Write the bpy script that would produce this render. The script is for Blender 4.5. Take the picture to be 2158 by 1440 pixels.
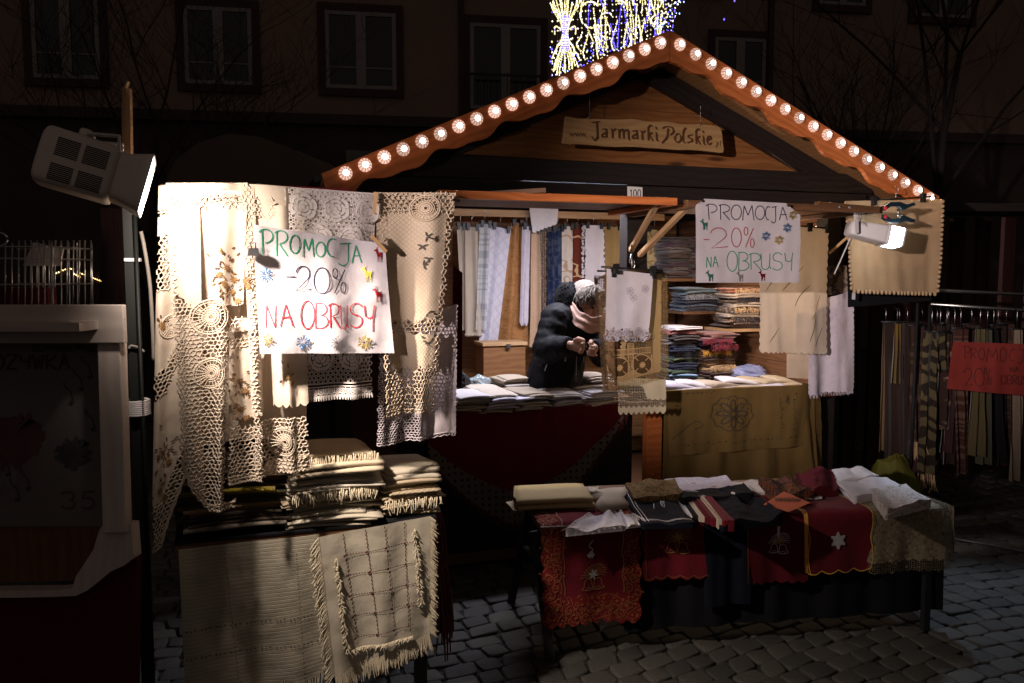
import bpy, math, random
from mathutils import Vector, Matrix, noise
V = Vector
R = math.radians
PI = math.pi
rnd = random.Random(7)
scene = bpy.context.scene
COL = scene.collection
for o in list(bpy.data.objects):
    bpy.data.objects.remove(o)

# ------------------------------------------------------------------ camera
# world axes: x along the front of the stall, y into the stall, z up; the gable tip stands over (0, 0)
CAM = V((-2.1585, -3.854, 1.60)); YAW = .3227; PITCH = .0843; FPX = 1678.0
cd = bpy.data.cameras.new('camera'); cam = bpy.data.objects.new('camera', cd); COL.objects.link(cam)
cam.location = CAM
cam.rotation_euler = (R(90) - PITCH, 0, -YAW)
cd.sensor_width = 36; cd.lens = FPX / 2158 * 36; cd.clip_start = .05; cd.clip_end = 300
scene.camera = cam
# ------------------------------------------------------------------ night sky, exposure
w = bpy.data.worlds.new('World'); scene.world = w; w.use_nodes = True
bg = w.node_tree.nodes['Background']
wt = w.node_tree; tc_ = wt.nodes.new('ShaderNodeTexCoord'); dt_ = wt.nodes.new('ShaderNodeVectorMath'); dt_.operation = 'DOT_PRODUCT'; dt_.inputs[1].default_value = (-.35, -.90, .12)
wt.links.new(tc_.outputs['Generated'], dt_.inputs[0]); mr_ = wt.nodes.new('ShaderNodeMapRange'); mr_.inputs[1].default_value = .1; mr_.inputs[2].default_value = 1; mr_.inputs[3].default_value = .026; mr_.inputs[4].default_value = .082   # glow of the rest of the market, behind the camera
wt.links.new(dt_.outputs['Value'], mr_.inputs[0]); wt.links.new(mr_.outputs[0], bg.inputs[1]); bg.inputs[0].default_value = (.95, .74, .64, 1)
scene.view_settings.view_transform = 'Standard'; scene.view_settings.look = 'None'
scene.view_settings.exposure = 0; scene.view_settings.gamma = 1
scene.cycles.use_denoising = True
scene.cycles.max_bounces = 6; scene.cycles.transparent_max_bounces = 24
scene.cycles.sample_clamp_indirect = 4
# a neighbouring stall's floodlight, to the left of the camera (its shadows are in the photograph)
FLOOD_W = 150; FLOOD_FILL = 42; NEIGH_W = 1600; RFLOOD_W = 48; TUBE_W = 44; WARM_W = 16

def spot(name, loc, aim, watts, size, blend, radius, col, parent=None):
    l = bpy.data.lights.new(name, 'SPOT'); l.energy = watts; l.spot_size = R(size); l.spot_blend = blend
    l.shadow_soft_size = radius; l.color = col
    o = bpy.data.objects.new(name, l); COL.objects.link(o); o.location = loc
    o.rotation_euler = V(aim).normalized().to_track_quat('-Z', 'Y').to_euler()
    return o
spot('neighbour_stall_light', (-4.3, -4.1, 2.05), V((.45, -.35, 1.70)) - V((-4.3, -4.1, 2.05)), NEIGH_W, 27, 1.0, .05, (1, .83, .80))

# ------------------------------------------------------------------ pixels of the photograph -> points on real planes
cyw, syw, cpt, spt = math.cos(YAW), math.sin(YAW), math.cos(PITCH), math.sin(PITCH)
RT = V((cyw, -syw, 0)); FW = V((syw * cpt, cyw * cpt, -spt)); UP = V((syw * spt, cyw * spt, cpt))
def ray(px, py): return RT * ((px - 1079) / FPX) - UP * ((py - 720) / FPX) + FW
def AY(px, py, y): d = ray(px, py); return CAM + d * ((y - CAM.y) / d.y)
def AZ(px, py, z): d = ray(px, py); return CAM + d * ((z - CAM.z) / d.z)
def AD(px, py, dep): return CAM + ray(px, py) * dep

# ------------------------------------------------------------------ objects, names, labels
def tag(o, label=None, cat=None, group=None, kind=None):
    if label: o['label'] = label
    if cat: o['category'] = cat
    if group: o['group'] = group
    if kind: o['kind'] = kind
    return o
def thing(name, label, cat, loc=(0, 0, 0), group=None):
    o = bpy.data.objects.new(name, None); COL.objects.link(o); o.location = loc; o.empty_display_size = .1
    return tag(o, label, cat, group)
def wloc(o):
    p = V((0, 0, 0))
    while o: p = p + o.location; o = o.parent
    return p
class MB:
    """collects faces for ONE mesh object"""
    def __init__(s): s.v = []; s.f = []; s.m = []; s.uv = []; s.sm = []; s.att = None
    def face(s, idx, uv=None, m=0, smooth=True):
        s.f.append(tuple(idx)); s.m.append(m); s.sm.append(smooth)
        s.uv.append(uv if uv else [(0, 0)] * len(idx))
    def add(s, vs): n = len(s.v); s.v += [V(x) for x in vs]; return n
    def beam(s, p0, p1, wd, th, up=(0, 0, 1), m=0):
        """a plank from p0 to p1, wd across, th along up"""
        p0, p1 = V(p0), V(p1); d = p1 - p0; L = d.length; d = d / L
        side = d.cross(V(up)).normalized(); u = side.cross(d).normalized()
        a, b = side * wd / 2, u * th / 2; o = rnd.random() * 7
        n = s.add([p0 - a - b, p0 + a - b, p0 + a + b, p0 - a + b, p1 - a - b, p1 + a - b, p1 + a + b, p1 - a + b])
        for q, W in (((0, 1, 5, 4), wd), ((1, 2, 6, 5), th), ((2, 3, 7, 6), wd), ((3, 0, 4, 7), th)):
            s.face([n + k for k in q], [(o, o), (o + W, o), (o + W, o + L), (o, o + L)], m, False)
        s.face([n + 3, n + 2, n + 1, n], [(o, o), (o + wd, o), (o + wd, o + th * .2), (o, o + th * .2)], m, False)
        s.face([n + 4, n + 5, n + 6, n + 7], [(o, o), (o + wd, o), (o + wd, o + th * .2), (o, o + th * .2)], m, False)
        return s
    def box(s, c, sx, sy, sz, m=0):
        c = V(c); return s.beam(c - V((sx / 2, 0, 0)), c + V((sx / 2, 0, 0)), sy, sz, m=m)
    def tube(s, path, r, n=6, m=0, cap=True, tex=1):
        path = [V(p) for p in path]; k = len(path); rs = r if isinstance(r, (list, tuple)) else [r] * k
        t0 = (path[1] - path[0]).normalized()
        ref = V((0, 0, 1)) if abs(t0.z) < .9 else V((1, 0, 0))
        a = t0.cross(ref).normalized(); base = None; rings = []; L = 0
        for i, p in enumerate(path):
            t = (path[min(i + 1, k - 1)] - path[max(i - 1, 0)])
            t = t.normalized() if t.length > 1e-9 else t0
            a = (a - t * a.dot(t)); a = a.normalized() if a.length > 1e-6 else t.orthogonal().normalized()
            b = t.cross(a)
            rings.append(s.add([p + (a * math.cos(2 * PI * j / n) + b * math.sin(2 * PI * j / n)) * rs[i] for j in range(n)]))
            if i: L += (p - path[i - 1]).length
            if i:
                q0, q1 = rings[i - 1], rings[i]; L0 = L - (p - path[i - 1]).length
                for j in range(n):
                    j2 = (j + 1) % n; c = 2 * PI * rs[i] / n
                    s.face((q0 + j, q0 + j2, q1 + j2, q1 + j), [(j * c, L0), ((j + 1) * c, L0), ((j + 1) * c, L), (j * c, L)], m)
        if cap:
            s.face([rings[0] + j for j in range(n)][::-1], None, m, False); s.face([rings[-1] + j for j in range(n)], None, m, False)
        return s
    def lathe(s, base, axis, prof, n=14, m=0):
        """prof = [(radius, height along axis)]"""
        axis = V(axis).normalized(); a = axis.orthogonal().normalized(); b = axis.cross(a); base = V(base); prev = None
        for (r, h) in prof:
            q = s.add([base + axis * h + (a * math.cos(2 * PI * j / n) + b * math.sin(2 * PI * j / n)) * max(r, 1e-4) for j in range(n)])
            if prev is not None:
                for j in range(n):
                    j2 = (j + 1) % n; s.face((prev + j, prev + j2, q + j2, q + j), [(j / n, 0), ((j + 1) / n, 0), ((j + 1) / n, 1), (j / n, 1)], m)
            prev = q
        return s
    def prism(s, poly, o, ax, ay, th, m=0):
        """2-d outline poly set in the plane (o, ax, ay), thickness th along ax x ay (th of 0: one face)"""
        o, ax, ay = V(o), V(ax), V(ay); nz = ax.cross(ay).normalized(); n = len(poly)
        a = s.add([o + ax * p[0] + ay * p[1] for p in poly]); s.face(range(a, a + n), [(p[0], p[1]) for p in poly], m, False)
        if th:
            b = s.add([o + ax * p[0] + ay * p[1] - nz * th for p in poly]); s.face(range(b + n - 1, b - 1, -1), [(p[0], p[1]) for p in poly[::-1]], m, False)
            for i in range(n):
                j = (i + 1) % n; s.face((a + j, a + i, b + i, b + j), [(poly[j][0], 0), (poly[i][0], 0), (poly[i][0], th), (poly[j][0], th)], m, False)
        return s
    def sphere(s, c, r, n=8, k=5, m=0, sq=(1, 1, 1)):
        c = V(c); prev = None
        for i in range(k + 1):
            t = PI * i / k
            q = s.add([c + V((r * sq[0] * math.sin(t) * math.cos(2 * PI * j / n), r * sq[1] * math.sin(t) * math.sin(2 * PI * j / n), r * sq[2] * math.cos(t))) for j in range(n)])
            if prev is not None:
                for j in range(n): s.face((prev + j, q + j, q + (j + 1) % n, prev + (j + 1) % n), None, m)
            prev = q
        return s
    def loft(s, rings, m=0, cap=True, uvk=1):
        """rings = lists of equally many points"""
        n = len(rings[0]); prev = None
        for i, rg in enumerate(rings):
            q = s.add(rg)
            if prev is not None:
                for j in range(n):
                    j2 = (j + 1) % n
                    s.face((prev + j, prev + j2, q + j2, q + j), [(uvk * j / n, i * .03), (uvk * (j + 1) / n, i * .03), (uvk * (j + 1) / n, i * .03 + .03), (uvk * j / n, i * .03 + .03)], m)
            prev = q
        if cap:
            k = len(s.v) - n * len(rings)
            s.face([k + j for j in range(n)][::-1], None, m); s.face([prev + j for j in range(n)], None, m)
        return s
    def build(s, name, mat, parent=None, label=None, cat=None, group=None, kind=None, origin='auto', bevel=0):
        if parent is not None: org = wloc(parent)
        elif origin == 'auto' and s.v:
            xs = [p.x for p in s.v]; ys = [p.y for p in s.v]; zs = [p.z for p in s.v]
            org = V(((min(xs) + max(xs)) / 2, (min(ys) + max(ys)) / 2, min(zs)))
        else: org = V((0, 0, 0))
        me = bpy.data.meshes.new(name)
        me.from_pydata([tuple(p - org) for p in s.v], [], s.f)
        for mm in (mat if isinstance(mat, (list, tuple)) else [mat]): me.materials.append(mm)
        me.polygons.foreach_set('material_index', s.m); me.polygons.foreach_set('use_smooth', s.sm)
        ul = me.uv_layers.new(name='UVMap'); flat = []
        for q in s.uv:
            for c in q: flat += [c[0], c[1]]
        ul.data.foreach_set('uv', flat)
        if s.att:
            at = me.attributes.new('lace', 'FLOAT', 'POINT'); at.data.foreach_set('value', s.att + [0.0] * (len(s.v) - len(s.att)))
        me.update()
        o = bpy.data.objects.new(name, me); COL.objects.link(o)
        if parent is not None: o.parent = parent
        else: o.location = org
        if bevel:
            b = o.modifiers.new('bevel', 'BEVEL'); b.width = bevel; b.segments = 2; b.limit_method = 'ANGLE'; b.angle_limit = R(40)
        return tag(o, label, cat, group, kind)

# ------------------------------------------------------------------ materials (all procedural)
class NT:
    def __init__(s, name):
        s.mat = bpy.data.materials.new(name); s.mat.use_nodes = True; s.nt = s.mat.node_tree; s.nt.nodes.clear()
        s.out = s.n('ShaderNodeOutputMaterial')
    def n(s, t, **kw):
        nd = s.nt.nodes.new(t)
        for k, v in kw.items():
            if k.startswith('i_'):
                k = k[2:]; k = int(k) if k.isdigit() else k.replace('_', ' ')
                if isinstance(v, bpy.types.NodeSocket): s.nt.links.new(v, nd.inputs[k])
                else: nd.inputs[k].default_value = v
            else: setattr(nd, k, v)
        return nd
    def math(s, op, a, b=0.0, c=0.0, clamp=False):
        nd = s.n('ShaderNodeMath', operation=op, use_clamp=clamp)
        for i, x in enumerate((a, b, c)):
            if isinstance(x, bpy.types.NodeSocket): s.nt.links.new(x, nd.inputs[i])
            else: nd.inputs[i].default_value = x
        return nd.outputs[0]
    def mix(s, f, a, b):
        nd = s.n('ShaderNodeMix', data_type='RGBA')
        for i, x in ((0, f), (6, a), (7, b)):
            if isinstance(x, bpy.types.NodeSocket): s.nt.links.new(x, nd.inputs[i])
            else: nd.inputs[i].default_value = (tuple(x) + (1,) if i > 5 and len(x) == 3 else x) if i > 5 else x
        return nd.outputs[2]
    def uv(s, sx=1, sy=1, rot=0):
        u = s.n('ShaderNodeUVMap'); mp = s.n('ShaderNodeMapping', i_Vector=u.outputs[0]); mp.inputs['Scale'].default_value = (sx, sy, 1); mp.inputs['Rotation'].default_value = (0, 0, rot)
        return mp.outputs[0]
    def xy(s, vec):
        sp = s.n('ShaderNodeSeparateXYZ', i_0=vec); return sp.outputs[0], sp.outputs[1]
    def noise(s, vec, sc, det=3, rough=.55, dist=0.0): return s.n('ShaderNodeTexNoise', i_Vector=vec, i_Scale=sc, i_Detail=det, i_Roughness=rough, i_Distortion=dist).outputs[0]
    def vor(s, vec, sc, rand=1.0, feat='F1'): return s.n('ShaderNodeTexVoronoi', feature=feat, i_Vector=vec, i_Scale=sc, i_Randomness=rand).outputs[0]
    def ramp(s, x, lo, hi): return s.n('ShaderNodeMapRange', i_0=x, i_1=lo, i_2=hi).outputs[0]
    def obj(s): return s.n('ShaderNodeTexCoord').outputs['Object']
    def bump(s, h, st=.3, dist=.01): return s.n('ShaderNodeBump', i_Height=h, i_Strength=st, i_Distance=dist).outputs[0]
    def done(s, sh): s.nt.links.new(sh, s.out.inputs[0]); return s.mat
    def pbr(s, col, rough=.8, metal=0.0, nrm=None, spec=.3, **kw):
        nd = s.n('ShaderNodeBsdfPrincipled')
        for k, x in (('Base Color', col), ('Roughness', rough), ('Metallic', metal), ('Specular IOR Level', spec), ('Normal', nrm)) + tuple(kw.items()):
            if x is None: continue
            if isinstance(x, bpy.types.NodeSocket): s.nt.links.new(x, nd.inputs[k])
            else: nd.inputs[k].default_value = (tuple(x) + (1,)) if isinstance(x, (tuple, list)) and len(x) == 3 else x
        return nd.outputs[0]
def sc3(c, k): return tuple(min(1, x * k) for x in c)
MATS = {}
def plain(name, col, rough=.6, metal=0.0, var=.25, scale=30, spec=.3, bump=.1):
    if name in MATS: return MATS[name]
    t = NT(name); p = t.obj(); n = t.noise(p, scale, 4)
    MATS[name] = t.done(t.pbr(t.mix(n, sc3(col, 1 - var), sc3(col, 1 + var)), t.ramp(n, -.2 / max(rough, .1), 1.2) if 0 else rough, metal, t.bump(n, bump, .004), spec)); return MATS[name]
def wood(name, col, col2, rough=.5, grain=1.0, knots=True, bump=.25):
    if name in MATS: return MATS[name]
    t = NT(name); a = t.uv(26, 1.4); n1 = t.noise(a, 1.6, 5, .6, .6); b = t.uv(110, 3); n2 = t.noise(b, 1, 3)
    x, y = t.xy(t.uv(1, 1)); big = t.noise(t.uv(4, 1), 1.3, 2)
    ringv = t.math('SINE', t.math('ADD', t.math('MULTIPLY', x, 160), t.math('MULTIPLY', t.noise(t.uv(3, 1.2), 1.5, 3), 26)))
    g = t.math('ADD', t.math('MULTIPLY', t.ramp(ringv, -1, 1), .35), t.math('MULTIPLY', n1, .65))
    c = t.mix(t.ramp(g, .2, .8), col, col2); c = t.mix(t.math('MULTIPLY', t.ramp(n2, .55, .8), .35), c, sc3(col2, .5)); c = t.mix(t.math('MULTIPLY', big, .3), c, sc3(col, .75))
    if knots:
        k = t.vor(t.uv(7, 1.6), 1.0, 1.0); c = t.mix(t.ramp(k, .13, .05), c, sc3(col2, .35))
    MATS[name] = t.done(t.pbr(c, rough, 0, t.bump(g, bump, .002), .35)); return MATS[name]
def emit(name, col, st):
    if name in MATS: return MATS[name]
    t = NT(name); e = t.n('ShaderNodeEmission', i_0=tuple(col) + (1,), i_1=st); MATS[name] = t.done(e.outputs[0]); return MATS[name]

def pattern(t, kind, k=1.0):
    """0..1 figure in the cloth's own surface coordinates (metres)"""
    if kind == 'swirl':
        d = t.vor(t.uv(9 * k, 9 * k), 1.0, .8); n = t.noise(t.uv(1, 1), 7 * k, 2); r = t.math('SINE', t.math('ADD', t.math('MULTIPLY', d, 17), t.math('MULTIPLY', n, 9)))
        return t.ramp(r, .72, .9)
    if kind == 'damask':
        return t.ramp(t.noise(t.uv(1, 1), 16 * k, 2, .5, 2.2), .5, .56)
    if kind == 'lattice':
        x, y = t.xy(t.uv(190 * k, 190 * k, .785)); return t.ramp(t.math('MAXIMUM', t.math('SINE', x), t.math('SINE', y)), .55, .95)
    if kind == 'stripe':
        x, y = t.xy(t.uv(1, 1)); return t.ramp(t.math('SINE', t.math('MULTIPLY', y, 95 * k)), .2, .5)
    if kind == 'bands':
        x, y = t.xy(t.uv(1, 1)); n = t.n('ShaderNodeTexNoise', noise_dimensions='1D', i_W=y, i_Scale=26 * k, i_Detail=2.0).outputs[0]; return t.ramp(n, .5, .53)
    if kind == 'zebra':
        x, y = t.xy(t.uv(1, 1)); n = t.noise(t.uv(3, 1), 5 * k, 2); return t.ramp(t.math('SINE', t.math('ADD', t.math('MULTIPLY', y, 70 * k), t.math('MULTIPLY', n, 14))), -.1, .15)
    if kind == 'dots':
        return t.ramp(t.vor(t.uv(34 * k, 34 * k), 1, .15), .26, .20)
    if kind == 'floral':
        d = t.vor(t.uv(20 * k, 20 * k), 1, 1); n = t.noise(t.uv(1, 1), 60 * k, 2); return t.math('MULTIPLY', t.ramp(d, .42, .3), t.ramp(n, .42, .5))
    if kind == 'tile':
        d = t.vor(t.uv(16 * k, 16 * k), 1, 0.0); x = t.math('SINE', t.math('MULTIPLY', d, 26)); return t.ramp(x, .1, .5)
    if kind == 'ribs':
        x, y = t.xy(t.uv(1, 1)); n = t.noise(t.uv(3, 14), 2, 2); s1 = t.math('SINE', t.math('ADD', t.math('MULTIPLY', y, 150 * k), t.math('MULTIPLY', n, 5))); return t.ramp(s1, .75, .98)
    return None
def thread(t, kind, k=1.0):
    """1 where there is thread, 0 in the holes of the lace"""
    if kind == 'net':
        return t.ramp(t.vor(t.uv(66 * k, 78 * k), 1, .45, 'DISTANCE_TO_EDGE'), .125, .08)
    if kind == 'crochet':
        u = t.uv(1, 1); n = t.n('ShaderNodeTexNoise', i_Vector=u, i_Scale=13.0); mv = t.n('ShaderNodeMix', data_type='VECTOR'); t.nt.links.new(u, mv.inputs[4]); t.nt.links.new(n.outputs[1], mv.inputs[5]); mv.inputs[0].default_value = .025
        st_ = t.n('ShaderNodeMapping', i_Vector=mv.outputs[1]); st_.inputs['Scale'].default_value = (.82, 1.12, 1)
        a = t.vor(st_.outputs[0], 62 * k, .5, 'DISTANCE_TO_EDGE'); d = t.vor(t.uv(7.5 * k, 7.5 * k), 1, .6); ring = t.ramp(t.math('SINE', t.math('MULTIPLY', d, 46)), .1, .4)
        solid = t.math('MULTIPLY', ring, t.ramp(d, .36, .30)); return t.math('MAXIMUM', t.ramp(a, .125, .075), solid)
    if kind == 'rose':
        d = t.vor(t.uv(6.6 * k, 6.0 * k), 1, .35); wv = t.noise(t.uv(1, 1), 30 * k, 2)
        rose = t.ramp(t.math('SINE', t.math('ADD', t.math('MULTIPLY', d, 85), t.math('MULTIPLY', wv, 16))), -1.0, -.84)
        e = t.vor(t.uv(66 * k, 66 * k), 1, 0.12); rg = t.math('MULTIPLY', t.ramp(e, .33, .36), t.ramp(e, .51, .48))
        inside = t.ramp(t.math('ADD', d, t.math('MULTIPLY', wv, .12)), .50, .46); a = t.math('MULTIPLY', rose, inside); b = t.math('MULTIPLY', rg, t.math('SUBTRACT', 1.0, inside)); return t.math('MAXIMUM', a, b)
    if kind == 'rings':
        e = t.vor(t.uv(40 * k, 40 * k), 1, .5); return t.math('MULTIPLY', t.ramp(e, .25, .30), t.ramp(e, .60, .56))
    if kind == 'sheer':
        f = t.noise(t.uv(1, 1), 26 * k, 3, .5, 1.0); x, y = t.xy(t.uv(1, 1)); net = t.vor(t.uv(130 * k, 130 * k), 1, .3, 'DISTANCE_TO_EDGE'); return t.math('MAXIMUM', t.ramp(f, .47, .52), t.ramp(net, .2, .14))
def cloth(name, col, col2=None, pat=None, k=1.0, lace=None, lk=1.0, rough=.9, trans=.15, weave=1.0, sheen=.0, pbump=.25, metal2=False, att=False):
    """woven or crocheted cloth; lace cuts real holes; att: lace only where the mesh says so"""
    if name in MATS: return MATS[name]
    t = NT(name); u = t.uv(1, 1); n = t.noise(u, 14, 4); fine = t.noise(t.uv(420, 420), 1, 2, .6)
    c = t.mix(n, sc3(col, .86), sc3(col, 1.08)); c = t.mix(t.math('MULTIPLY', fine, .22), c, sc3(col, .6))
    h = t.math('ADD', t.math('MULTIPLY', fine, .5 * weave), t.math('MULTIPLY', t.noise(u, 55, 3), .8)); m2 = 0.0
    if pat:
        p = pattern(t, pat, k); c = t.mix(p, c, col2); h = t.math('ADD', h, t.math('MULTIPLY', p, pbump * 4))
        if metal2: m2 = p
    if lace:
        th = thread(t, lace, lk) if lace != 'cut' else 1.0
        if att:
            a = t.n('ShaderNodeAttribute', attribute_name='lace').outputs['Fac']; edge = t.math('ADD', a, t.math('MULTIPLY', t.math('SUBTRACT', t.noise(u, 60, 1), .5), .25)); zone = t.ramp(edge, .45, .55)
            th = t.math('SUBTRACT', 1.0, zone) if lace == 'cut' else t.math('MAXIMUM', th, t.math('SUBTRACT', 1.0, zone)); c = t.mix(t.math('MULTIPLY', zone, .35), c, sc3(col, .72))
        h = t.math('ADD', h, t.math('MULTIPLY', th, 2.2))
    nrm = t.bump(h, .5, .0022)
    sh = t.pbr(c, rough, m2, nrm, .15 if not metal2 else .4, **({'Sheen Weight': sheen} if sheen else {}))
    if trans:
        tr = t.n('ShaderNodeBsdfTranslucent', i_Color=c, i_Normal=nrm); mx = t.n('ShaderNodeMixShader', i_0=trans); t.nt.links.new(sh, mx.inputs[1]); t.nt.links.new(tr.outputs[0], mx.inputs[2]); sh = mx.outputs[0]
    if lace:
        tp = t.n('ShaderNodeBsdfTransparent'); mx = t.n('ShaderNodeMixShader', i_0=th); t.nt.links.new(tp.outputs[0], mx.inputs[1]); t.nt.links.new(sh, mx.inputs[2]); sh = mx.outputs[0]
    MATS[name] = t.done(sh); return MATS[name]

# ------------------------------------------------------------------ hanging cloth
def lerp(a, b, t): return a + (b - a) * t
class Sheet:
    """a cloth surface: four corners in space, folds pushed out of the plane, shaped edges. a, b run 0..1 across and down"""
    def __init__(s, quad, y=None, folds=2.0, amp=.02, amp0=.3, phase=0.0, crumple=.006, seed=0, out=None, scal=None, side=None, belly=0, prof=None):
        ys = y if isinstance(y, (list, tuple)) else [y] * 4
        s.px = quad; s.c = [AY(q[0], q[1], yy) for q, yy in zip(quad, ys)] if y is not None else [V(q) for q in quad]
        s.W = max(.01, ((s.c[1] - s.c[0]).length + (s.c[2] - s.c[3]).length) / 2); s.H = max(.01, ((s.c[3] - s.c[0]).length + (s.c[2] - s.c[1]).length) / 2)
        n = (s.c[3] - s.c[0]).cross(s.c[1] - s.c[0])
        s.out = V(out) if out else (n.normalized() if n.length > 1e-9 else V((0, -1, 0)))
        if not out and s.out.y > 0: s.out = -s.out
        s.folds, s.amp, s.amp0, s.phase, s.cr, s.seed, s.scal, s.side, s.belly, s.prof = folds, amp, amp0, phase, crumple, seed, scal, side, belly, prof
    def at(s, a, b, off=0.0):
        c = s.c; p = c[0].lerp(c[1], a).lerp(c[3].lerp(c[2], a), b)
        f = s.folds; ph = s.phase
        d = math.sin(2 * PI * f * a + ph + .7 * math.sin(3 * b + ph)) + .45 * math.sin(2 * PI * f * 1.73 * a + 2.1 * ph + 1.3 * b)
        d *= s.amp * lerp(s.amp0, 1, min(1, b * 1.2))
        q = V((a * s.W * 5 + s.seed * 7.1, b * s.H * 5, s.seed * 3.3))
        d += s.cr * (noise.noise(q) + .6 * noise.noise(q * 2.7) + .22 * noise.noise(q * 7.0)) + s.amp * .9 * noise.noise(V((a * s.W * 15, b * s.H * 2.0 + s.seed, s.seed * 3.1))) * min(1, .35 + b)
        d += s.belly * math.sin(PI * min(1, max(0, a))) * b
        p = p + s.out * (d + off)
        p = p + (c[1] - c[0]).normalized() * (s.amp * .35 * math.cos(2 * PI * f * a + ph) * b)
        return p
    def edge(s, a, b):
        if s.prof: b = b * s.prof(a)
        if s.scal:
            k, am = s.scal; b = b * (1 + (abs(math.sin(PI * k * a)) - .5) * am / s.H)
        if s.side:
            k, am = s.side; wv = (abs(math.sin(PI * k * b)) - .5) * am / s.W; a = a + wv * (2 * a - 1)
        return a, b
    def mesh(s, nu=36, nv=44, lace=None, mb=None):
        mb = mb or MB(); n = len(mb.v); vs = []; at = []
        for j in range(nv + 1):
            for i in range(nu + 1):
                a, b = s.edge(i / nu, j / nv); vs.append(s.at(a, b))
                if lace: at.append(float(lace(i / nu, j / nv, a * s.W, b * s.H)))
        mb.add(vs)
        if lace: mb.att = (mb.att or [0.0] * n) + at
        for j in range(nv):
            for i in range(nu):
                q = [n + j * (nu + 1) + i, n + j * (nu + 1) + i + 1, n + (j + 1) * (nu + 1) + i + 1, n + (j + 1) * (nu + 1) + i]
                uv = [(s.edge(x / nu, y / nv)) for x, y in ((i, j), (i + 1, j), (i + 1, j + 1), (i, j + 1))]
                mb.face(q, [(p[0] * s.W, -p[1] * s.H) for p in uv])
        return mb
    def inv(s, x, y):
        """where the photograph's pixel lies on the sheet"""
        a = b = .5; P = [V((q[0], q[1])) for q in s.px]; t = V((x, y))
        for _ in range(12):
            f = P[0].lerp(P[1], a).lerp(P[3].lerp(P[2], a), b); e = t - f
            da = (P[1] - P[0]).lerp(P[2] - P[3], b); db = (P[3] - P[0]).lerp(P[2] - P[1], a); D = da.x * db.y - da.y * db.x
            if abs(D) < 1e-9: break
            a += (e.x * db.y - e.y * db.x) / D; b += (da.x * e.y - da.y * e.x) / D
        return a, b
    def poly(s, mb, pts, off=.003, m=0):
        """a small flat figure (a, b) laid on the cloth"""
        n = mb.add([s.at(p[0], p[1], off) for p in pts]); cx = sum(p[0] for p in pts) / len(pts); cy = sum(p[1] for p in pts) / len(pts)
        c = mb.add([s.at(cx, cy, off + .0008)])
        for i in range(len(pts)): mb.face((c, n + i, n + (i + 1) % len(pts)), None, m)
    def leaf(s, mb, x, y, L, wd, ang, off=.003, m=0):
        """petal in metres on the sheet at (x, y) from the top left"""
        pts = []
        for k in range(8):
            t = 2 * PI * k / 8; u = (math.cos(t) * .5 + .5) * L; v = math.sin(t) * wd / 2 * (1 - .35 * math.cos(t))
            pts.append(((x + u * math.cos(ang) - v * math.sin(ang)) / s.W, (y + u * math.sin(ang) + v * math.cos(ang)) / s.H))
        s.poly(mb, pts, off, m)
    def stroke(s, mb, pts, wd, off=.0025, m=0, nib=None):
        """pen line through (a, b) points; wd in metres; nib = angle of a broad pen"""
        P = [(p[0] * s.W, p[1] * s.H) for p in pts]; rows = []
        if len(P) <= 7: P = [P[0]] + [tuple(lerp(a_[c], b_[c], t) for c in (0, 1)) for a_, b_ in zip(P, P[1:]) for t in (.08, .35, .65, .92, 1)]
        for i, p in enumerate(P):
            q0, q1 = P[max(0, i - 1)], P[min(len(P) - 1, i + 1)]; dx, dy = q1[0] - q0[0], q1[1] - q0[1]; L = math.hypot(dx, dy) or 1
            nx, ny = (-dy / L, dx / L) if nib is None else (math.cos(nib), math.sin(nib))
            rows.append(mb.add([s.at((p[0] + nx * wd / 2) / s.W, (p[1] + ny * wd / 2) / s.H, off), s.at((p[0] - nx * wd / 2) / s.W, (p[1] - ny * wd / 2) / s.H, off)]))
        for r0, r1 in zip(rows, rows[1:]): mb.face((r0, r0 + 1, r1 + 1, r1), None, m, False)
def fringe(s, n, L, r=.002, mb=None, b=1.0, edge='bottom', seed=1, curl=.25):
    """loose threads along an edge of a sheet"""
    mb = mb or MB(); q = random.Random(seed)
    for i in range(n):
        t = (i + .5 + q.uniform(-.3, .3)) / n
        if edge == 'bottom': a, bb = s.edge(t, b); dirv = (s.c[3] - s.c[0]).normalized()
        elif edge == 'left': a, bb = 0, t; dirv = ((s.c[0] - s.c[1]).normalized() + V((0, 0, -.9))).normalized()
        else: a, bb = 1, t; dirv = ((s.c[1] - s.c[0]).normalized() + V((0, 0, -.9))).normalized()
        p = s.at(a, bb); l = L * q.uniform(.7, 1.15); sw = V((q.uniform(-1, 1), q.uniform(-1, .6), q.uniform(-.3, .3))) * curl
        path = [p, p + (dirv + sw * .3).normalized() * l * .35, p + (dirv + sw * .6).normalized() * l * .7 + V((0, 0, -.02 * l)), p + (dirv + sw).normalized() * l + V((0, 0, -.1 * l))]
        mb.tube(path, [r * .8, r, r * 1.1, r * .6], 4, cap=False)
    return mb

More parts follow.
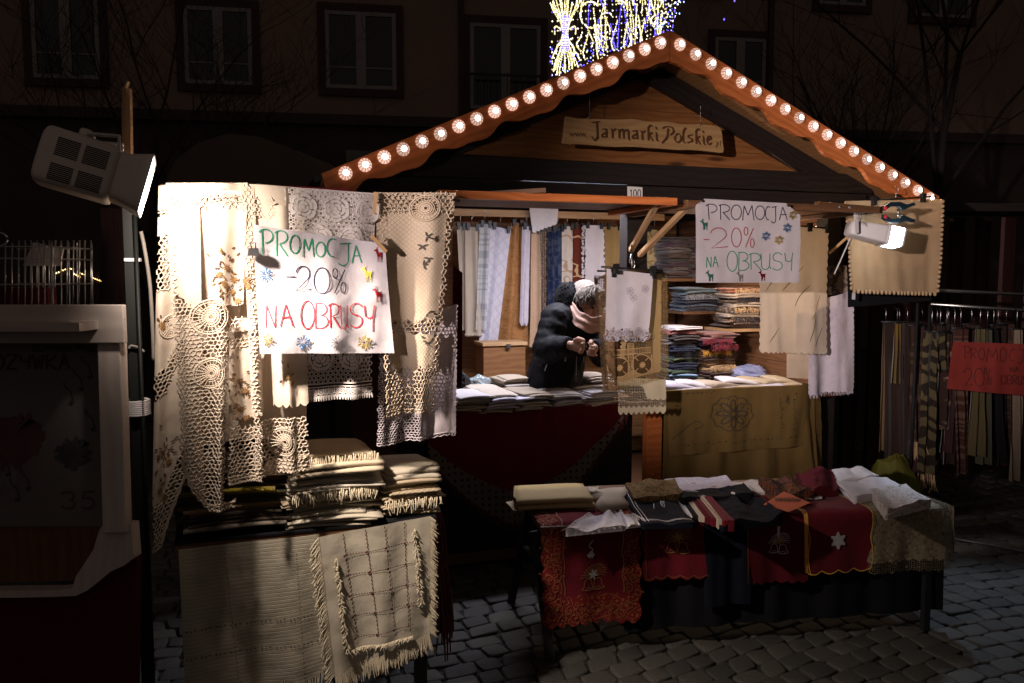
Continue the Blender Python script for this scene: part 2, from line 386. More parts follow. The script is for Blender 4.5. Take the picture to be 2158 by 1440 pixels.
def net(S, mb, fn, cx=.020, cy=.022, r=.0021, jit=.16, rounds=(), seed=1):
    """crocheted net of real threads over the part of the sheet where fn > .5; rounds = medallions (x, y, R) in metres"""
    q = random.Random(seed); P = {}; E = set()
    def vert(x, y):
        k = (round(x / cx * 4), round(y / cy * 8))
        if k not in P: P[k] = (x + q.uniform(-jit, jit) * cx, y + q.uniform(-jit, jit) * cy)
        return k
    for j in range(int(S.H * 1.12 / (cy * .75)) + 1):
        for i in range(int(S.W / cx) + 2):
            x, y = i * cx + (j % 2) * cx / 2, j * cy * .75
            ks = [vert(x + dx * cx, y + dy * cy) for dx, dy in ((0, -.5), (.5, -.25), (.5, .25), (0, .5), (-.5, .25), (-.5, -.25))]
            for a, b in zip(ks, ks[1:] + ks[:1]): E.add((a, b) if a < b else (b, a))
    def tube(pts, rr):
        pp = [S.at(x / S.W, y / S.H, .0015) for x, y in pts]; rings = []
        for k, p in enumerate(pp):
            d = (pp[min(k + 1, len(pp) - 1)] - pp[max(k - 1, 0)]); s_ = d.cross(S.out); s_ = s_.normalized() if s_.length > 1e-9 else V((1, 0, 0)); o_ = S.out
            rings.append(mb.add([p + s_ * rr, p + o_ * rr * .9, p - s_ * rr, p - o_ * rr * .9]))
        for a, b in zip(rings, rings[1:]):
            for k in range(4): mb.face((a + k, a + (k + 1) % 4, b + (k + 1) % 4, b + k), [(0, 0), (.01, 0), (.01, .02), (0, .02)])
    for a, b in sorted(E):
        (x0, y0), (x1, y1) = P[a], P[b]; xm, ym = (x0 + x1) / 2, (y0 + y1) / 2; fa, fb = xm / S.W, ym / S.H
        if not (0 <= min(x0, x1) and max(x0, x1) <= S.W and 0 <= fb): continue
        pr = S.prof(min(1, max(0, fa))) if S.prof else 1.0
        if fb > pr or fn(fa, fb / pr, xm, ym) <= .42: continue
        if any((xm - c[0]) ** 2 + (ym - c[1]) ** 2 < c[2] ** 2 for c in rounds): continue
        tube([(x0, y0), (xm + q.uniform(-.1, .1) * cx, ym), (x1, y1)], r * q.uniform(.8, 1.35))
    for (x, y, R_) in rounds:
        for k in range(1, 8):
            rk = R_ * k / 7.0
            if k == 5: continue
            m = 26; tube([(x + rk * math.cos(2 * PI * t / m) * (1 + .03 * math.sin(t * 3.1)), y + rk * math.sin(2 * PI * t / m)) for t in range(m + 1)], r * (1.5 if k in (2, 3, 7) else 1.0))
        for k in range(22): an = 2 * PI * k / 22; tube([(x + R_ * .12 * math.cos(an), y + R_ * .12 * math.sin(an)), (x + R_ * math.cos(an + .05), y + R_ * math.sin(an + .05))], r * .9)
    if fn(.5, 1.0, 0, 0) > .42:
        for off in (0.0, .006): tube([(lerp(.01, .99, t / 70) * S.W, (S.prof(t / 70) if S.prof else 1.0) * S.H * (1 + (.012 * abs(math.sin(t * .62)) if not off else 0)) - off) for t in range(71)], r * 1.2)
    return mb
# ------------------------------------------------------------------ folded cloth (one folded piece: layers with rounded folds at the front)
def folded_mb(c, wd, dp, layers, th, rot=0.0, seed=0, mb=None, sag=.008, spread=.016, squash=.75, tilt=0.0):
    """c = middle of the underside"""
    mb = mb or MB(); q = random.Random(seed); c = V(c); ca, sa = math.cos(rot), math.sin(rot); NX = 12
    for l in range(layers):
        z0 = l * th; dy = q.uniform(-spread, spread); dx = q.uniform(-spread, spread); W = wd * (1 - q.random() * .04); D = dp * (1 - q.random() * .05); nz = q.random() * 50
        prof = [(-D / 2, th * .5)]
        for k in range(1, 6): t = PI / 2 + PI * (k / 6.0); prof.append((-D / 2 + th * .55 + math.cos(t) * th * .55, th * .5 - math.sin(t) * th * .5 * -1))
        prof = []
        for k in range(7): t = PI / 2 + PI * k / 6; prof.append((-D / 2 + th * .7 + math.cos(t) * th * .7, th * .5 + math.sin(t) * th * .5))
        prof += [(-D * .2, 0), (D * .2, 0), (D / 2 - th * .3, 0)]
        for k in range(1, 4): t = -PI / 2 + PI * k / 4; prof.append((D / 2 - th * .3 + math.cos(t) * th * .3, th * .5 + math.sin(t) * th * .5))
        prof += [(D / 2 - th * .3, th), (D * .2, th), (-D * .2, th)]
        rings = []
        for i in range(NX + 1):
            f = i / NX; x = (f - .5) * W; e = min(1, min(f, 1 - f) * NX * .55 + .35)
            ring = []
            for (yy, zz) in prof:
                p = V((x * 6 + nz, yy * 6, l * .7 + seed))
                wob = noise.noise(p); z = (zz - th / 2) * lerp(squash, 1, e) + th / 2
                px = x + dx + wob * .014 * (1 if 0 < i < NX else 2.2); pyy = yy + dy + noise.noise(p + V((9, 3, 1))) * .017
                pz = z0 + z + sag * (noise.noise(p * .8 + V((2, 2, 5))) - .7 * (2 * f - 1) ** 2) + tilt * x
                ring.append(c + V((px * ca - pyy * sa, px * sa + pyy * ca, pz)))
            rings.append(ring)
        n = len(prof); base = len(mb.v); per = [0]
        for k in range(1, n + 1): a_, b_ = prof[k - 1], prof[k % n]; per.append(per[-1] + math.hypot(a_[0] - b_[0], a_[1] - b_[1]))
        for rg in rings: mb.add(rg)
        for i in range(NX):
            for k in range(n):
                k2 = (k + 1) % n; r0 = base + i * n; r1 = r0 + n
                mb.face((r0 + k, r1 + k, r1 + k2, r0 + k2), [(W * i / NX, per[k]), (W * (i + 1) / NX, per[k]), (W * (i + 1) / NX, per[k + 1]), (W * i / NX, per[k + 1])])
        mb.face([base + k for k in range(n)], [(prof[k][0], prof[k][1]) for k in range(n)]); mb.face([base + NX * n + k for k in range(n)][::-1], [(prof[k][0], prof[k][1]) for k in range(n)][::-1])
    return mb
ORD = ['topmost', 'second from the top', 'third from the top', 'fourth from the top', 'fifth from the top', 'sixth from the top', 'seventh from the top', 'eighth from the top', 'ninth from the top', 'tenth from the top', 'eleventh from the top', 'twelfth from the top']
def stack(base, wd, dp, specs, where, group, rot=0.0, seed=0, jit=.02):
    """specs from the bottom up: (colour words, material, layers, thickness, fringe material or None); each folded cloth is a thing"""
    q = random.Random(seed); z = base[2]; specs = [(c_[0], c_[1], c_[2] * 2, c_[3] / 2) + tuple(c_[4:]) if c_[3] > .0155 else c_ for c_ in specs]; n = len(specs)
    for i, sp in enumerate(specs):
        colr, mat, lay, th = sp[:4]; k = n - 1 - i; o = 'bottom' if k == n - 1 and n > 1 else ORD[k]
        c = V((base[0] + q.uniform(-jit, jit), base[1] + q.uniform(-jit, jit), z)); W = wd * q.uniform(.92, 1.05); D = dp * q.uniform(.93, 1.03); ro = rot + q.uniform(-.12, .12)
        mb = folded_mb(c, W, D, lay, th, ro, seed * 13 + i)
        if len(sp) > 4 and sp[4]:
            ob = mb.build('folded_cloth', mat, None, f'{colr}, {o} {where}', 'folded cloth', group)
            fm = MB(); nn = int(W / .0055)
            for j in range(nn):
                x = (j + q.uniform(.1, .9)) / nn - .5; p = c + V((x * W * math.cos(ro) + D / 2 * math.sin(ro), x * W * math.sin(ro) - D / 2 * math.cos(ro), lay * th * q.uniform(.55, .95)))
                l = q.uniform(.022, .042); fm.tube([p, p + V((q.uniform(-.002, .002), -.010, .002)), p + V((q.uniform(-.004, .004), -.014, -l * .5)), p + V((q.uniform(-.006, .006), -.014 + q.uniform(-.005, .005), -l))], [.0016, .0019, .0021, .0012], 4, cap=False)
            fm.build('fringe', sp[4], ob)
        else: mb.build('folded_cloth', mat, None, f'{colr}, {o} {where}', 'folded cloth', group)
        z += lay * th * .93
    return z
# ================================================================== materials used by the stall and its surroundings
W_ORANGE = wood('orange_stained_pine', (.62, .19, .055), (.40, .105, .028), .42)
W_PINE = wood('pine_boards', (.40, .19, .07), (.25, .10, .033), .55)
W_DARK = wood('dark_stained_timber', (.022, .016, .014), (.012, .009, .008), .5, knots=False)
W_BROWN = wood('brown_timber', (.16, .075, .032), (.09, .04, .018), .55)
W_LATH = wood('light_lath', (.48, .30, .15), (.36, .2, .09), .6)
W_PLY = wood('plywood_soffit', (.30, .155, .06), (.21, .10, .038), .6, bump=.1)
W_BOARD = wood('sign_board_wood', (.37, .225, .095), (.27, .15, .058), .6, bump=.15)
W_WHITE = wood('white_painted_wood', (.58, .50, .45), (.48, .41, .37), .5, knots=False, bump=.12)
STEEL = plain('brushed_steel', (.45, .44, .43), .3, 1.0, .15)
BLACKP = plain('black_plastic', (.015, .015, .016), .4, 0, .2)
DARKM = plain('dark_painted_metal', (.02, .021, .022), .45, .3, .3)
LAMP_W = plain('lamp_housing', (.68, .60, .54), .5, .2, .06, bump=.03)
LAMP_WHITE = plain('white_lamp_housing', (.56, .54, .54), .4, 0, .05, bump=.03)
INK = {k: plain('ink_' + k, c, .6, 0, .12, 60, bump=0) for k, c in dict(green=(.015, .20, .10), black=(.02, .012, .04), red=(.50, .03, .05), brown=(.075, .030, .012), darkred=(.30, .03, .04), faded=(.05, .013, .013)).items()}
GLIT = {k: plain('glitter_' + k, c, .3, .75, .5, 260, .6, .5) for k, c in dict(blue=(.08, .28, .62), gold=(.70, .48, .08), silver=(.50, .46, .50), red=(.36, .02, .03), green=(.10, .38, .30), white=(.62, .55, .55)).items()}

# ================================================================== the setting
def ground():
    mb = MB(); q = random.Random(3)
    # setts: each a low rounded stone, laid in gently curved rows
    rows = 56; pit = .108
    for r in range(rows):
        y0 = -2.75 + r * pit * .92; x = -2.9 + q.uniform(0, .08)
        while x < 3.4:
            wd = q.uniform(.10, .155); cx = x + wd / 2; bow = .10 * math.sin(cx * 1.5 + .6) + .16 * cx * .35
            cyy = y0 + bow + q.uniform(-.006, .006); hd = pit * .5 * q.uniform(.86, .95); hw = wd / 2 - q.uniform(.003, .007); sk = q.uniform(-.012, .012); tl = [q.uniform(-.0025, .0025) for _ in range(4)]; hz = q.uniform(-.003, .003)
            slope = .15 * math.cos(cx * 1.5 + .6) + .056
            ringsz = ((1.0, -.020), (.99, -.005), (.95, .0005), (.86, .002)); idx = []
            for (kf, z) in ringsz:
                pts = []
                for j in range(10):
                    t = 2 * PI * (j + .5) / 10; ex = math.copysign(abs(math.cos(t)) ** .30, math.cos(t)); ey = math.copysign(abs(math.sin(t)) ** .30, math.sin(t))
                    px = ex * hw * kf + sk * ey; pyy = ey * hd * kf + px * slope
                    zz = z + hz + (tl[0] * ex + tl[1] * ey) * (1 if z > -.01 else 0) + .0035 * noise.noise(V((cx * 3 + px * 34, cyy * 3 + pyy * 34, 1)))
                    pts.append(V((cx + px, cyy + pyy, zz)))
                idx.append(mb.add(pts))
            for a, b in zip(idx, idx[1:]):
                for j in range(10): mb.face((a + j, a + (j + 1) % 10, b + (j + 1) % 10, b + j), None, 0)
            mb.face([idx[-1] + j for j in range(10)], None, 0)
            x += wd
    t = NT('granite_setts'); p = t.obj(); st = t.n('ShaderNodeNewGeometry').outputs['Random Per Island']; n = t.noise(p, 90, 4, .7); big = t.noise(p, 2, 2)
    c = t.mix(st, (.046, .042, .037), (.102, .092, .078)); c = t.mix(t.math('MULTIPLY', n, .7), c, (.025, .024, .023)); c = t.mix(t.ramp(big, .5, .8), c, (.06, .057, .053))
    setts = t.done(t.pbr(c, .66, 0, t.bump(t.math('ADD', n, t.math('MULTIPLY', t.noise(p, 320, 2), .4)), .9, .008), .4))
    tag(mb.build('cobblestones', setts, None, origin='none'), kind='structure')
    t = NT('joint_sand'); p = t.obj(); n = t.noise(p, 60, 4); d = t.vor(p, 9, .5, 'DISTANCE_TO_EDGE')
    base = t.done(t.pbr(t.mix(n, (.018, .016, .014), (.05, .045, .04)), .9, 0, t.bump(t.math('ADD', t.ramp(d, 0, .12), n), .6, .02), .2))
    g = MB(); N = 44
    idx = g.add([(-60 + 120 * i / N, -20 + 90 * j / N, -.011) for j in range(N + 1) for i in range(N + 1)])
    for j in range(N):
        for i in range(N): g.face((j * (N + 1) + i, j * (N + 1) + i + 1, (j + 1) * (N + 1) + i + 1, (j + 1) * (N + 1) + i))
    tag(g.build('ground', base, None, origin='none'), kind='structure')
ground()

# ------------------------------------------------------------------ house across the square
FH = V((syw, cyw, 0)); FD = (RT * 6.5 + FH).normalized(); FN = V((FD.y, -FD.x, 0)); FN = FN if FN.dot(FH) < 0 else -FN; FO = V((CAM.x, CAM.y, 0)) + FH * 16
def AF(px, py, off=0.0): d = ray(px, py); o = FO + FN * off; t = (o - CAM).dot(FN) / d.dot(FN); return CAM + d * t
def house():
    hs = thing('town_house', 'dark plastered town house with rows of unlit white framed windows behind the stall', 'building', tuple(FO))
    pl = plain('brown_plaster', (.20, .14, .108), .9, 0, .18, 1.2, .2, .2); dk = plain('dark_plinth', (.05, .034, .03), .8, 0, .3, 1.5); tr = plain('dark_window_surround', (.055, .030, .024), .8, 0, .2, 4); fr = plain('old_white_frame', (.22, .20, .185), .6, 0, .1, 9)
    gl = plain('dark_glass', (.012, .013, .018), .08, 0, .3, 1, .5, .0); cu = plain('net_curtain', (.10, .095, .09), .9, 0, .3, 5)
    zc = AF(650, 245).z; L = 22
    def slab(mb, x0, x1, z0, z1, o0, o1, m=0):
        a = FO + FD * x0; b = FO + FD * x1; c = (z0 + z1) / 2; mb.beam(a + FN * (o0 + o1) / 2 + V((0, 0, c)), b + FN * (o0 + o1) / 2 + V((0, 0, c)), abs(o1 - o0), z1 - z0, m=m)
    m = MB(); slab(m, -L, L, zc, 13, -.6, 0); m.build('wall', pl, hs)
    m = MB(); slab(m, -L, L, 0, zc, -.6, -.03); m.build('ground_floor', dk, hs)
    m = MB(); slab(m, -L, L, zc - .16, zc + .03, -.02, .12); m.build('cornice', dk, hs)
    wins = [(62, -30, 214, 170), (386, 12, 534, 182), (684, 22, 836, 192), (990, 48, 1138, 235), (1506, 78, 1610, 210), (1728, -70, 1822, 16), (1930, -60, 2042, 42), (1420, -90, 1530, -18), (-230, -40, -90, 160)]
    for i, (x0, y0, x1, y1) in enumerate(wins):
        a = AF(x0, y0); b = AF(x1, y1); u0 = (a - FO).dot(FD); u1 = (b - FO).dot(FD); z1 = a.z; z0 = b.z; wd = u1 - u0
        m = MB(); k = .14
        slab(m, u0 - k, u0, z0 - k, z1 + k, .0, .05); slab(m, u1, u1 + k, z0 - k, z1 + k, .0, .05); slab(m, u0, u1, z1, z1 + k, .0, .05); slab(m, u0, u1, z0 - k, z0, .0, .09)
        wn = m.build('window', tr, hs)
        m = MB(); f = .075; uc = (u0 + u1) / 2
        slab(m, u0, u0 + f, z0, z1, .003, .04); slab(m, u1 - f, u1, z0, z1, .003, .04); slab(m, u0 + f, u1 - f, z1 - f, z1, .003, .04); slab(m, u0 + f, u1 - f, z0, z0 + f, .003, .04); slab(m, uc - .09, uc + .09, z0 + f, z1 - f, .003, .045)
        if i in (0, 1, 2, 4): zz = lerp(z0, z1, .27); slab(m, u0 + f, uc - .09, zz, zz + .025, .003, .035); slab(m, uc + .09, u1 - f, zz, zz + .025, .003, .035)
        m.build('frame', fr, wn)
        m = MB(); slab(m, u0 + f, u1 - f, z0 + f, z1 - f, .001, .012); m.build('pane', gl, wn)
        if i == 3:
            m = MB(); zr = lerp(z0, z1, .36)
            slab(m, u0 - .1, u1 + .1, zr, zr + .04, .25, .29)
            for j in range(13): x = lerp(u0 - .08, u1 + .08, j / 12); slab(m, x - .008, x + .008, z0, zr, .262, .278)
            m.build('balcony_rail', DARKM, wn)
    m = MB()
    for x in (-1.0, 5.35): slab(m, x - .05, x + .05, zc, 13, .0, .09)
    m.build('drainpipe', dk, hs)
house()
def tree(name, label, base, h, seed, spread, lean=(0, 0), n0=7):
    q = random.Random(seed); r = thing(name, label, 'tree', tuple(base), 'bare winter trees'); bark = plain('bark', (.024, .018, .015), .9, 0, .3, 12)
    tr = MB(); cr = MB(); base = V(base)
    def grow(p, d, L, rad, lv, mb):
        path = [p]; rr = [rad]; k = 5
        for i in range(k):
            d = (d + V((q.uniform(-1, 1), q.uniform(-1, 1), q.uniform(-.3, .5))) * .16).normalized(); p = p + d * L / k; path.append(p); rr.append(rad * (1 - .6 * (i + 1) / k))
        mb.tube(path, rr, 6 if lv < 2 else 3, cap=False)
        if lv >= 4: return
        for i in range((n0 if lv == 0 else 4)):
            t = q.randint(1 if lv else 2, k); s = V((q.uniform(-1, 1), q.uniform(-1, 1), q.uniform(-.15, .7))); nd = (d * .75 + s * spread).normalized()
            grow(path[t], nd, L * q.uniform(.5, .72), max(.0035, rr[t] * .6), lv + 1, cr)
    grow(base, V((lean[0], lean[1], 1)).normalized(), h * .5, h * .009, 0, tr)
    tr.build('trunk', bark, r); cr.build('crown', bark, r)
tree('bare_tree', 'thin bare tree rising behind the large floodlight at left', AD(285, 560, 8.5) * V((1, 1, 0)) if 0 else tuple(V(AD(285, 560, 8.5)).xy) + (0,), 6.6, 5, .8)
tree('bare_tree', 'bare tree between the floodlight and the stall roof, with slanting branches', tuple(V(AD(395, 560, 10)).xy) + (0,), 6.4, 8, .9, (.12, 0))
tree('bare_tree', 'dense bare tree filling the dark to the right of the stall roof', tuple(V(AD(2010, 560, 9.5)).xy) + (0,), 8.2, 21, .95, (-.05, 0), 9)
tree('bare_tree', 'bare tree with drooping twigs just behind the right roof slope', tuple(V(AD(1800, 560, 10.5)).xy) + (0,), 6.6, 33, .9, (.05, 0), 8)

# ------------------------------------------------------------------ the timber market stall
AL, AR = .4232, .4085; ZA = 2.836
stall = thing('market_stall', 'timber market stall with a gabled roof edged by two rows of glowing bulbs', 'market stall', (0, 1.2, 0))
SL = (V((-math.cos(AL), 0, -math.sin(AL))), V((-math.sin(AL), 0, math.cos(AL)))); SR = (V((math.cos(AR), 0, -math.sin(AR))), V((math.sin(AR), 0, math.cos(AR))))
APEX = V((0, 0, ZA))
def bulb_mat():
    t = NT('bulb_glass'); x = t.n('ShaderNodeSeparateXYZ', i_0=t.obj()); r = t.math('SQRT', t.math('ADD', t.math('POWER', x.outputs[0], 2.0), t.math('POWER', x.outputs[1], 2.0)))
    an = t.math('ARCTAN2', x.outputs[1], x.outputs[0]); sp = t.ramp(t.math('SINE', t.math('MULTIPLY', an, 12)), -.6, 1); sp2 = t.ramp(t.noise(t.obj(), 260, 2), .45, .7)
    core = t.ramp(r, .0135, .007); st = t.math('ADD', t.math('MULTIPLY', core, 240.0), t.math('ADD', .26, t.math('MULTIPLY', t.math('ADD', sp, sp2), .38)))
    st = t.math('MULTIPLY', st, t.math('ADD', 1.0, t.math('MULTIPLY', t.n('ShaderNodeObjectInfo').outputs['Random'], .75))); e = t.n('ShaderNodeEmission', i_0=t.mix(core, (1, .60, .46), (1, .66, .40)), i_1=st)
    g = t.n('ShaderNodeBsdfGlossy', i_Roughness=.1); mx = t.n('ShaderNodeAddShader'); t.nt.links.new(e.outputs[0], mx.inputs[0]); t.nt.links.new(g.outputs[0], mx.inputs[1]); g.inputs[0].default_value = (.1, .1, .1, 1)
    return t.done(mx.outputs[0])
BULB = bulb_mat(); SOCK = plain('bulb_socket', (.55, .42, .36), .4, 0, .1)
def board(ax, ay, L, bulbs, end):
    k = ax.x / abs(ax.x); a = AL if k < 0 else AR; top = .042; low = -.072
    def wave(s): u = s / .372 * 2 * PI; return low - .014 - .016 * math.sin(u) - .009 * math.sin(2 * u + .9)
    poly = [(-top * math.tan(a) + .002, top), (L, top - .002)]
    poly += [(L + end, -.10)]
    N = 90
    for i in range(N + 1):
        s = lerp(L - .03, .04, i / N); poly.append((s, wave(s) - (.03 * (i < 4) * (4 - i) / 4)))
    poly.append((.092 * math.tan(a) + .002, -.092))
    if k < 0: poly = poly[::-1]; mb = MB(); mb.prism(poly, APEX + V((0, .005, 0)), ax, ay, .03)
    else: poly = poly[::-1]; mb = MB(); mb.prism(poly, APEX + V((0, .005, 0)), ax, ay, -.03)
    # uv along the board: grain follows the slope
    for i, f in enumerate(mb.f):
        if i < 2: mb.uv[i] = [((mb.v[j] - APEX).dot(ay), (mb.v[j] - APEX).dot(ax)) for j in f]
    o = mb.build('bargeboard', W_ORANGE, stall)
    return o
BL_ = board(SL[0], SL[1], 1.965, None, .03); BR_ = board(SR[0], SR[1], 2.02, None, -.02)
bm = MB(); bm.lathe((0, 0, 0), (0, 0, 1), [(.0, 0), (.024, .0), (.027, .008), (.0275, .012)], 16, 1); bm.lathe((0, 0, 0), (0, 0, 1), [(.0275, .012), (.0315, .018), (.0325, .030), (.030, .040), (.023, .047), (.012, .050), (.0, .051)], 16, 0)
proto = bm.build('bulb', [BULB, SOCK], None, origin='none')
for side, (ax, ay), par, o0, sp, n in ((0, SL, BL_, .0638, .1, 19), (1, SR, BR_, .0632, .1048, 19)):
    for i in range(n):
        b = proto if side == 0 and i == 0 else proto.copy()
        if b is not proto: COL.objects.link(b)
        b.parent = par; b.location = APEX + ax * (o0 + sp * i) + V((0, .001, 0)) - wloc(par); b.rotation_mode = 'ZYX'; b.rotation_euler = (R(90), 0, rnd.uniform(0, 3))
# roof: slabs, the boarded underside, ridge purlin
for nm, (ax, ay), L in (('roof', SL, 2.0), ('roof', SR, 2.03)):
    mb = MB(); a = APEX + ay * .028 + V((0, 1.18, 0)); mb.beam(a + ax * .0, a + ax * L, 2.28, .026, up=ay); mb.build(nm, W_DARK, stall)
    mb = MB(); s = .06; q = random.Random(5)
    while s < L - .08:
        wd = min(.40, L - .02 - s); a = APEX + ay * .006 + ax * (s + wd / 2)
        mb.beam(a + V((0, .04, 0)), a + V((0, 2.3, 0)), wd - .006, .014, up=ay); s += wd
    mb.build('soffit', W_PLY, stall)
mb = MB()
mb.beam(APEX + V((0, .04, -.06)), APEX + V((0, 2.3, -.06)), .06, .09); mb.build('ridge_beam', W_BROWN, stall)
# gable: boards, two dark rafters, the double beam with a slit
mb = MB(); z = 2.225
while z < 2.78:
    hgt = .105; zt = min(z + hgt, 2.79); xw = min(1.45, (2.83 - z) / math.tan(AL) - .03); xt = max(.0, (2.83 - zt) / math.tan(AL) - .03)
    n = mb.add([(-xw, .34, z), (xw, .34, z), (xt, .34, zt - .004), (-xt, .34, zt - .004)]); o = rnd.random() * 9
    mb.face((n, n + 1, n + 2, n + 3), [(o, o), (o, o + 2 * xw), (o + hgt, o + xw + xt), (o + hgt, o + xw - xt)], 0, False)
    z += hgt
n = mb.add([(-1.4, .352, 2.2), (1.4, .352, 2.2), (0, .352, 2.82)]); mb.face((n, n + 1, n + 2)); mb.build('gable', wood('gable_pine', (.26, .105, .032), (.16, .058, .016), .55), stall)
for (ax, ay) in (SL, SR):
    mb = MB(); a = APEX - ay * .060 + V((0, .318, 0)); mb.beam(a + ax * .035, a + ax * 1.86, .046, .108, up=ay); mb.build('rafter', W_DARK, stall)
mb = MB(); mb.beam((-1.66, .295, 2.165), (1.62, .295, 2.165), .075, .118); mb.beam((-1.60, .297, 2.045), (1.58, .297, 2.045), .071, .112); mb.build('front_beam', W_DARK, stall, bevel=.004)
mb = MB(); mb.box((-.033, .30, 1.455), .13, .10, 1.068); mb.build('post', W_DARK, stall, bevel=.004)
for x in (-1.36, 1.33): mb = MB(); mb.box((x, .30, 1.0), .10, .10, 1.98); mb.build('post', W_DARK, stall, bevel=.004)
mb = MB(); mb.box((.066, .225, .43), .098, .06, .80); mb.lathe((.055, .19, .44), (0, -1, 0), [(.012, -.01), (.012, .004), (.006, .007), (0, .008)], 10); mb.build('door_post', W_ORANGE, stall, bevel=.004)
# walls, floor, counter
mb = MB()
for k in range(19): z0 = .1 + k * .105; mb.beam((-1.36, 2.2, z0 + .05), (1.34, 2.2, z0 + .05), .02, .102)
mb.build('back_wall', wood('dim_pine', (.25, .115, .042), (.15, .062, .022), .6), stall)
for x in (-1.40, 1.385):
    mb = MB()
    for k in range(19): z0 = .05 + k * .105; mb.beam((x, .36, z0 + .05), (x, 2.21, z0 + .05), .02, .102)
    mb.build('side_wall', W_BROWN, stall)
mb = MB(); mb.box((0, 1.2, .05), 2.76, 1.9, .06); mb.build('stall_floor', W_BROWN, stall)
mb = MB(); mb.box((-.68, .46, .862), 1.36, .62, .03); mb.box((.72, .46, .862), 1.28, .62, .03); mb.build('counter', W_BROWN, stall, bevel=.003)
mb = MB()
for k in range(8): mb.box((-.70, .262, .09 + k * .095), 1.30, .02, .092); mb.box((.74, .262, .09 + k * .095), 1.20, .02, .092)
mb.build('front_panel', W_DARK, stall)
# shutters propped open over the counter
def flap(x0, x1, z, y0, y1, front, n):
    mb = MB(); step = (y1 - y0 - .04) / n
    for k in range(n): y = y0 + .04 + step * (k + .5); mb.beam((x0, y, z + .014), (x1, y, z + .014), step - .004, .012)
    f = mb.build('shutter', W_BROWN, stall)
    mb = MB(); mb.beam((x0 - .01, y0, z), (x1 + .01, y0, z), .03, .036); mb.beam((x0 + .02, y0 + .02, z - .008), (x0 + .02, y1, z - .008), .04, .026); mb.beam((x1 - .02, y0 + .02, z - .008), (x1 - .02, y1, z - .008), .04, .026)
    mb.build('shutter_frame', front, f, bevel=.003)
    return f
flap(-1.34, -.185, 1.948, -.42, .24, W_ORANGE, 6)
f2 = flap(-.11, 1.03, 1.940, -.42, .24, W_BROWN, 6)
mb = MB(); mb.beam(AY(952, 414, -.30), AY(1150, 402, -.44), .05, .02); mb.build('batten', W_BROWN, stall)
for (p, q_) in (((1330, 527), (1386, 427)), ((1348, 538), (1452, 433))):
    mb = MB(); mb.beam(AY(*p, .22), AY(*q_, -.34), .026, .026); e = AY(*q_, -.34); mb.box(e + V((0, -.01, .012)), .07, .05, .022); mb.build('prop', W_LATH, stall, bevel=.002)
mb = MB()
mb.tube([AY(1333, 528, .22), AY(1326, 552, .21), AY(1338, 560, .20), AY(1331, 572, .20)], .004, 5); mb.build('hook', STEEL, stall)
# number plate, half hidden by the shutter
S = Sheet([(1322, 393), (1354, 395), (1354, 422), (1322, 420)], .25, 0, 0, crumple=0)
mb = S.mesh(1, 1); npl = mb.build('number_plate', plain('plate_white', (.72, .68, .62), .5, 0, .08), stall)
mb = MB()
for ch, x0, x1 in (('1', 1326, 1333), ('0', 1334, 1342), ('0', 1343, 1351)):
    st = [[(.3, .2), (.6, 0), (.6, 1)]] if ch == '1' else [[(.5 + .4 * math.cos(2 * PI * k / 14), .5 + .5 * math.sin(2 * PI * k / 14)) for k in range(15)]]
    for s_ in st: S.stroke(mb, [S.inv(lerp(x0, x1, p[0]), lerp(400, 416, p[1])) for p in s_], .0052, .001)
mb.build('digits', INK['black'], npl)
# strip lamp above the counter, glimpsed through the slit in the beam
TL = thing('strip_lamp', 'cool white strip lamp inside the stall, seen through the slit in the dark beam', 'lamp', (-.33, .42, 2.1))
mb = MB(); mb.tube([(-.66, .44, 2.1035), (-.02, .44, 2.1035)], .013, 10); mb.build('tube', emit('cool_tube', (.78, .84, 1), 14), TL)
mb = MB(); mb.beam((-.70, .44, 2.135), (.02, .44, 2.135), .05, .035); mb.build('lamp_body', LAMP_WHITE, TL)
la = bpy.data.lights.new('strip_light', 'AREA'); la.shape = 'RECTANGLE'; la.size = 1.3; la.size_y = .06; la.energy = TUBE_W; la.color = (.86, .86, 1)
lo = bpy.data.objects.new('strip_light', la); COL.objects.link(lo); lo.location = (-.30, .50, 2.07); lo.rotation_euler = (R(14), 0, 0); la.spread = R(165)
lo.parent = TL; lo.location = V((-.30, .40, 2.06)) - V((-.33, .42, 2.1))
# warm bulb behind the right poster
WL = thing('hanging_bulb', 'warm bare bulb hanging inside the stall behind the right promotion poster', 'lamp', (.82, .62, 1.9))
mb = MB(); mb.sphere((.82, .62, 1.72), .035, 12, 8); mb.build('bulb', emit('warm_bulb', (1, .66, .36), 22), WL)
mb = MB(); mb.tube([(.82, .62, 2.1), (.82, .62, 1.79)], .004, 6); mb.lathe((.82, .62, 1.75), (0, 0, 1), [(.02, 0), (.022, .04), (.008, .06)], 10); mb.build('cord', BLACKP, WL)
pl_ = bpy.data.lights.new('warm_light', 'POINT'); pl_.energy = WARM_W; pl_.color = (1, .70, .46); pl_.shadow_soft_size = .04
po = bpy.data.objects.new('warm_light', pl_); COL.objects.link(po); po.parent = WL; po.location = V((.82, .56, 1.66)) - V((.82, .62, 1.9))

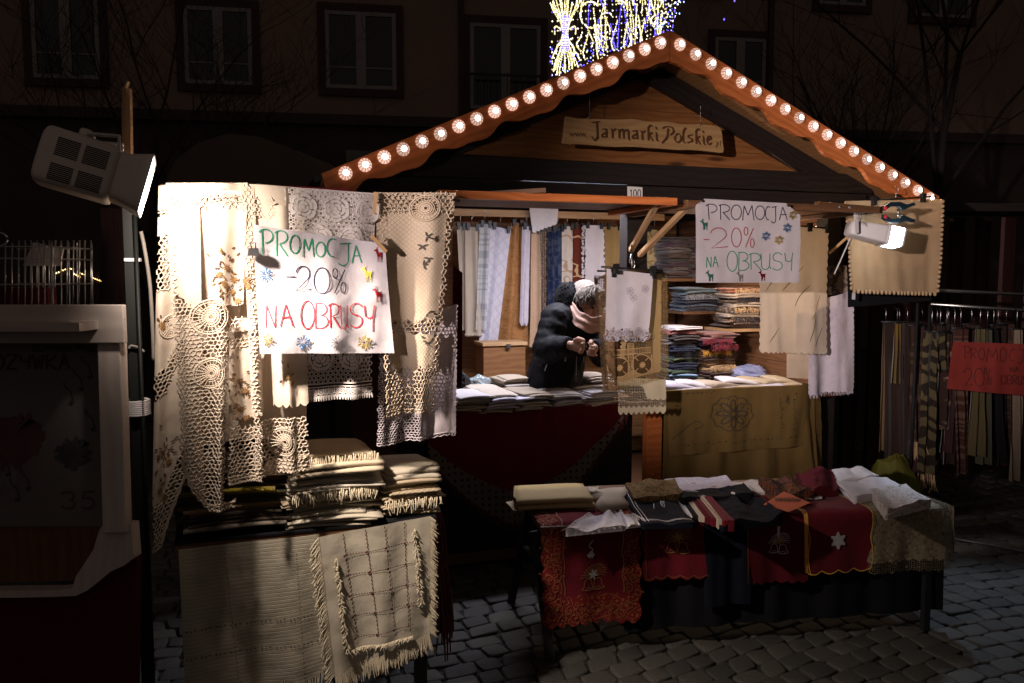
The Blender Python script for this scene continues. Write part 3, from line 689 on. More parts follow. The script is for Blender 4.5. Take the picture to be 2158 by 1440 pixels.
# ------------------------------------------------------------------ the carved name board
def handwriting(S, mb, glyphs, wd, conv, off=.002, nib=None):
    for g in glyphs:
        P = [S.inv(*conv(*p)) for p in smooth(g)] if nib is None else [S.inv(*conv(*p)) for p in g]
        S.stroke(mb, P, wd, off, 0, nib)
def smooth(g, k=5):
    if len(g) < 3: return g
    out = []
    for i in range(len(g) - 1):
        p0, p1, p2, p3 = g[max(0, i - 1)], g[i], g[i + 1], g[min(len(g) - 1, i + 2)]
        for j in range(k):
            t = j / k; out.append(tuple(.5 * (2 * b + (c - a) * t + (2 * a - 5 * b + 4 * c - d) * t * t + (3 * b - a - 3 * c + d) * t ** 3) for a, b, c, d in zip(p0, p1, p2, p3)))
    return out + [g[-1]]
cz = lambda x, y: (1170 + x * .1761, 220 + y * .1761)
def at15(x, y, yy=.15): return AY(*cz(x, y), yy)
outl = [(122, 140), (180, 150), (260, 168), (400, 170), (560, 174), (740, 180), (830, 176), (920, 172), (1010, 185), (1100, 203), (1200, 205), (1300, 202), (1400, 212), (1480, 232), (1600, 240), (1740, 238), (1880, 250), (1960, 268), (1990, 300), (2002, 360), (2010, 450), (2022, 540), (2015, 578), (1980, 582), (1880, 570), (1760, 555), (1600, 545), (1480, 548), (1380, 540), (1250, 530), (1120, 522), (980, 510), (860, 508), (740, 512), (600, 505), (440, 490), (300, 478), (170, 480), (95, 468), (88, 450), (98, 390), (108, 300), (116, 200)]
nb = thing('name_board', 'carved wooden name board with a wavy edge hanging on chains under the gable', 'sign', tuple(at15(1050, 340)))
mb = MB(); o3 = at15(1000, 330); mb.prism([((at15(*p) - o3).x, (at15(*p) - o3).z) for p in outl[::-1]], o3, V((1, 0, 0)), V((0, 0, 1)), .022); 
for i in range(2): mb.uv[i] = [(u[1], u[0]) for u in mb.uv[i]]
mb.build('board', W_BOARD, nb, bevel=.004)
NB = Sheet([cz(0, 100), cz(2100, 100), cz(2100, 620), cz(0, 620)], .15, 0, 0, crumple=0)
G = [[(412, 218), (506, 208)], [(470, 212), (478, 330), (480, 405)], [(483, 395), (447, 438)], [(447, 440), (412, 385)],
 [(530, 300), (585, 296)], [(580, 296), (584, 398)], [(582, 338), (536, 362), (532, 396)], [(532, 396), (582, 386)], [(628, 300), (650, 308), (652, 405)], [(655, 322), (692, 292)],
 [(712, 306), (730, 312), (732, 408)], [(735, 326), (776, 300), (782, 414)], [(788, 328), (834, 304), (842, 416), (856, 424)], [(885, 322), (942, 314)], [(938, 314), (944, 420)], [(940, 354), (893, 380), (890, 412)], [(890, 412), (940, 404)],
 [(980, 326), (1000, 332), (1004, 428)], [(1006, 344), (1040, 316)], [(1074, 280), (1078, 434)], [(1074, 284), (1102, 250), (1122, 268)], [(1086, 366), (1124, 336)], [(1088, 366), (1132, 442)], [(1160, 342), (1174, 346), (1178, 436), (1196, 430)], [(1166, 268), (1174, 300)],
 [(1246, 292), (1290, 268), (1366, 276)], [(1366, 276), (1384, 330), (1340, 372)], [(1316, 290), (1306, 380), (1288, 420)], [(1292, 410), (1240, 466)], [(1404, 376), (1440, 352), (1472, 384)], [(1472, 384), (1470, 432), (1434, 462)], [(1434, 462), (1398, 428), (1402, 380)],
 [(1534, 282), (1504, 328), (1502, 440), (1528, 466)], [(1616, 366), (1568, 376), (1564, 398)], [(1564, 398), (1612, 420), (1606, 446)], [(1606, 446), (1548, 462)], [(1660, 322), (1664, 474)], [(1660, 326), (1688, 294), (1708, 312)], [(1672, 408), (1712, 382)], [(1674, 408), (1714, 484)],
 [(1742, 384), (1754, 390), (1758, 472), (1780, 478)], [(1746, 318), (1754, 346)], [(1806, 432), (1852, 408), (1838, 380)], [(1836, 380), (1804, 404), (1802, 452), (1822, 484), (1858, 462)]]
mb = MB()
for g in G: NB.stroke(mb, [NB.inv(*cz(*p)) for p in smooth(g, 3)], .0165, .0015, 0, R(24)); NB.stroke(mb, [NB.inv(*cz(*p)) for p in smooth(g, 3)], .0075, .0019)
mb.build('lettering', INK['brown'], nb); mb = MB()
sm = []
for x in (162, 224, 286): sm += [[(x, 338), (x + 14, 382), (x + 28, 346), (x + 42, 386), (x + 54, 342)]]
sm += [[(348, 384), (354, 392)], [(1898, 492), (1904, 498)], [(1924, 452), (1918, 524)], [(1924, 456), (1942, 466), (1936, 490), (1920, 492)], [(1974, 432), (1962, 488), (1974, 502)]]
for g in sm: NB.stroke(mb, [NB.inv(*cz(*p)) for p in g], .0045, .0015)
mb.build('lettering', INK['brown'], nb)
for (x, y, yt) in ((412, 150, -160), (1738, 225, 20)):
    mb = MB(); a = at15(x, y); b = at15(x + (0 if x < 1000 else 2), yt, .15); n = 12; mb.tube([a + V((.008 * math.cos(t * PI / 4), 0, .008 * math.sin(t * PI / 4) - .006)) for t in range(9)], .0016, 5)
    for i in range(n):
        p = a.lerp(b, i / n); d = (b - a) / n; s = V((.003, 0, 0)) if i % 2 else V((0, .003, 0)); mb.tube([p, p + d * .5 + s, p + d * 1.08, p + d * .5 - s, p], .0011, 4)
    mb.build('chain', STEEL, nb)

# ------------------------------------------------------------------ lit decoration hanging behind the roof
def lights_curtain():
    q = random.Random(11); YL = 4.2
    c = thing('light_curtain', 'curtain of yellow white and blue string lights hanging above and behind the roof ridge', 'light decoration', tuple(AY(1300, 100, YL)))
    mats = []
    for nm, col, st in (('warm_led', (1, .82, .34), 1.9), ('white_led', (1, .93, .72), 3.2), ('blue_led', (.12, .09, 1), 3.4), ('ice_led', (.35, .5, 1), 4.5)):
        m = emit(nm, col, st); m.cycles.emission_sampling = 'NONE'; mats.append(m)
    wire = plain('cable', (.05, .05, .06), .6)
    def dot(mb, p, r, m):
        n = mb.add([p + V(d) * r for d in ((1, 0, 0), (-1, 0, 0), (0, 1, 0), (0, -1, 0), (0, 0, 1.3), (0, 0, -1.3))])
        for f in ((0, 2, 4), (2, 1, 4), (1, 3, 4), (3, 0, 4), (2, 0, 5), (1, 2, 5), (3, 1, 5), (0, 3, 5)): mb.face([n + k for k in f], None, m, False)
    def strand(mb, pts, y, dens=1.0, blue=0.0, cab=None):
        P = smooth(pts, 8); prev = None; acc = 0
        for a, b in zip(P, P[1:]):
            L = math.hypot(b[0] - a[0], b[1] - a[1]); acc += L
            while acc > 2.6 / dens:
                acc -= 2.6 / dens; r = q.random(); m = 2 if r < blue else (1 if q.random() < .3 else 0)
                dot(mb, AY(b[0] + q.uniform(-.5, .5), b[1] + q.uniform(-.5, .5), y + q.uniform(-.04, .04)), q.uniform(.006, .0095) * (.85 if m == 2 else 1), m)
        if cab: cab.tube([AY(p[0], p[1], y + .01) for p in P[::4] + [P[-1]]], .003, 3, cap=False)
    def fountain(mb, cab, cx, cy, hgt, wd, y, blue=True, n=11):
        for i in range(n):
            f = (i + .5) / n * 2 - 1
            for up in (-1, 1):
                h2 = hgt * q.uniform(.75, 1.1) * (1 - .25 * abs(f)); x1 = cx + f * wd * (.55 if up < 0 else .5) + q.uniform(-5, 5)
                strand(mb, [(cx + f * 5, cy), (cx + f * wd * .22, cy + up * h2 * .35), (x1, cy + up * h2 * .75), (x1 + f * wd * .12, cy + up * h2)], y, 1.0, 0.0, cab if i % 3 == 0 else None)
        if blue:
            for i in range(9):
                f = (i + .5) / 9 * 2 - 1
                strand(mb, [(cx + f * 9, cy - 38), (cx + f * 6, cy - 5), (cx + f * 9, cy + 36)], y - .05, 1.25, .95)
        for sx in (-1, 1):
            for (dx, dy) in ((20, -8), (17, 34)):
                strand(mb, [(cx, cy + dy * .3), (cx + sx * dx, cy + dy - 6), (cx + sx * (dx + 2), cy + dy + 10)], y, 1.3, .05)
    mb = MB(); cab = MB(); fountain(mb, cab, 1191, 70, 92, 50, YL, True, 15); o = mb.build('light_motif', mats, c); o['kind'] = 'stuff'; cab.build('cable', wire, o)
    # looser sprays: strands that sway, cross and end at different heights
    for (xa, xb, n) in ((1222, 1290, 26), (1292, 1348, 20), (1350, 1402, 18)):
        mb = MB(); cab = MB()
        for i in range(n):
            x = q.uniform(xa, xb); lowest = lerp(150, 76, (x - 1160) / 255); y0 = q.uniform(-70, lowest - 50); L = q.uniform(30, 95); y1 = min(lowest, y0 + L); sw = q.uniform(-16, 16)
            strand(mb, [(x, y0), (x + sw * .3, lerp(y0, y1, .3)), (x + sw * q.uniform(.4, 1.1), lerp(y0, y1, .7)), (x + sw * q.uniform(.2, .8), y1)], YL + q.uniform(-.12, .12), q.uniform(.8, 1.3), .03 if q.random() < .8 else .9, cab if i % 4 == 0 else None)
        for i in range(n // 4):
            x = q.uniform(xa, xb); y = q.uniform(-10, lerp(120, 50, (x - 1160) / 255)); r_ = q.uniform(9, 20); a0 = q.uniform(0, 6); strand(mb, [(x + r_ * math.cos(a0 + k * .5), y + r_ * .8 * math.sin(a0 + k * .5)) for k in range(6)], YL, 1.2, .02)
        o = mb.build('light_motif', mats, c); o['kind'] = 'stuff'; cab.build('cable', wire, o)
    mb = MB(); cab = MB()
    for x in range(1164, 1420, 9):
        bot = lerp(160, 70, (x - 1160) / 260); xx = x + q.uniform(-3, 3); strand(mb, [(xx, -60), (xx + q.uniform(-2, 2), 10), (xx + q.uniform(-2, 2), bot)], YL + .15, .30, .30, cab)
    for i in range(110):
        x = q.uniform(1160, 1415); bot = lerp(162, 78, (x - 1160) / 255); dot(mb, AY(x, bot - abs(q.gauss(0, 26)), YL + q.uniform(-.1, .2)), q.uniform(.005, .010), q.choice((2, 2, 3, 1, 2)))
    for i in range(70):
        t = q.random(); x = lerp(1385, 1440, t) + q.gauss(0, 7); y = lerp(64, -20, t) + q.gauss(0, 12); dot(mb, AY(x, y, YL), q.uniform(.005, .011), q.choice((1, 3, 2, 3)))
    for (x, y) in ((1526, 41), (1548, 2), (1398, 68), (1409, 50), (1422, 36), (1163, 104), (1160, 130)): dot(mb, AY(x, y, YL), .012, 2)
    for i in range(9):
        x = 1370 + i * 8; cab.tube([AY(*p, YL) for p in smooth([(x, -40), (x + q.uniform(-14, 14), 10), (1392 + q.uniform(-12, 12), 62)], 4)], .003, 3, cap=False)
    o = mb.build('icicle_lights', mats, c); o['kind'] = 'stuff'; cab.build('cable', wire, o)
lights_curtain()
# ================================================================== lettering by hand
def arc(cx, cy, rx, ry, a0, a1, n=14): return [(cx + rx * math.cos(R(lerp(a0, a1, k / n))), cy + ry * math.sin(R(lerp(a0, a1, k / n)))) for k in range(n + 1)]
def glyph(c):
    """strokes in a unit box, y down"""
    return {'P': [[(.12, .02), (.2, 1)], [(0, .12)] + arc(.38, .27, .6, .27, 215, 450)],
            'R': [[(.08, .02), (.12, 1)], [(0, .10)] + arc(.38, .25, .58, .25, 220, 450), [(.3, .5), (1, 1)]],
            'O': [arc(.5, .5, .5, .5, -100, 262, 22)], '0': [arc(.5, .5, .5, .5, -100, 262, 22)],
            'M': [[(0, 1), (.12, .02), (.48, .66), (.82, 0), (1, 1)]],
            'C': [arc(.55, .5, .5, .5, -60, -285, 16)],
            'J': [[(.15, .04), (1, .0)], [(.8, .02), (.82, .75)] + arc(.42, .78, .4, .22, 0, 150, 8)],
            'A': [[(0, 1), (.42, 0), (1, 1)], [(.18, .60), (.86, .58)]],
            'N': [[(0, 1), (.08, 0), (.9, .98), (1, 0)]],
            'B': [[(.06, 0), (.04, 1)], [(0, .03)] + arc(.35, .25, .55, .24, -80, 85, 9), arc(.35, .73, .65, .26, -85, 100, 10) + [(0, .97)]],
            'U': [[(0, 0), (.06, .7)] + arc(.48, .72, .42, .27, 170, 15, 8), [(.95, 0), (.93, .8), (1.12, .95)]],
            'S': [arc(.52, .25, .46, .25, -25, -230, 9) + arc(.48, .74, .5, .26, -60, 150, 10)],
            'Y': [[(0, 0), (.12, .42), (.5, .5), (.85, .42), (1, 0)], [(.9, .2), (.86, 1)]],
            '2': [arc(.45, .3, .45, .3, -170, 40, 10) + [(.05, .98), (1, .9)]], '-': [[(0, .5), (1, .5)]],
            '%': [arc(.2, .2, .18, .2, 0, 360, 12), arc(.8, .78, .18, .22, 0, 360, 12), [(.9, .05), (.15, 1)]],
            '3': [arc(.45, .25, .45, .25, -160, 80, 9) + arc(.45, .73, .5, .27, -80, 150, 9)], '5': [[(.9, 0), (.2, 0), (.12, .42)] + arc(.42, .68, .5, .32, -120, 140, 10)],
            'n': [[(.05, 0), (.05, 1)], [(.05, .4), (.5, .02), (.95, .4), (.95, 1)]], 'a': [arc(.45, .6, .42, .4, 0, 360, 12), [(.9, .15), (.92, 1)]],
            'Z': [[(0, 0), (1, 0), (0, 1), (1, 1)]], 'T': [[(0, 0), (1, 0)], [(.5, 0), (.5, 1)]], 'W': [[(0, 0), (.25, 1), (.5, .2), (.75, 1), (1, 0)]], 'K': [[(.05, 0), (.05, 1)], [(.95, 0), (.1, .55), (1, 1)]], 'L': [[(.05, 0), (.05, 1), (1, 1)]]}[c]
def write(S, mb, letters, conv, wd, slope=0.0, nib=None, off=.0022):
    for (ch, x0, x1, y0, y1) in letters:
        for g in glyph(ch): S.stroke(mb, [S.inv(*conv(lerp(x0, x1, p[0]), lerp(y0, y1, p[1]))) for p in g], wd, off, 0, nib)
DEER = [[(.42, .38), (.95, .36), (1, .45), (.98, .66), (.42, .64)], [(.42, .62), (.20, .26), (.36, .22), (.58, .44)], [(.38, .33), (.02, .30), (.0, .22), (.30, .14), (.42, .22)], [(.43, .60), (.56, .60), (.52, 1), (.45, 1)], [(.60, .60), (.68, .60), (.66, .98), (.60, .98)], [(.84, .60), (.98, .60), (.96, 1), (.89, 1)], [(.30, .18), (.24, .02), (.29, .02), (.35, .17)], [(.34, .18), (.44, .0), (.48, .03), (.39, .19)], [(.94, .36), (1.04, .30), (1, .42)]]
def deer(S, x0, x1, y0, y1, conv, colr, par):
    mb = MB()
    for pl in DEER: S.poly(mb, [S.inv(*conv(lerp(x0, x1, p[0]), lerp(y0, y1, p[1]))) for p in pl], .0045)
    mb.build('deer_sticker', GLIT[colr], par, f'{colr} glitter deer sticker' if colr != 'white' else 'pale white deer sticker')
def flake(S, x, y, r, conv, colr, par, ry=1.0):
    mb = MB()
    for k in range(12):
        a = PI * 2 * k / 12 + .1; rr = r * (1 if k % 2 else .82); ex, ey = math.cos(a), math.sin(a); nx, ny = -ey, ex
        for (u0, u1, w0, sk) in ((.12, 1, .10, 0), (.55, .95, .07, .22), (.55, .95, .07, -.22)):
            pts = [(u0, 0), ((u0 + u1) / 2, w0), (u1, sk * .9), ((u0 + u1) / 2, -w0)]
            S.poly(mb, [S.inv(*conv(x + (ex * p[0] + nx * (p[1] + sk * p[0] * .3)) * rr, y + (ey * p[0] + ny * (p[1] + sk * p[0] * .3)) * rr * ry)) for p in pts], .0040 + .0004 * k)
    mb.build('snowflake_sticker', GLIT[colr], par, f'{colr} glitter snowflake sticker')

# ================================================================== cloth materials
C = {}
C['ivory_linen'] = cloth('ivory_linen', (.62, .52, .42), lace='cut', att=True, trans=.18); C['ivory_thread'] = cloth('ivory_thread', (.60, .50, .395), trans=.1); C['ecru_thread'] = cloth('ecru_thread', (.54, .43, .315), trans=.1)
C['ecru_crochet'] = cloth('ecru_crochet', (.56, .45, .33), lace='cut', att=True, trans=.15, pat='lattice', col2=(.49, .39, .28), k=3.0, pbump=.35)
C['rose_lace'] = cloth('rose_lace', (.62, .56, .53), lace='rose', trans=.2)
C['lilac_lace'] = cloth('lilac_lace', (.60, .53, .56), lace='cut', att=True, trans=.2); C['lilac_thread'] = cloth('lilac_thread', (.58, .51, .54), trans=.1)
C['cream_ribbed'] = cloth('cream_ribbed', (.42, .375, .285), col2=(.49, .44, .34), pat='ribs', k=3.3, trans=.1, pbump=.14)
C['cream_plain'] = cloth('cream_plain', (.54, .48, .375), trans=.1)
C['natural'] = cloth('natural_linen', (.47, .38, .26), trans=.05)
C['natural_lace'] = cloth('natural_lace', (.50, .41, .28), col2=(.36, .28, .18), pat='lattice', k=2.2, trans=.05, pbump=.7)
C['white'] = cloth('white_cloth', (.70, .66, .67), trans=.15)
C['white_lace'] = cloth('white_lace', (.72, .67, .70), lace='rings', lk=1.0, att=True, trans=.2)
C['white_diamond'] = cloth('white_diamond', (.70, .67, .74), col2=(.58, .55, .64), pat='lattice', k=.55, trans=.2)
C['white_swag'] = cloth('white_swag', (.66, .66, .66), col2=(.44, .45, .46), pat='bands', k=.6, trans=.35)
C['tan'] = cloth('tan_damask', (.40, .19, .07), col2=(.31, .135, .045), pat='damask', k=1.1, trans=.1)
C['navy'] = cloth('navy_cloth', (.020, .030, .075), col2=(.055, .065, .10), pat='damask', k=.6, trans=.0)
C['navy_plain'] = cloth('navy_plain', (.0045, .005, .011), trans=.0)
C['black'] = cloth('black_cloth', (.007, .007, .009), trans=.0)
C['ivory_swirl'] = cloth('ivory_swirl', (.66, .57, .48), col2=(.44, .30, .2), pat='swirl', k=.9, trans=.2)
C['gold_swirl'] = cloth('gold_swirl', (.52, .38, .19), col2=(.30, .19, .07), pat='swirl', k=1.2, trans=.1)
C['maroon_swirl'] = cloth('maroon_swirl', (.13, .025, .015), col2=(.50, .33, .18), pat='swirl', k=.8, trans=.05)
C['gold_lattice'] = cloth('gold_lattice', (.42, .29, .12), col2=(.22, .13, .045), pat='tile', k=1.9, trans=.1)
C['gold_crochet'] = cloth('gold_crochet', (.42, .28, .12), lace='net', lk=1.5, att=True, trans=.15, pat='lattice', k=3.2, col2=(.34, .22, .09), pbump=.6)
C['brown_sheer'] = cloth('brown_sheer', (.21, .125, .06), lace='sheer', lk=1.0, trans=.3)
C['peach'] = cloth('peach_cloth', (.66, .45, .30), trans=.25)
C['champagne'] = cloth('champagne_cloth', (.60, .50, .39), trans=.3)
C['lilac'] = cloth('lilac_white', (.66, .60, .68), col2=(.58, .52, .60), pat='floral', k=1.2, trans=.2)
C['red'] = cloth('red_velour', (.120, .0065, .014), trans=.0, sheen=.05)
C['red_gold'] = cloth('red_gold_border', (.14, .012, .012), col2=(.25, .075, .028), pat='swirl', k=3.4, trans=0, metal2=False)
C['red_dark'] = cloth('dark_red_cloth', (.085, .006, .012), trans=.0)
C['polka'] = cloth('polka_border', (.13, .105, .085), col2=(.035, .006, .008), pat='dots', k=.82, trans=0)
C['gold_cloth'] = cloth('olive_gold_cloth', (.165, .102, .033), trans=.05, weave=2.0)
C['beige'] = cloth('beige_cloth', (.48, .33, .19), trans=.15, weave=1.6)
C['terra'] = plain('orange_paper', (.42, .10, .05), .8, 0, .1, 20)
C['pillow_grey'] = cloth('grey_band_cloth', (.42, .32, .17), trans=0)
C['wool'] = lambda n, c, c2=None, p=None, k=1.0: cloth('wool_' + n, c, c2, p, k, trans=0, weave=2.5, sheen=.2)
THREAD = {k: plain('thread_' + k, c, r, mt, .3, 200) for k, c, r, mt in (('brown', (.085, .042, .018), .7, 0), ('gold', (.40, .22, .085), .45, .5), ('cream', (.58, .50, .36), .85, 0), ('olive', (.12, .11, .03), .7, 0), ('copper', (.26, .095, .036), .5, .3), ('silver', (.50, .48, .48), .45, .3), ('dark', (.05, .04, .03), .7, 0), ('wine', (.10, .012, .016), .8, 0), ('white', (.66, .6, .58), .8, 0), ('yellow', (.60, .38, .05), .8, 0), ('orange', (.55, .24, .05), .7, 0))}
PAPER = cloth('paper_sheet', (.52, .48, .50), trans=.12, weave=.15)
REDP = cloth('red_card', (.24, .034, .027), trans=.05, weave=.2)
def clip(mb_parent_name, p, label, grp, w_=.030, mat=None):
    mb = MB(); p = V(p); mb.prism([(-w_ / 2, -.012), (w_ / 2, -.012), (w_ / 2 * .8, .010), (-w_ / 2 * .8, .010)], p + V((0, -.010, 0)), V((1, 0, 0)), V((0, 0, 1)), -.02)
    for s in (-1, 1): mb.tube([p + V((-.006, s * .008, .008)), p + V((-.007, s * .013, .026)), p + V((.007, s * .013, .026)), p + V((.006, s * .008, .008))], .0016, 4)
    return mb.build('binder_clip', mat or BLACKP, None, label, 'clip', grp)
def peg(p, d, label):
    p = V(p); d = V(d).normalized(); t = thing('clothes_peg', label, 'clothes peg', p); s = d.cross(V((0, -1, 0))).normalized()
    for k in (-1, 1): mb = MB(); mb.beam(p - d * .034 + V((0, k * .0055, 0)), p + d * .034 + V((0, k * .0035, 0)), .0095, .006, up=(0, -1, 0)); mb.build('jaw', W_LATH, t)
    mb = MB(); mb.tube([p + s * .006, p - s * .006], .004, 8); mb.build('spring', STEEL, t)
def hanger(p0, p1, label, grp, hook=True, hz=.075, mat=None):
    """thin black clip hanger: bar, two clips, wire hook"""
    p0, p1 = V(p0), V(p1); m = (p0 + p1) / 2; t = thing('clip_hanger', label, 'hanger', m, grp)
    mb = MB(); mb.tube([p0, p1], .0055, 6); mb.build('bar', mat or BLACKP, t)
    d = p1 - p0
    for k in (.2, .8):
        c = p0 + d * k; mb = MB(); mb.prism([(-.010, -.030), (.010, -.030), (.010, -.006), (.013, -.004), (.013, .02), (-.013, .02), (-.013, -.004), (-.010, -.006)], c + V((0, -.012, 0)), V((1, 0, 0)), V((0, 0, 1)), -.024); mb.build('clip', BLACKP, t)
    if hook:
        mb = MB(); mb.tube([m + V((0, 0, .004)), m + V((0, 0, hz * .45))] + [m + V((.016 * math.sin(a), 0, hz * .45 + .02 - .016 * math.cos(a) + .004)) for a in (0, .7, 1.4, 2.2, 3.0, 3.8)], .0022, 5); mb.build('hook', STEEL, t)
    return t

# ================================================================== left: pole, floodlight, rail
def flood_left():
    k = 2.00 / FPX * .86; o = AD(172, 352, 2.00); e1 = (RT * .88 - UP * .25 + FW * .36).normalized(); e2 = (UP - e1 * UP.dot(e1)).normalized(); e3 = e1.cross(e2)
    t = thing('floodlight', 'large grey louvred floodlight blazing onto the lace tablecloths from the left', 'floodlight', o)
    def ring(x, h, d, rr, n=24, cy=0.0):
        pts = []
        for j in range(n):
            a = 2 * PI * (j + .5) / n; ex = math.copysign(abs(math.cos(a)) ** rr, math.cos(a)); ey = math.copysign(abs(math.sin(a)) ** rr, math.sin(a)); pts.append(o + e1 * x * k + e2 * (cy + ey * h / 2) * k + e3 * ex * d / 2 * k)
        return pts
    mb = MB(); mb.loft([ring(-92, 118, 84, .5), ring(-86, 134, 98, .35), ring(-76, 140, 104, .25), ring(66, 140, 104, .25), ring(78, 134, 98, .3), ring(80, 120, 90, .35)]); mb.build('housing', LAMP_W, t)
    mb = MB()
    for (x0, x1, y0, n) in ((-56, -6, 44, 10), (4, 58, 44, 10), (-56, -6, -20, 9), (4, 58, -20, 9)):
        for i in range(n):
            y = y0 - i * 4.6; xx0 = x0 - (44 - y) * .0; mb.beam(o + (e1 * x0 + e2 * y) * k - e3 * 52.3 * k * -1, o + (e1 * x1 + e2 * y) * k + e3 * 52.3 * k, .0028, .0012, up=e3)
    mb.build('louvre', plain('louvre_slots', (.012, .011, .011), .7), t)
    mb = MB(); mb.loft([ring(66, 122, 92, .3), ring(100, 126, 96, .3), ring(150, 152, 136, .22), ring(152, 152, 136, .22), ring(151, 146, 130, .22), ring(104, 120, 90, .3)], cap=False); mb.build('hood', LAMP_W, t)
    gl = emit('flood_glass', (.95, .95, 1), 9.0); mb = MB(); mb.loft([ring(146, 145, 129, .22), ring(149, 145, 129, .22)]); mb.build('glass', gl, t)
    mb = MB(); mb.lathe(o + (e1 * -12 + e2 * 66) * k, e2, [(0, 0), (15 * k, 0), (15 * k, 22 * k), (12 * k, 26 * k), (0, 26 * k)], 10); mb.build('knob', LAMP_W, t)
    mb = MB()
    for s in (-1, 1):
        z = e3 * s * 44 * k; mb.beam(o + (e1 * 4 + e2 * 76) * k + z, o + (e1 * 64 + e2 * 92) * k + z, .016, .007, up=e2); mb.beam(o + (e1 * 64 + e2 * 95) * k + z, o + (e1 * 74 + e2 * 58) * k + z, .016, .007, up=e1)
    mb.beam(o + (e1 * 4 + e2 * 76) * k - e3 * 46 * k, o + (e1 * 4 + e2 * 76) * k + e3 * 46 * k, .016, .007, up=e2)
    mb.build('bracket', LAMP_WHITE, t, bevel=.002)
    c = o + e1 * 154 * k
    for nm, wt, sz, aim in (('flood_beam', FLOOD_W, 75, (.68, .22, -.80)), ('flood_spill', FLOOD_FILL, 115, (.16, .95, -.35))):
        l = spot(nm, (0, 0, 0), aim, wt, sz, 1.0, .030, (1, .84, .72)); l.parent = t; l.location = c + e1 * .012 - o
flood_left()
mb = MB(); p = AD(268, 330, 2.2); L_ = lambda x, y: AD(x, y, 2.2) - p
xs = [(276, 340), (273, 186), (268, 186), (266, 200), (262, 190), (268, 170), (258, 184), (256, 240), (258, 340)]
mb.prism([((AD(x, y, 2.2) - p).dot(RT), (AD(x, y, 2.2) - p).dot(UP)) for x, y in xs[::-1]], p, RT, UP, .016); mb.build('splintered_lath', W_LATH, None, 'splintered pale wooden lath standing up behind the large floodlight', 'lath')
pole = thing('tent_pole', 'dark square pole with a white tape wrap left of the lace cloths', 'pole', (AY(287, 700, -1.17).x, -1.17, 0))
b0 = AY(288, 700, -1.17); mb = MB(); mb.beam((b0.x - .006, -1.17, 0), (b0.x - .006, -1.17, 1.80), .036, .036, up=(0, 1, 0)); mb.tube([(b0.x + .012, -1.205, .35), (b0.x + .012, -1.205, 1.78)], .006, 6); mb.build('shaft', plain('green_black_paint', (.006, .0075, .0065), .6, 0, .3), pole)
mb = MB(); z0 = AY(290, 872, -1.17).z
for i in range(8): mb.tube([(b0.x - .004 + .034 * math.cos(a * PI / 4), -1.18 + .034 * math.sin(a * PI / 4), z0 + i * .006 + .001 * math.sin(a)) for a in range(9)], .004, 5)
mb.build('tape', C['white'], pole)
mb = MB(); zc_ = AY(288, 548, -1.17).z; mb.box((b0.x - .002, -1.172, zc_), .044, .044, .010); mb.build('ring', LAMP_WHITE, pole)
mb = MB(); mb.tube([AY(*p, -1.16) for p in smooth([(297, 488), (304, 520), (316, 600), (322, 700), (324, 760)])], .006, 6); mb.tube([AY(*p, -1.2) for p in smooth([(272, 735), (276, 729), (292, 733), (304, 742)])], .004, 6); mb.build('cable', plain('grey_cable', (.17, .15, .13), .6), pole)
ra, rb = AY(338, 396, -1.228), AY(968, 420, -1.228)
mb = MB(); mb.tube([ra, rb], .011, 10); mb.tube([rb + V((-.02, 0, 0)), V((-1.30, -.40, 1.95))], .010, 8); mb.build('display_rail', W_BROWN, None, 'wooden rail carrying the lace tablecloths at left', 'rail')

def with_back(S, drop=.22, gap=.05, mb=None):
    """the short rear half of a cloth folded over its rail"""
    tl, tr = S.at(0, 0), S.at(1, 0); g = V((0, gap, 0)); B = Sheet([tl + g * 0 + V((0, .002, .004)), tr + V((0, .002, .004)), tr + g - V((0, 0, drop)), tl + g - V((0, 0, drop))], None, S.folds, S.amp * .4, seed=S.seed + 5, out=(0, 1, 0))
    B.W, B.H = S.W, drop
    return B.mesh(12, 6, mb=mb)
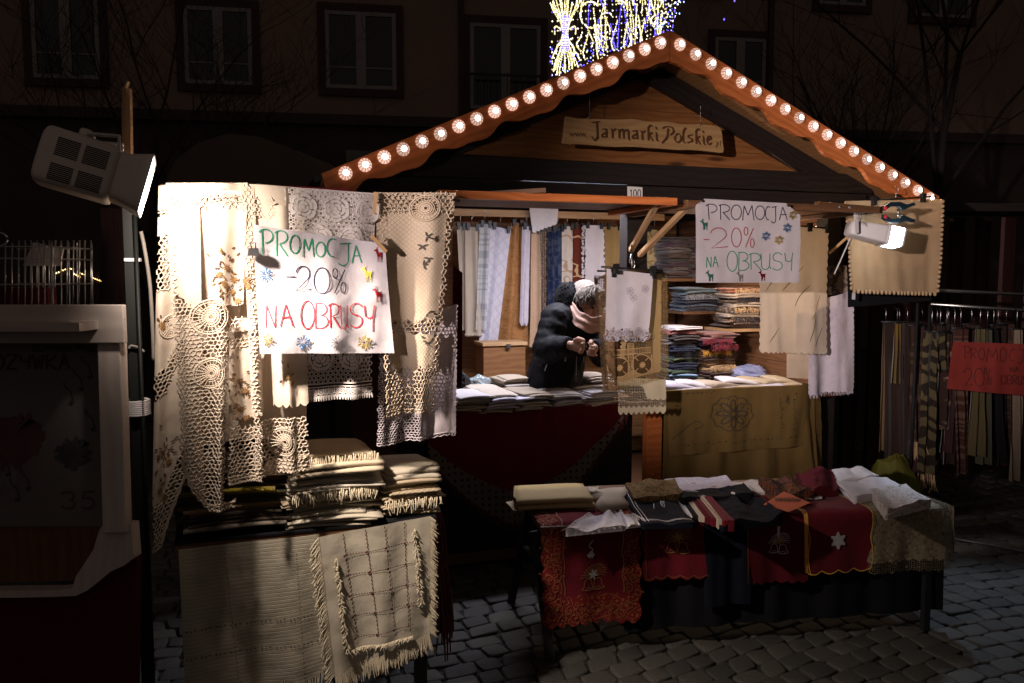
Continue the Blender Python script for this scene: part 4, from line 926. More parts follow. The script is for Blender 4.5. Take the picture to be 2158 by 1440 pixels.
# --- big embroidered tablecloth, gathered over the rail in several hangings
def embroidered():
    t = thing('embroidered_tablecloth', 'large ivory tablecloth with brown embroidered flowers and crochet borders, glaring in the floodlight', 'tablecloth', AY(480, 800, -1.26))
    q = random.Random(4)
    def spray(S, x, y, n, sp, sz=1.0):
        a0, b0_ = S.inv(x, y); emb = MB()
        for i in range(n):
            dx, dy = q.gauss(0, sp), q.gauss(0, sp * 1.5); an = math.atan2(dy, dx) + q.uniform(-.7, .7); S.leaf(emb, a0 * S.W + dx, b0_ * S.H + dy, q.uniform(.010, .016) * sz, q.uniform(.004, .006) * sz, an, .0035, 0 if q.random() < .72 else 1)
        for (dx, dy) in ((0, 0), (sp * .9, sp * 1.6)):
            for k in range(8): S.leaf(emb, a0 * S.W + dx, b0_ * S.H + dy, .012 * sz, .0045, 2 * PI * k / 8, .0042, 1)
        emb.build('embroidery', [THREAD['brown'], plain('thread_ochre', (.20, .11, .042), .7, 0, .3, 200)], t)
    def band(lo, hi, x, w_=.03): return min(1, max(0, (x - lo) / w_)) * min(1, max(0, (hi - x) / w_))
    panels = [
        ('left', dict(quad=[(334, 392), (432, 388), (412, 1110), (316, 1160)], y=-1.245, folds=1.3, amp=.016, amp0=.5, seed=1, prof=lambda a: 1.0 if a < .28 else lerp(1, .80, min(1, (a - .28) / .5)), scal=(9, .012)), lambda i, j, x, y: max(band(.86, 1.2, j), band(.50, .60, j + .06 * i), band(.12, .30, j) * (1 if i < .3 else 0), band(.06, .09, j, .01) * .9)),
        ('middle', dict(quad=[(350, 390), (522, 387), (498, 1062), (384, 1085)], y=[-1.27, -1.262, -1.33, -1.36], folds=1.6, amp=.022, amp0=.35, phase=.8, seed=2, prof=lambda a: .84 + .16 * min(1, a / .45), scal=(5, .01)), lambda i, j, x, y: max(band(.385 + .10 * (i > .85), 1.2, j, .02) * (1 if i < .80 else .0), band(.03, .085, j, .015), band(.40, .46, j) , band(-.2, .10, i, .05) * (1 if j < .5 else 0))),
        ('back', dict(quad=[(486, 390), (565, 392), (552, 1006), (478, 1016)], y=-1.237, folds=1.2, amp=.012, seed=3, scal=(6, .01)), lambda i, j, x, y: max(band(.80, 1.2, j), band(.50, .56, j))),
        ('right', dict(quad=[(508, 389), (640, 398), (654, 984), (540, 1000)], y=[-1.258, -1.252, -1.272, -1.285], folds=1.35, amp=.020, amp0=.5, phase=2.2, seed=4, scal=(8, .012)), lambda i, j, x, y: max(band(.80, 1.2, j), band(-.2, .16, i, .04), band(.52, .58, j), band(.03, .12, j, .02) * (1 if i < .5 else 0))),
    ]
    main = MB(); SS = {}; th = MB(); RD = {'left': ((.05, .42, .035),), 'middle': ((.10, .40, .052), (.10, .57, .045)), 'right': ((.09, .80, .045),), 'back': ()}
    for nm, kw, lf in panels: S = Sheet(**kw); SS[nm] = S; S.mesh(56, 110, lf, main); net(S, th, lf, .0140, .0160, .0021, .18, RD[nm], len(nm)); with_back(S, .8, .06, mb=main)
    main.build('cloth', C['ivory_linen'], t); th.build('crochet_lace', C['ivory_thread'], t)
    spray(SS['left'], 345, 950, 26, .022); spray(SS['left'], 341, 678, 4, .006); spray(SS['left'], 338, 1030, 8, .02)
    spray(SS['middle'], 478, 565, 26, .022); spray(SS['middle'], 490, 615, 16, .018); spray(SS['middle'], 460, 580, 6, .018)
    spray(SS['back'], 506, 800, 26, .02); spray(SS['back'], 508, 860, 12, .018); spray(SS['right'], 604, 790, 7, .014); spray(SS['right'], 516, 590, 5, .01)
embroidered()
def rose_lace():
    S = Sheet([(604, 396), (792, 410), (786, 838), (622, 850)], -1.252, 1.6, .012, .4, seed=6); mb = MB(); q = random.Random(14); W_, H_ = S.W, S.H; A = lambda x, y: (x / W_, y / H_)
    roses = [(x + (.045 if j % 2 else 0), y, .040) for j, y in enumerate((.055, .15, .245, .34, .435, .53)) for x in (.045, .14, .235) if x + (.045 if j % 2 else 0) < W_ - .02]
    def ring(x, y, r_, wd, n=9, sq=1.0, off=.001): S.stroke(mb, [A(x + r_ * math.cos(2 * PI * k / n), y + r_ * sq * math.sin(2 * PI * k / n)) for k in range(n + 1)], wd, off)
    p = .0150
    for j in range(int(H_ / (p * .87))):
        for i in range(int(W_ / p) + 1):
            x, y = i * p + (j % 2) * p / 2, (j + .5) * p * .87
            if x > W_ - .004 or y > H_ - .06: continue
            if any((x - a) ** 2 + (y - b_) ** 2 < (r_ * .93) ** 2 for a, b_, r_ in roses): continue
            ring(x, y, p * .40, .0030)
    for (a, b_, r_) in roses:
        ring(a, b_, r_ * .10, r_ * .18, 8)
        for lv, (rad, n, wd) in enumerate(((.30, 3, .22), (.56, 4, .22), (.84, 6, .26))):
            a0 = q.uniform(0, 6)
            for k in range(n):
                c = a0 + 2 * PI * k / n; span = PI / n * .93
                for w_i, (rr, ww) in enumerate(((rad, wd), (rad * 1.02 + wd * .32, .07))):
                    S.stroke(mb, [A(a + r_ * rr * (1 + .10 * math.cos(t * PI / 2)) * math.cos(c + span * t), b_ + r_ * rr * (1 + .10 * math.cos(t * PI / 2)) * math.sin(c + span * t)) for t in (-1, -.75, -.5, -.25, 0, .25, .5, .75, 1)], r_ * ww, .002 + .0012 * lv + .0015 * w_i)
    yb = H_ - .055
    for k in range(2): S.stroke(mb, [A(W_ * t / 50, yb + .010 * k) for t in range(51)], .004, .001)
    n = 16
    for i in range(n):
        x = (i + .5) / n * W_; ring(x, yb + .026, .0085, .0042, 10); ring(x, yb + .026, .0035, .003, 6)
        for d in (-.5, 0, .5): S.leaf(mb, x + d * .010, yb + .036, .020, .006, PI / 2 + d * -.5, .001)
        S.stroke(mb, [A(x - W_ / n / 2, yb + .012), A(x - W_ / n / 2, yb + .034)], .003, .001)
    with_back(S, .20, .05, mb=mb)
    mb.build('rose_lace_panel', cloth('rose_lace_thread', (.64, .58, .55), trans=.15), None, 'white lace panel with openwork roses hanging behind the left poster', 'lace panel')
rose_lace()
S = Sheet([(470, 384), (735, 399), (735, 440), (470, 425)], -1.215, 1, .004, seed=8); S.mesh(14, 4).build('red_cloth', C['red'], None, 'red cloth whose edge shows above the rail behind the lace', 'cloth')
def crochet():
    S = Sheet([(794, 408), (962, 408), (918, 862), (814, 872)], [-1.262, -1.258, -1.285, -1.30], 1.25, .024, .45, 2.4, seed=7, scal=(5, .03))
    c2 = lambda i, j: max(1 if j > .80 else 0, 1 if j < .09 else 0, .9 if i < .12 and j < .85 else 0, 1 if .58 < j < .64 else 0, 1 if (i - .5) ** 2 + ((j - .5) * 1.9) ** 2 < .0 else 0, .9 if i > .9 else 0)
    mb = S.mesh(60, 100, lambda i, j, x, y: c2(i, j)); with_back(S, mb=mb); th = net(S, MB(), lambda i, j, x, y: c2(i, j), .0150, .0165, .0019, .16, ((.13, .05, .042),), 5); o = mb.build('crochet_runner', C['ecru_crochet'], None, 'ecru crochet runner with a dark leaf wreath hanging right of the left poster', 'table runner')
    th.build('crochet_lace', C['ecru_thread'], o); e = MB(); q = random.Random(2)
    for (x, y) in ((896, 500), (886, 520), (900, 545), (912, 505), (888, 560)): a, b = S.inv(x, y); [S.leaf(e, a * S.W, b * S.H, q.uniform(.012, .02), .006, q.uniform(0, 6), .004) for _ in range(4)]
    a, b = S.inv(903, 690)
    for k in range(16): an = 2 * PI * k / 16; S.leaf(e, a * S.W + .028 * math.cos(an), b * S.H + .050 * math.sin(an), .018, .007, an + 1.4, .004)
    e.build('embroidery', THREAD['dark'], o)
    S = Sheet([(800, 700), (963, 640), (957, 914), (788, 938)], -1.20, 2.2, .013, .5, seed=9, scal=(30, .012), side=(24, .008)); lf = lambda i, j, x, y: 1 if (j > .80 and i < .55) or i < .14 else 0; th = net(S, MB(), lf, .0105, .0115, .0016, .16, (), 8); ol = S.mesh(60, 50, lf).build('lilac_cloth', C['lilac_lace'], None, 'pale lilac cloth with a toothed edge hanging lowest behind the crochet runner', 'tablecloth'); th.build('crochet_lace', C['lilac_thread'], ol)
    S = Sheet([(955, 560), (975, 575), (972, 812), (950, 818)], -.9, 1, .006, seed=9); S.mesh(6, 10).build('red_cloth', C['red_dark'], None, 'narrow dark red cloth hanging just right of the crochet runner', 'cloth')
crochet()
# --- left poster
def poster_left():
    z3 = lambda x, y: (300 + x * .3151, 350 + y * .3151)
    S = Sheet([z3(738, 392), z3(1618, 522), z3(1680, 1252), z3(782, 1256)], [-1.315, -1.30, -1.325, -1.325], 1.9, .008, .8, 1.0, .012, seed=12)
    def prof_edge(a, b):
        # clipped corners, a slightly bowed left edge
        return a, b
    mb = S.mesh(40, 34); o = mb.build('poster', PAPER, None, 'white paper poster with PROMOCJA in green ink and deer and snowflake stickers', 'poster')
    g = MB(); write(S, g, [('P', 785, 868, 424, 590), ('R', 885, 962, 432, 602), ('O', 975, 1042, 462, 582), ('M', 1062, 1134, 482, 606), ('O', 1146, 1206, 508, 606), ('J', 1292, 1388, 514, 664), ('A', 1396, 1460, 528, 648), ('C', 1214, 1290, 486, 606)], z3, .0036); g.build('lettering', INK['green'], o)
    g = MB(); write(S, g, [('-', 950, 1012, 700, 778), ('2', 1015, 1116, 668, 838), ('0', 1132, 1238, 678, 852), ('%', 1256, 1356, 684, 850)], z3, .0034); g.build('lettering', INK['black'], o)
    g = MB(); write(S, g, [('N', 822, 890, 928, 1080), ('A', 920, 1000, 922, 1070), ('O', 1050, 1136, 900, 1088), ('B', 1140, 1222, 912, 1086), ('R', 1228, 1304, 918, 1080), ('U', 1314, 1364, 930, 1092), ('S', 1380, 1470, 918, 1080), ('Y', 1480, 1546, 932, 1108)], z3, .0036); g.build('lettering', INK['red'], o)
    for (x, y, c, ry) in ((822, 726, 'blue', 1), (834, 1160, 'gold', 1.15), (1066, 1178, 'blue', 1), (1284, 1180, 'silver', 1), (1480, 1180, 'gold', 1)): flake(S, x, y, 54 if c != 'gold' or x > 900 else 42, z3, c, o, ry)
    for (x0, x1, y0, y1, c) in ((1540, 1596, 540, 644, 'red'), (1456, 1524, 662, 776, 'gold'), (1530, 1592, 800, 912, 'red')): deer(S, x0, x1, y0, y1, z3, c, o)
    clip('', AY(534, 531, -1.335), 'black binder clip on the left edge of the left poster', None, .034)
    peg(AY(798, 514, -1.335), AY(812, 528, -1.33) - AY(784, 498, -1.33), 'wooden peg clamping the top right corner of the left poster')
    peg(AY(790, 428, -1.285), V((0, 0, 1)) + V((.05, 0, 0)), 'wooden peg on the rail between the rose lace and the crochet runner')
poster_left()

# ================================================================== left table with hanging cream cloths and folded stacks
ZT = .75
lt = thing('display_table', 'low table draped with cream cloths under the lace rail', 'table', (-1.97, -.92, 0))
mb = MB(); mb.box((-1.97, -.925, ZT - .015), .84, .55, .03); mb.build('tabletop', W_BROWN, lt)
for x in (-2.34, -1.60):
    for y in (-1.15, -.70): mb = MB(); mb.box((x, y, (ZT - .03) / 2), .04, .04, ZT - .03); mb.build('leg', DARKM, lt)
mb = MB(); mb.box((-1.97, -.925, ZT + .004), .846, .556, .007); mb.build('black_cover', C['black'], None, 'black cloth covering the top of the left table', 'cloth')
S = Sheet([(376, 1158), (672, 1126), (692, 1418), (390, 1478)], [-1.207, -1.207, -1.225, -1.225], 1.5, .010, .2, .4, .006, seed=14, scal=(3, .02))
o = S.mesh(50, 50).build('ribbed_cloth', C['cream_ribbed'], None, 'plain ribbed cream cloth hanging at the front left of the left table', 'tablecloth'); fringe(S, 60, .05, .0022, seed=3).build('fringe', THREAD['cream'], o)
m2 = MB()
for zy in (1205, 1325):
    for i in range(30): a, b = S.inv(lerp(392, 690, i / 29), lerp(740 + zy * .479 + 10, 740 + zy * .479 - 26, i / 29)); S.leaf(m2, a * S.W, b * S.H, .007, .004, 1.0 + (i % 3), .003)
for i in range(26):
    for (x0, x1) in ((470, 500), (622, 640)): a, b = S.inv(lerp(x0, x1, i / 25), lerp(1165, 1425, i / 25)); S.leaf(m2, a * S.W, b * S.H, .006, .003, 1.5, .003)
m2.build('openwork', THREAD['dark'], o)
def checked():
    z4 = lambda x, y: (300 + x * .479, 750 + y * .479)
    S = Sheet([(672, 1132), (906, 1088), (904, 1338), (706, 1422)], [-1.222, -1.215, -1.235, -1.24], 1.7, .012, .25, 2.0, .005, seed=15)
    o = S.mesh(50, 50).build('fringed_cloth', C['cream_plain'], None, 'cream cloth with a brown dotted check and thick fringe hanging from the left table', 'tablecloth')
    m = MB(); q = random.Random(6)
    vs = [((880, 785), (945, 1250)), ((975, 765), (1030, 1230)), ((1060, 750), (1110, 1215)), ((1150, 735), (1172, 1190))]; hs = [((885, 882), (1195, 818)), ((900, 970), (1200, 910)), ((912, 1060), (1205, 1000)), ((925, 1152), (1200, 1084)), ((938, 1248), (1195, 1180))]
    for ln in vs + hs:
        for i in range(26):
            t0, t1 = i / 26, (i + .62) / 26; S.stroke(m, [S.inv(*z4(lerp(ln[0][0], ln[1][0], t), lerp(ln[0][1], ln[1][1], t))) for t in (t0, t1)], .0030, .003)
    for v_ in vs:
        for i, h_ in enumerate(hs):
            t = (i + .55) / 5.2; x, y = lerp(v_[0][0], v_[1][0], t), 0; 
            s_ = (x - h_[0][0]) / (h_[1][0] - h_[0][0]); y = lerp(h_[0][1], h_[1][1], s_); a, b = S.inv(*z4(x, y)); S.leaf(m, a * S.W - .004, b * S.H, .008, .008, .2, .0035)
    m.build('check_stitching', THREAD['wine'], o)
    f = fringe(S, 190, .055, .0017, seed=5, curl=.15); f = fringe(S, 150, .042, .0018, f, edge='left', seed=6); f = fringe(S, 130, .034, .0017, f, edge='right', seed=7)
    for (x0, y0, x1, y1) in ((850, 890, 905, 1300), (905, 1300, 1190, 1230), (1195, 760, 1225, 1100)):
        for i in range(120):
            t = i / 120; a, b = S.inv(*z4(lerp(x0, x1, t), lerp(y0, y1, t))); p = S.at(a, b, .004); d = V((q.uniform(-.014, .014), q.uniform(-.008, -.002), q.uniform(-.020, -.006))); f.tube([p, p + d * .5 + V((0, -.003, 0)), p + d], [.0017, .0019, .0012], 4, cap=False)
    f.build('fringe', THREAD['cream'], o)
checked()
S = Sheet([(904, 1080), (934, 1082), (948, 1330), (918, 1340)], [-1.10, -1.0, -1.02, -1.12], 1, .006, .2, seed=16); o = S.mesh(8, 16).build('tasselled_scarf', C['red_dark'], None, 'dark red scarf with long knotted tassels hanging off the right end of the left table', 'scarf')
f = MB(); q = random.Random(8)
for i in range(46):
    a, b = q.random(), q.uniform(0, .75); p = S.at(a, b, .006); L = q.uniform(.13, .26); sw = q.uniform(-.02, .03)
    f.tube([p, p + V((sw * .4, -.012, -L * .3)), p + V((sw * .8, -.008, -L * .7)), p + V((sw, q.uniform(-.01, .01), -L))], [.003, .0036, .0036, .0026], 5, cap=False)
f.build('tassels', THREAD['wine'], o)
W = C['wool']
dk1, dk2, dk3, yl, rst = W('dark_brown', (.035, .020, .012)), W('umber', (.06, .032, .018)), W('olive_brown', (.055, .045, .016)), W('mustard', (.30, .22, .02)), W('tawny', (.24, .15, .07))
p = AY(486, 1108, -1.03); stack((p.x, -1.02, ZT + .012), .33, .30, [('black', C['black'], 1, .026), ('thin grey', W('grey', (.16, .13, .10)), 1, .014), ('dark brown', dk1, 2, .018), ('tawny', rst, 1, .024), ('olive brown', dk3, 2, .017), ('mustard yellow', yl, 1, .024), ('umber', dk2, 2, .016), ('dark brown striped', W('brown_stripe', (.05, .03, .02), (.11, .07, .04), 'stripe'), 2, .018)], 'in the dark stack on the left table', 'folded cloths in the dark stack', .02, 5)
p = AY(696, 1110, -1.05); stack((p.x, -1.045, ZT + .012), .31, .28, [('plain cream', C['cream_plain'], 2, .022), ('ribbed cream', C['cream_ribbed'], 2, .018), ('cream', C['natural'], 1, .020), ('fringed cream', C['cream_plain'], 2, .016, THREAD['cream']), ('white', cloth('off_white', (.62, .56, .47), trans=.05), 2, .012), ('thick cream', C['cream_plain'], 1, .034), ('soft cream', cloth('soft_cream', (.60, .51, .37), trans=.05), 1, .034), ('natural fringed', C['natural'], 2, .014, THREAD['cream'])], 'in the tall cream stack on the left table', 'folded cloths in the tall cream stack', .06, 9)
p = AY(850, 1085, -1.02); stack((p.x + .0, -1.03, ZT + .012), .20, .26, [('lacy natural', C['natural_lace'], 2, .017), ('natural fringed', C['natural'], 2, .017, THREAD['cream']), ('lacy ecru', C['natural_lace'], 2, .017), ('natural', C['natural'], 2, .015), ('puffed cream', C['cream_plain'], 1, .040)], 'in the lace stack on the left table', 'folded cloths in the lace stack', .1, 12)

# ================================================================== far left: kiosk with a bird-cage display rack
def kiosk():
    D = 2.3; t = thing('kiosk', 'white framed kiosk counter with a dark printed banner at the far left', 'kiosk', V(AD(130, 1000, D).xy).to_3d())
    P = lambda x, y, d=D: AD(x, y, d)
    n = -FH
    def plank(a, b, wd, th, mat, nm='frame', dep=.05):
        mb = MB(); mb.beam(a, b, wd, th, up=n); return mb.build(nm, mat, t, bevel=.003)
    plank(P(-260, 683, D - .03), P(264, 683, D - .03), .11, .022, W_WHITE, 'shelf'); 
    mb = MB(); a, b = P(-260, 683), P(222, 683); up = V((0, 0, 1)); mb.beam(a, b, .28, .024, up=up); mb.build('ledge', W_WHITE, t)
    mb = MB(); mb.beam(P(236, 692), P(248, 1120), .065, .045, up=n); mb.build('upright', W_WHITE, t, bevel=.003)
    # swept bracket under the upright
    o = P(250, 1120); L = lambda x, y: ((P(x, y) - o).dot(RT), (P(x, y) - o).dot(UP))
    mb = MB(); mb.prism([L(*q) for q in ((222, 1105), (276, 1105), (281, 1176), (262, 1192), (232, 1205), (205, 1228), (182, 1246), (160, 1256), (120, 1258), (40, 1260), (-260, 1262), (-260, 1248), (120, 1244), (152, 1240), (160, 1215), (178, 1188), (196, 1160), (206, 1128), (212, 1112))[::-1]], o, RT, UP, .05); mb.build('bracket', W_WHITE, t)
    mb = MB(); 
    mb.prism([L(*q) for q in ((-260, 1258), (120, 1258), (182, 1246), (232, 1206), (276, 1182), (268, 1600), (-260, 1600))[::-1]], o + FH * .03, RT, UP, .04); mb.build('front_board', C['red_dark'], t)
    mb = MB(); mb.prism([L(*q) for q in ((-260, 1105), (208, 1105), (208, 1112), (196, 1160), (160, 1240), (-260, 1250))[::-1]], o + FH * .06, RT, UP, .02); mb.build('lower_panel', W_BROWN, t)
    S = Sheet([P(-260, 692, D + .05), P(222, 692, D + .05), P(232, 1110, D + .05), P(-260, 1110, D + .05)], None, 1, .002, crumple=.002, seed=2, out=n); S.px = [(-260, 692), (222, 692), (232, 1110), (-260, 1110)]
    bn = S.mesh(30, 20).build('banner', cloth('banner_print', (.17, .15, .145), (.13, .10, .10), 'floral', .12, trans=0, weave=.1), t)
    idn = lambda x, y: (x, y)
    g = MB(); fw = 0
    for s, x0, y0, y1, adv in (('POZYTYWNA', 68, 727, 741, 9.6), ('POLSKA', 178, 727, 741, 9.6)):
        for i, ch in enumerate(s): write(S, g, [(ch, x0 + i * adv, x0 + i * adv + 6.6, y0, y1)], idn, .0032, off=.003)
    S.poly(g, [S.inv(166 + 9.5 * math.cos(k * PI / 10), 728 + 9.5 * math.sin(k * PI / 10)) for k in range(20)], .003)
    for i, ch in enumerate('OZYWKA'): write(S, g, [(ch, 62 + (i - 2) * 28 - 20, 62 + (i - 2) * 28 + 2, 748, 778)], idn, .0055, off=.003)
    g.build('lettering', INK['faded'], bn)
    g = MB()
    for i, ch in enumerate('35'): write(S, g, [(ch, 128 + i * 42, 158 + i * 42, 1036, 1072)], idn, .005, off=.003)
    g.build('lettering', plain('ink_dim_red', (.10, .05, .045), .8), bn); g = MB()
    for (x, y) in ((190, 795), (172, 820), (152, 848), (60, 1030), (38, 1052), (18, 1000), (196, 905)):
        g2 = [(x + 5 * math.cos(k * PI / 5), y + 4 * math.sin(k * PI / 5)) for k in range(10)]; S.poly(g, [S.inv(*p) for p in g2], .003); S.stroke(g, [S.inv(*p) for p in smooth([(x + 4, y), (x - 2, y - 22), (x - 14, y - 34), (x - 16, y - 44)])], .003, .003)
    g.build('music_notes', plain('ink_dim_black', (.05, .045, .045), .8), bn)
    g = MB(); qb = random.Random(9); S.poly(g, [S.inv(155 + 40 * math.cos(k * PI / 20) * qb.uniform(.7, 1.15), 955 + 34 * math.sin(k * PI / 20) * qb.uniform(.7, 1.15)) for k in range(40)], .0028); S.poly(g, [S.inv(20 + 70 * math.cos(k * PI / 24) * qb.uniform(.75, 1.2), 925 + 60 * math.sin(k * PI / 24) * qb.uniform(.7, 1.2)) for k in range(48)], .0026, 1)
    g.build('print', [plain('print_grey', (.06, .055, .06), .8, 0, .5, 25), plain('print_rose', (.11, .055, .055), .8, 0, .4, 20)], bn)
    # wire cage on the ledge
    c = thing('wire_cage', 'chromed wire cage display standing on the kiosk ledge at the far left', 'cage', P(40, 672))
    mb = MB(); q = random.Random(1)
    def W3(x, y, z): return P(x, y, D + .02) + FH * z
    for z in (0, .22):
        for x in range(-60, 112, 14): mb.tube([W3(x, 672, z), W3(x + (2 if x < 90 else 0), 500 if z else 512, z)], .0022, 4)
        for y in (520, 545, 600, 668): mb.tube([W3(-64, y, z), W3(112, y, z)], .0022, 4)
    for k in range(6):
        for y in (520, 545, 600, 668): mb.tube([W3(112, y, 0), W3(112, y, .22)], .002, 4)
        mb.tube([W3(112, 672, .044 * k), W3(110, 508, .044 * k)], .002, 4)
    mb.tube([W3(-10 + 26 * math.cos(a * .5), 505 + 16 * math.sin(a * .5), .0) for a in range(13)], .003, 4)
    mb.build('wires', STEEL, c)
    mb = MB(); mb.box(W3(20, 640, .1), .12, .12, .09); mb.build('packet', C['red_dark'], c); mb = MB(); mb.prism([(-.06, 0), (.05, 0), (.06, .05), (-.03, .07)], W3(70, 560, .05), RT, UP, .004); mb.build('price_card', C['white'], c)
    # things in the gloom behind
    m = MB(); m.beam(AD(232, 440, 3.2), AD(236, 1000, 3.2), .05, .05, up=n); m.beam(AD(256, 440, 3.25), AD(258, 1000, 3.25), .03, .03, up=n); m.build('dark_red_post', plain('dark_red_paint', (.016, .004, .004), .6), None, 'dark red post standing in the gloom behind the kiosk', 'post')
kiosk()
def far_stall():
    t = thing('far_stall', 'small distant market stall outlined by a string of warm bulbs at the far left', 'market stall', V(AD(178, 600, 14).xy).to_3d())
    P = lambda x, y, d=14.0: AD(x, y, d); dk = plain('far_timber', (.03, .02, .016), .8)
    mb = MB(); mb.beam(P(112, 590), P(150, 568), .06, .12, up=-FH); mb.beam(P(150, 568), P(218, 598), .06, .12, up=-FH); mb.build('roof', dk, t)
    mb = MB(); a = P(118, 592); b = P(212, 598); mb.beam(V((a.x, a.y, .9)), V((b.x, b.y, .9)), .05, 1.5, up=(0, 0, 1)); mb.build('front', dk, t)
    m = emit('far_bulbs', (1, .62, .22), 5.0); m.cycles.emission_sampling = 'NONE'
    mb = MB()
    for (x0, y0, x1, y1, n) in ((119, 576, 142, 566, 6), (147, 566, 150, 567, 2), (157, 578, 168, 584, 4), (168, 576, 178, 579, 3), (196, 586, 214, 593, 5)):
        for i in range(n): mb.sphere(P(lerp(x0, x1, i / max(1, n - 1)), lerp(y0, y1, i / max(1, n - 1)), 13.9), .011, 6, 4)
    mb.build('bulb_string', m, t)
    l = thing('street_lantern', 'small yellow lantern glowing between the kiosk and the dark pole', 'lantern', P(263, 495, 9)); mb = MB(); mb.sphere(P(263, 495, 9), .022, 8, 6); mb.build('globe', m, l); mb = MB(); mb.lathe(P(263, 493, 9), (0, 0, 1), [(.03, 0), (.012, .04), (.004, .09)], 8); mb.build('cap', DARKM, l)
    l = thing('hanging_ornament', 'small red glowing ornament under the large floodlight', 'ornament', P(264, 462, 4)); mb = MB(); rr = emit('red_glow', (1, .02, .05), 1.1); mb.tube([P(*p, 4) for p in ((262, 456), (265, 460), (262, 464), (266, 468))], .006, 5); mb.build('glow_strip', rr, l)
    # dark rounded awning in the middle distance
    t = thing('awning', 'dim rounded awning of another stall behind the lace rail', 'awning', V(AD(520, 380, 7.5).xy).to_3d())
    D = 7.5; rings = []
    prof = [(352, 372), (372, 335), (420, 300), (480, 282), (545, 288), (610, 312), (660, 345), (700, 385)]
    mb = MB(); r0 = mb.add([AD(x, y, D) for x, y in prof]); r1 = mb.add([AD(x, y, D) + FH * 1.6 + V((0, 0, .08)) for x, y in prof]); r2 = mb.add([V((AD(x, y, D).x, AD(x, y, D).y, 1.95)) for x, y in prof])
    for i in range(len(prof) - 1): mb.face((r0 + i, r0 + i + 1, r1 + i + 1, r1 + i)); mb.face((r2 + i, r2 + i + 1, r0 + i + 1, r0 + i))
    mb.build('canopy', plain('awning_cloth', (.09, .068, .052), .9, 0, .15, 3), t)
    mb = MB(); 
    for x in (360, 690): a = AD(x, 385, D); mb.tube([V((a.x, a.y, 0)), V((a.x, a.y, 2.2))], .03, 8)
    mb.build('pole', DARKM, t)
far_stall()
# ================================================================== inside the stall: rail, hanging cloths
YI = 1.75; ZR = 2.045
mb = MB(); mb.beam((-1.3, YI + .02, ZR), (.98, YI + .02, ZR), .03, .05, up=(0, 0, 1)); mb.build('hanging_rail', W_LATH, stall)
C['peach_lace'] = cloth('peach_lace', (.58, .46, .36), lace='net', lk=1.2, att=True, trans=.2)
zq = lambda x, y: (940 + x * .3541, 390 + y * .3541)
HL = 'thin black clip hanger hooked over the pale rail inside the stall'
def inner(name, lab, cat, x0, x1, yt, xb0, xb1, yb, mat, dy=0.0, folds=1.2, amp=.012, scal=None, side=None, lace=None, yt1=None, hang=True, seed=0, nv=40):
    y = YI + dy; S = Sheet([zq(x0, yt), zq(x1, yt if yt1 is None else yt1), zq(xb1, yb), zq(xb0, yb)], y, folds, amp, .5, seed * .9, .004, seed, scal=scal, side=side)
    o = S.mesh(24, nv, lace).build(name, mat, None, lab, cat, 'cloths hanging along the back of the stall')
    if hang:
        m = (x0 + x1) / 2; h0, h1 = AY(*zq(x0 - 4, yt - 6), y + .012), AY(*zq(x1 + 6, (yt1 or yt) + 2), y + .012); hanger(h0, h1, HL, 'hangers on the pale rail inside the stall', True, max(.03, ZR + .03 - (h0.z + h1.z) / 2))
    return S, o
inner('hanging_cloth', 'cream cloth leftmost on the rail inside the stall', 'tablecloth', 62, 108, 245, 92, 122, 865, C['champagne'], .02, seed=1)
S, o = inner('hanging_cloth', 'ivory cloth with a bobbled hem, second from the left inside the stall', 'tablecloth', 112, 192, 250, 116, 212, 888, C['champagne'], 0, seed=2)
mb = MB()
for i in range(11): mb.sphere(S.at((i + .5) / 11, 1.0) + V((0, 0, -.006)), .013, 6, 4)
mb.build('bobbles', C['champagne'], o)
inner('hanging_cloth', 'sheer white cloth with stacked swags inside the stall', 'tablecloth', 200, 262, 232, 176, 240, 862, C['white_swag'], -.01, 1.0, .016, seed=3)
inner('hanging_cloth', 'white lattice patterned cloth hanging aslant inside the stall', 'tablecloth', 258, 388, 240, 198, 308, 955, C['white_diamond'], .0, 1.2, .016, yt1=268, seed=4)
inner('hanging_cloth', 'tan brown damask cloth widening towards its foot inside the stall', 'tablecloth', 388, 450, 226, 308, 486, 958, C['tan'], .03, 1.3, .02, seed=5)
inner('hanging_cloth', 'narrow white cloth with a pointed lace hem inside the stall', 'tablecloth', 456, 504, 246, 436, 492, 828, C['lilac'], -.02, .9, .012, scal=(3, .03), seed=6)
inner('hanging_cloth', 'peach cream cloth with a ruffled lace edge inside the stall', 'tablecloth', 506, 556, 270, 490, 560, 965, C['peach'], .01, 1.2, .014, seed=7)
inner('hanging_cloth', 'ruffled cream lace strip beside the peach cloth inside the stall', 'tablecloth', 556, 600, 255, 548, 598, 940, C['peach_lace'], -.012, 1.5, .02, side=(14, .02), lace=lambda i, j, x, y: 1, seed=8)
S = Sheet([zq(495, 130), zq(670, 130), zq(662, 232), zq(512, 285)], YI - .06, .8, .006, seed=9, scal=(6, .012)); S.mesh(20, 20).build('lace_cloth', C['white'], None, 'short white cloth thrown over the rail inside the stall', 'tablecloth', 'cloths hanging along the back of the stall')
inner('hanging_cloth', 'dark navy patterned cloth behind the seller', 'tablecloth', 604, 640, 262, 598, 652, 900, C['navy'], 0, 1.1, .02, seed=10)
inner('hanging_cloth', 'navy cloth with a paler leaf pattern just behind the seller', 'tablecloth', 638, 692, 255, 640, 696, 900, C['navy'], .015, 1.2, .016, seed=11)
inner('hanging_cloth', 'white cloth with thin curls between navy and maroon cloths', 'tablecloth', 690, 752, 246, 694, 756, 880, C['ivory_swirl'], -.005, .9, .01, seed=12)
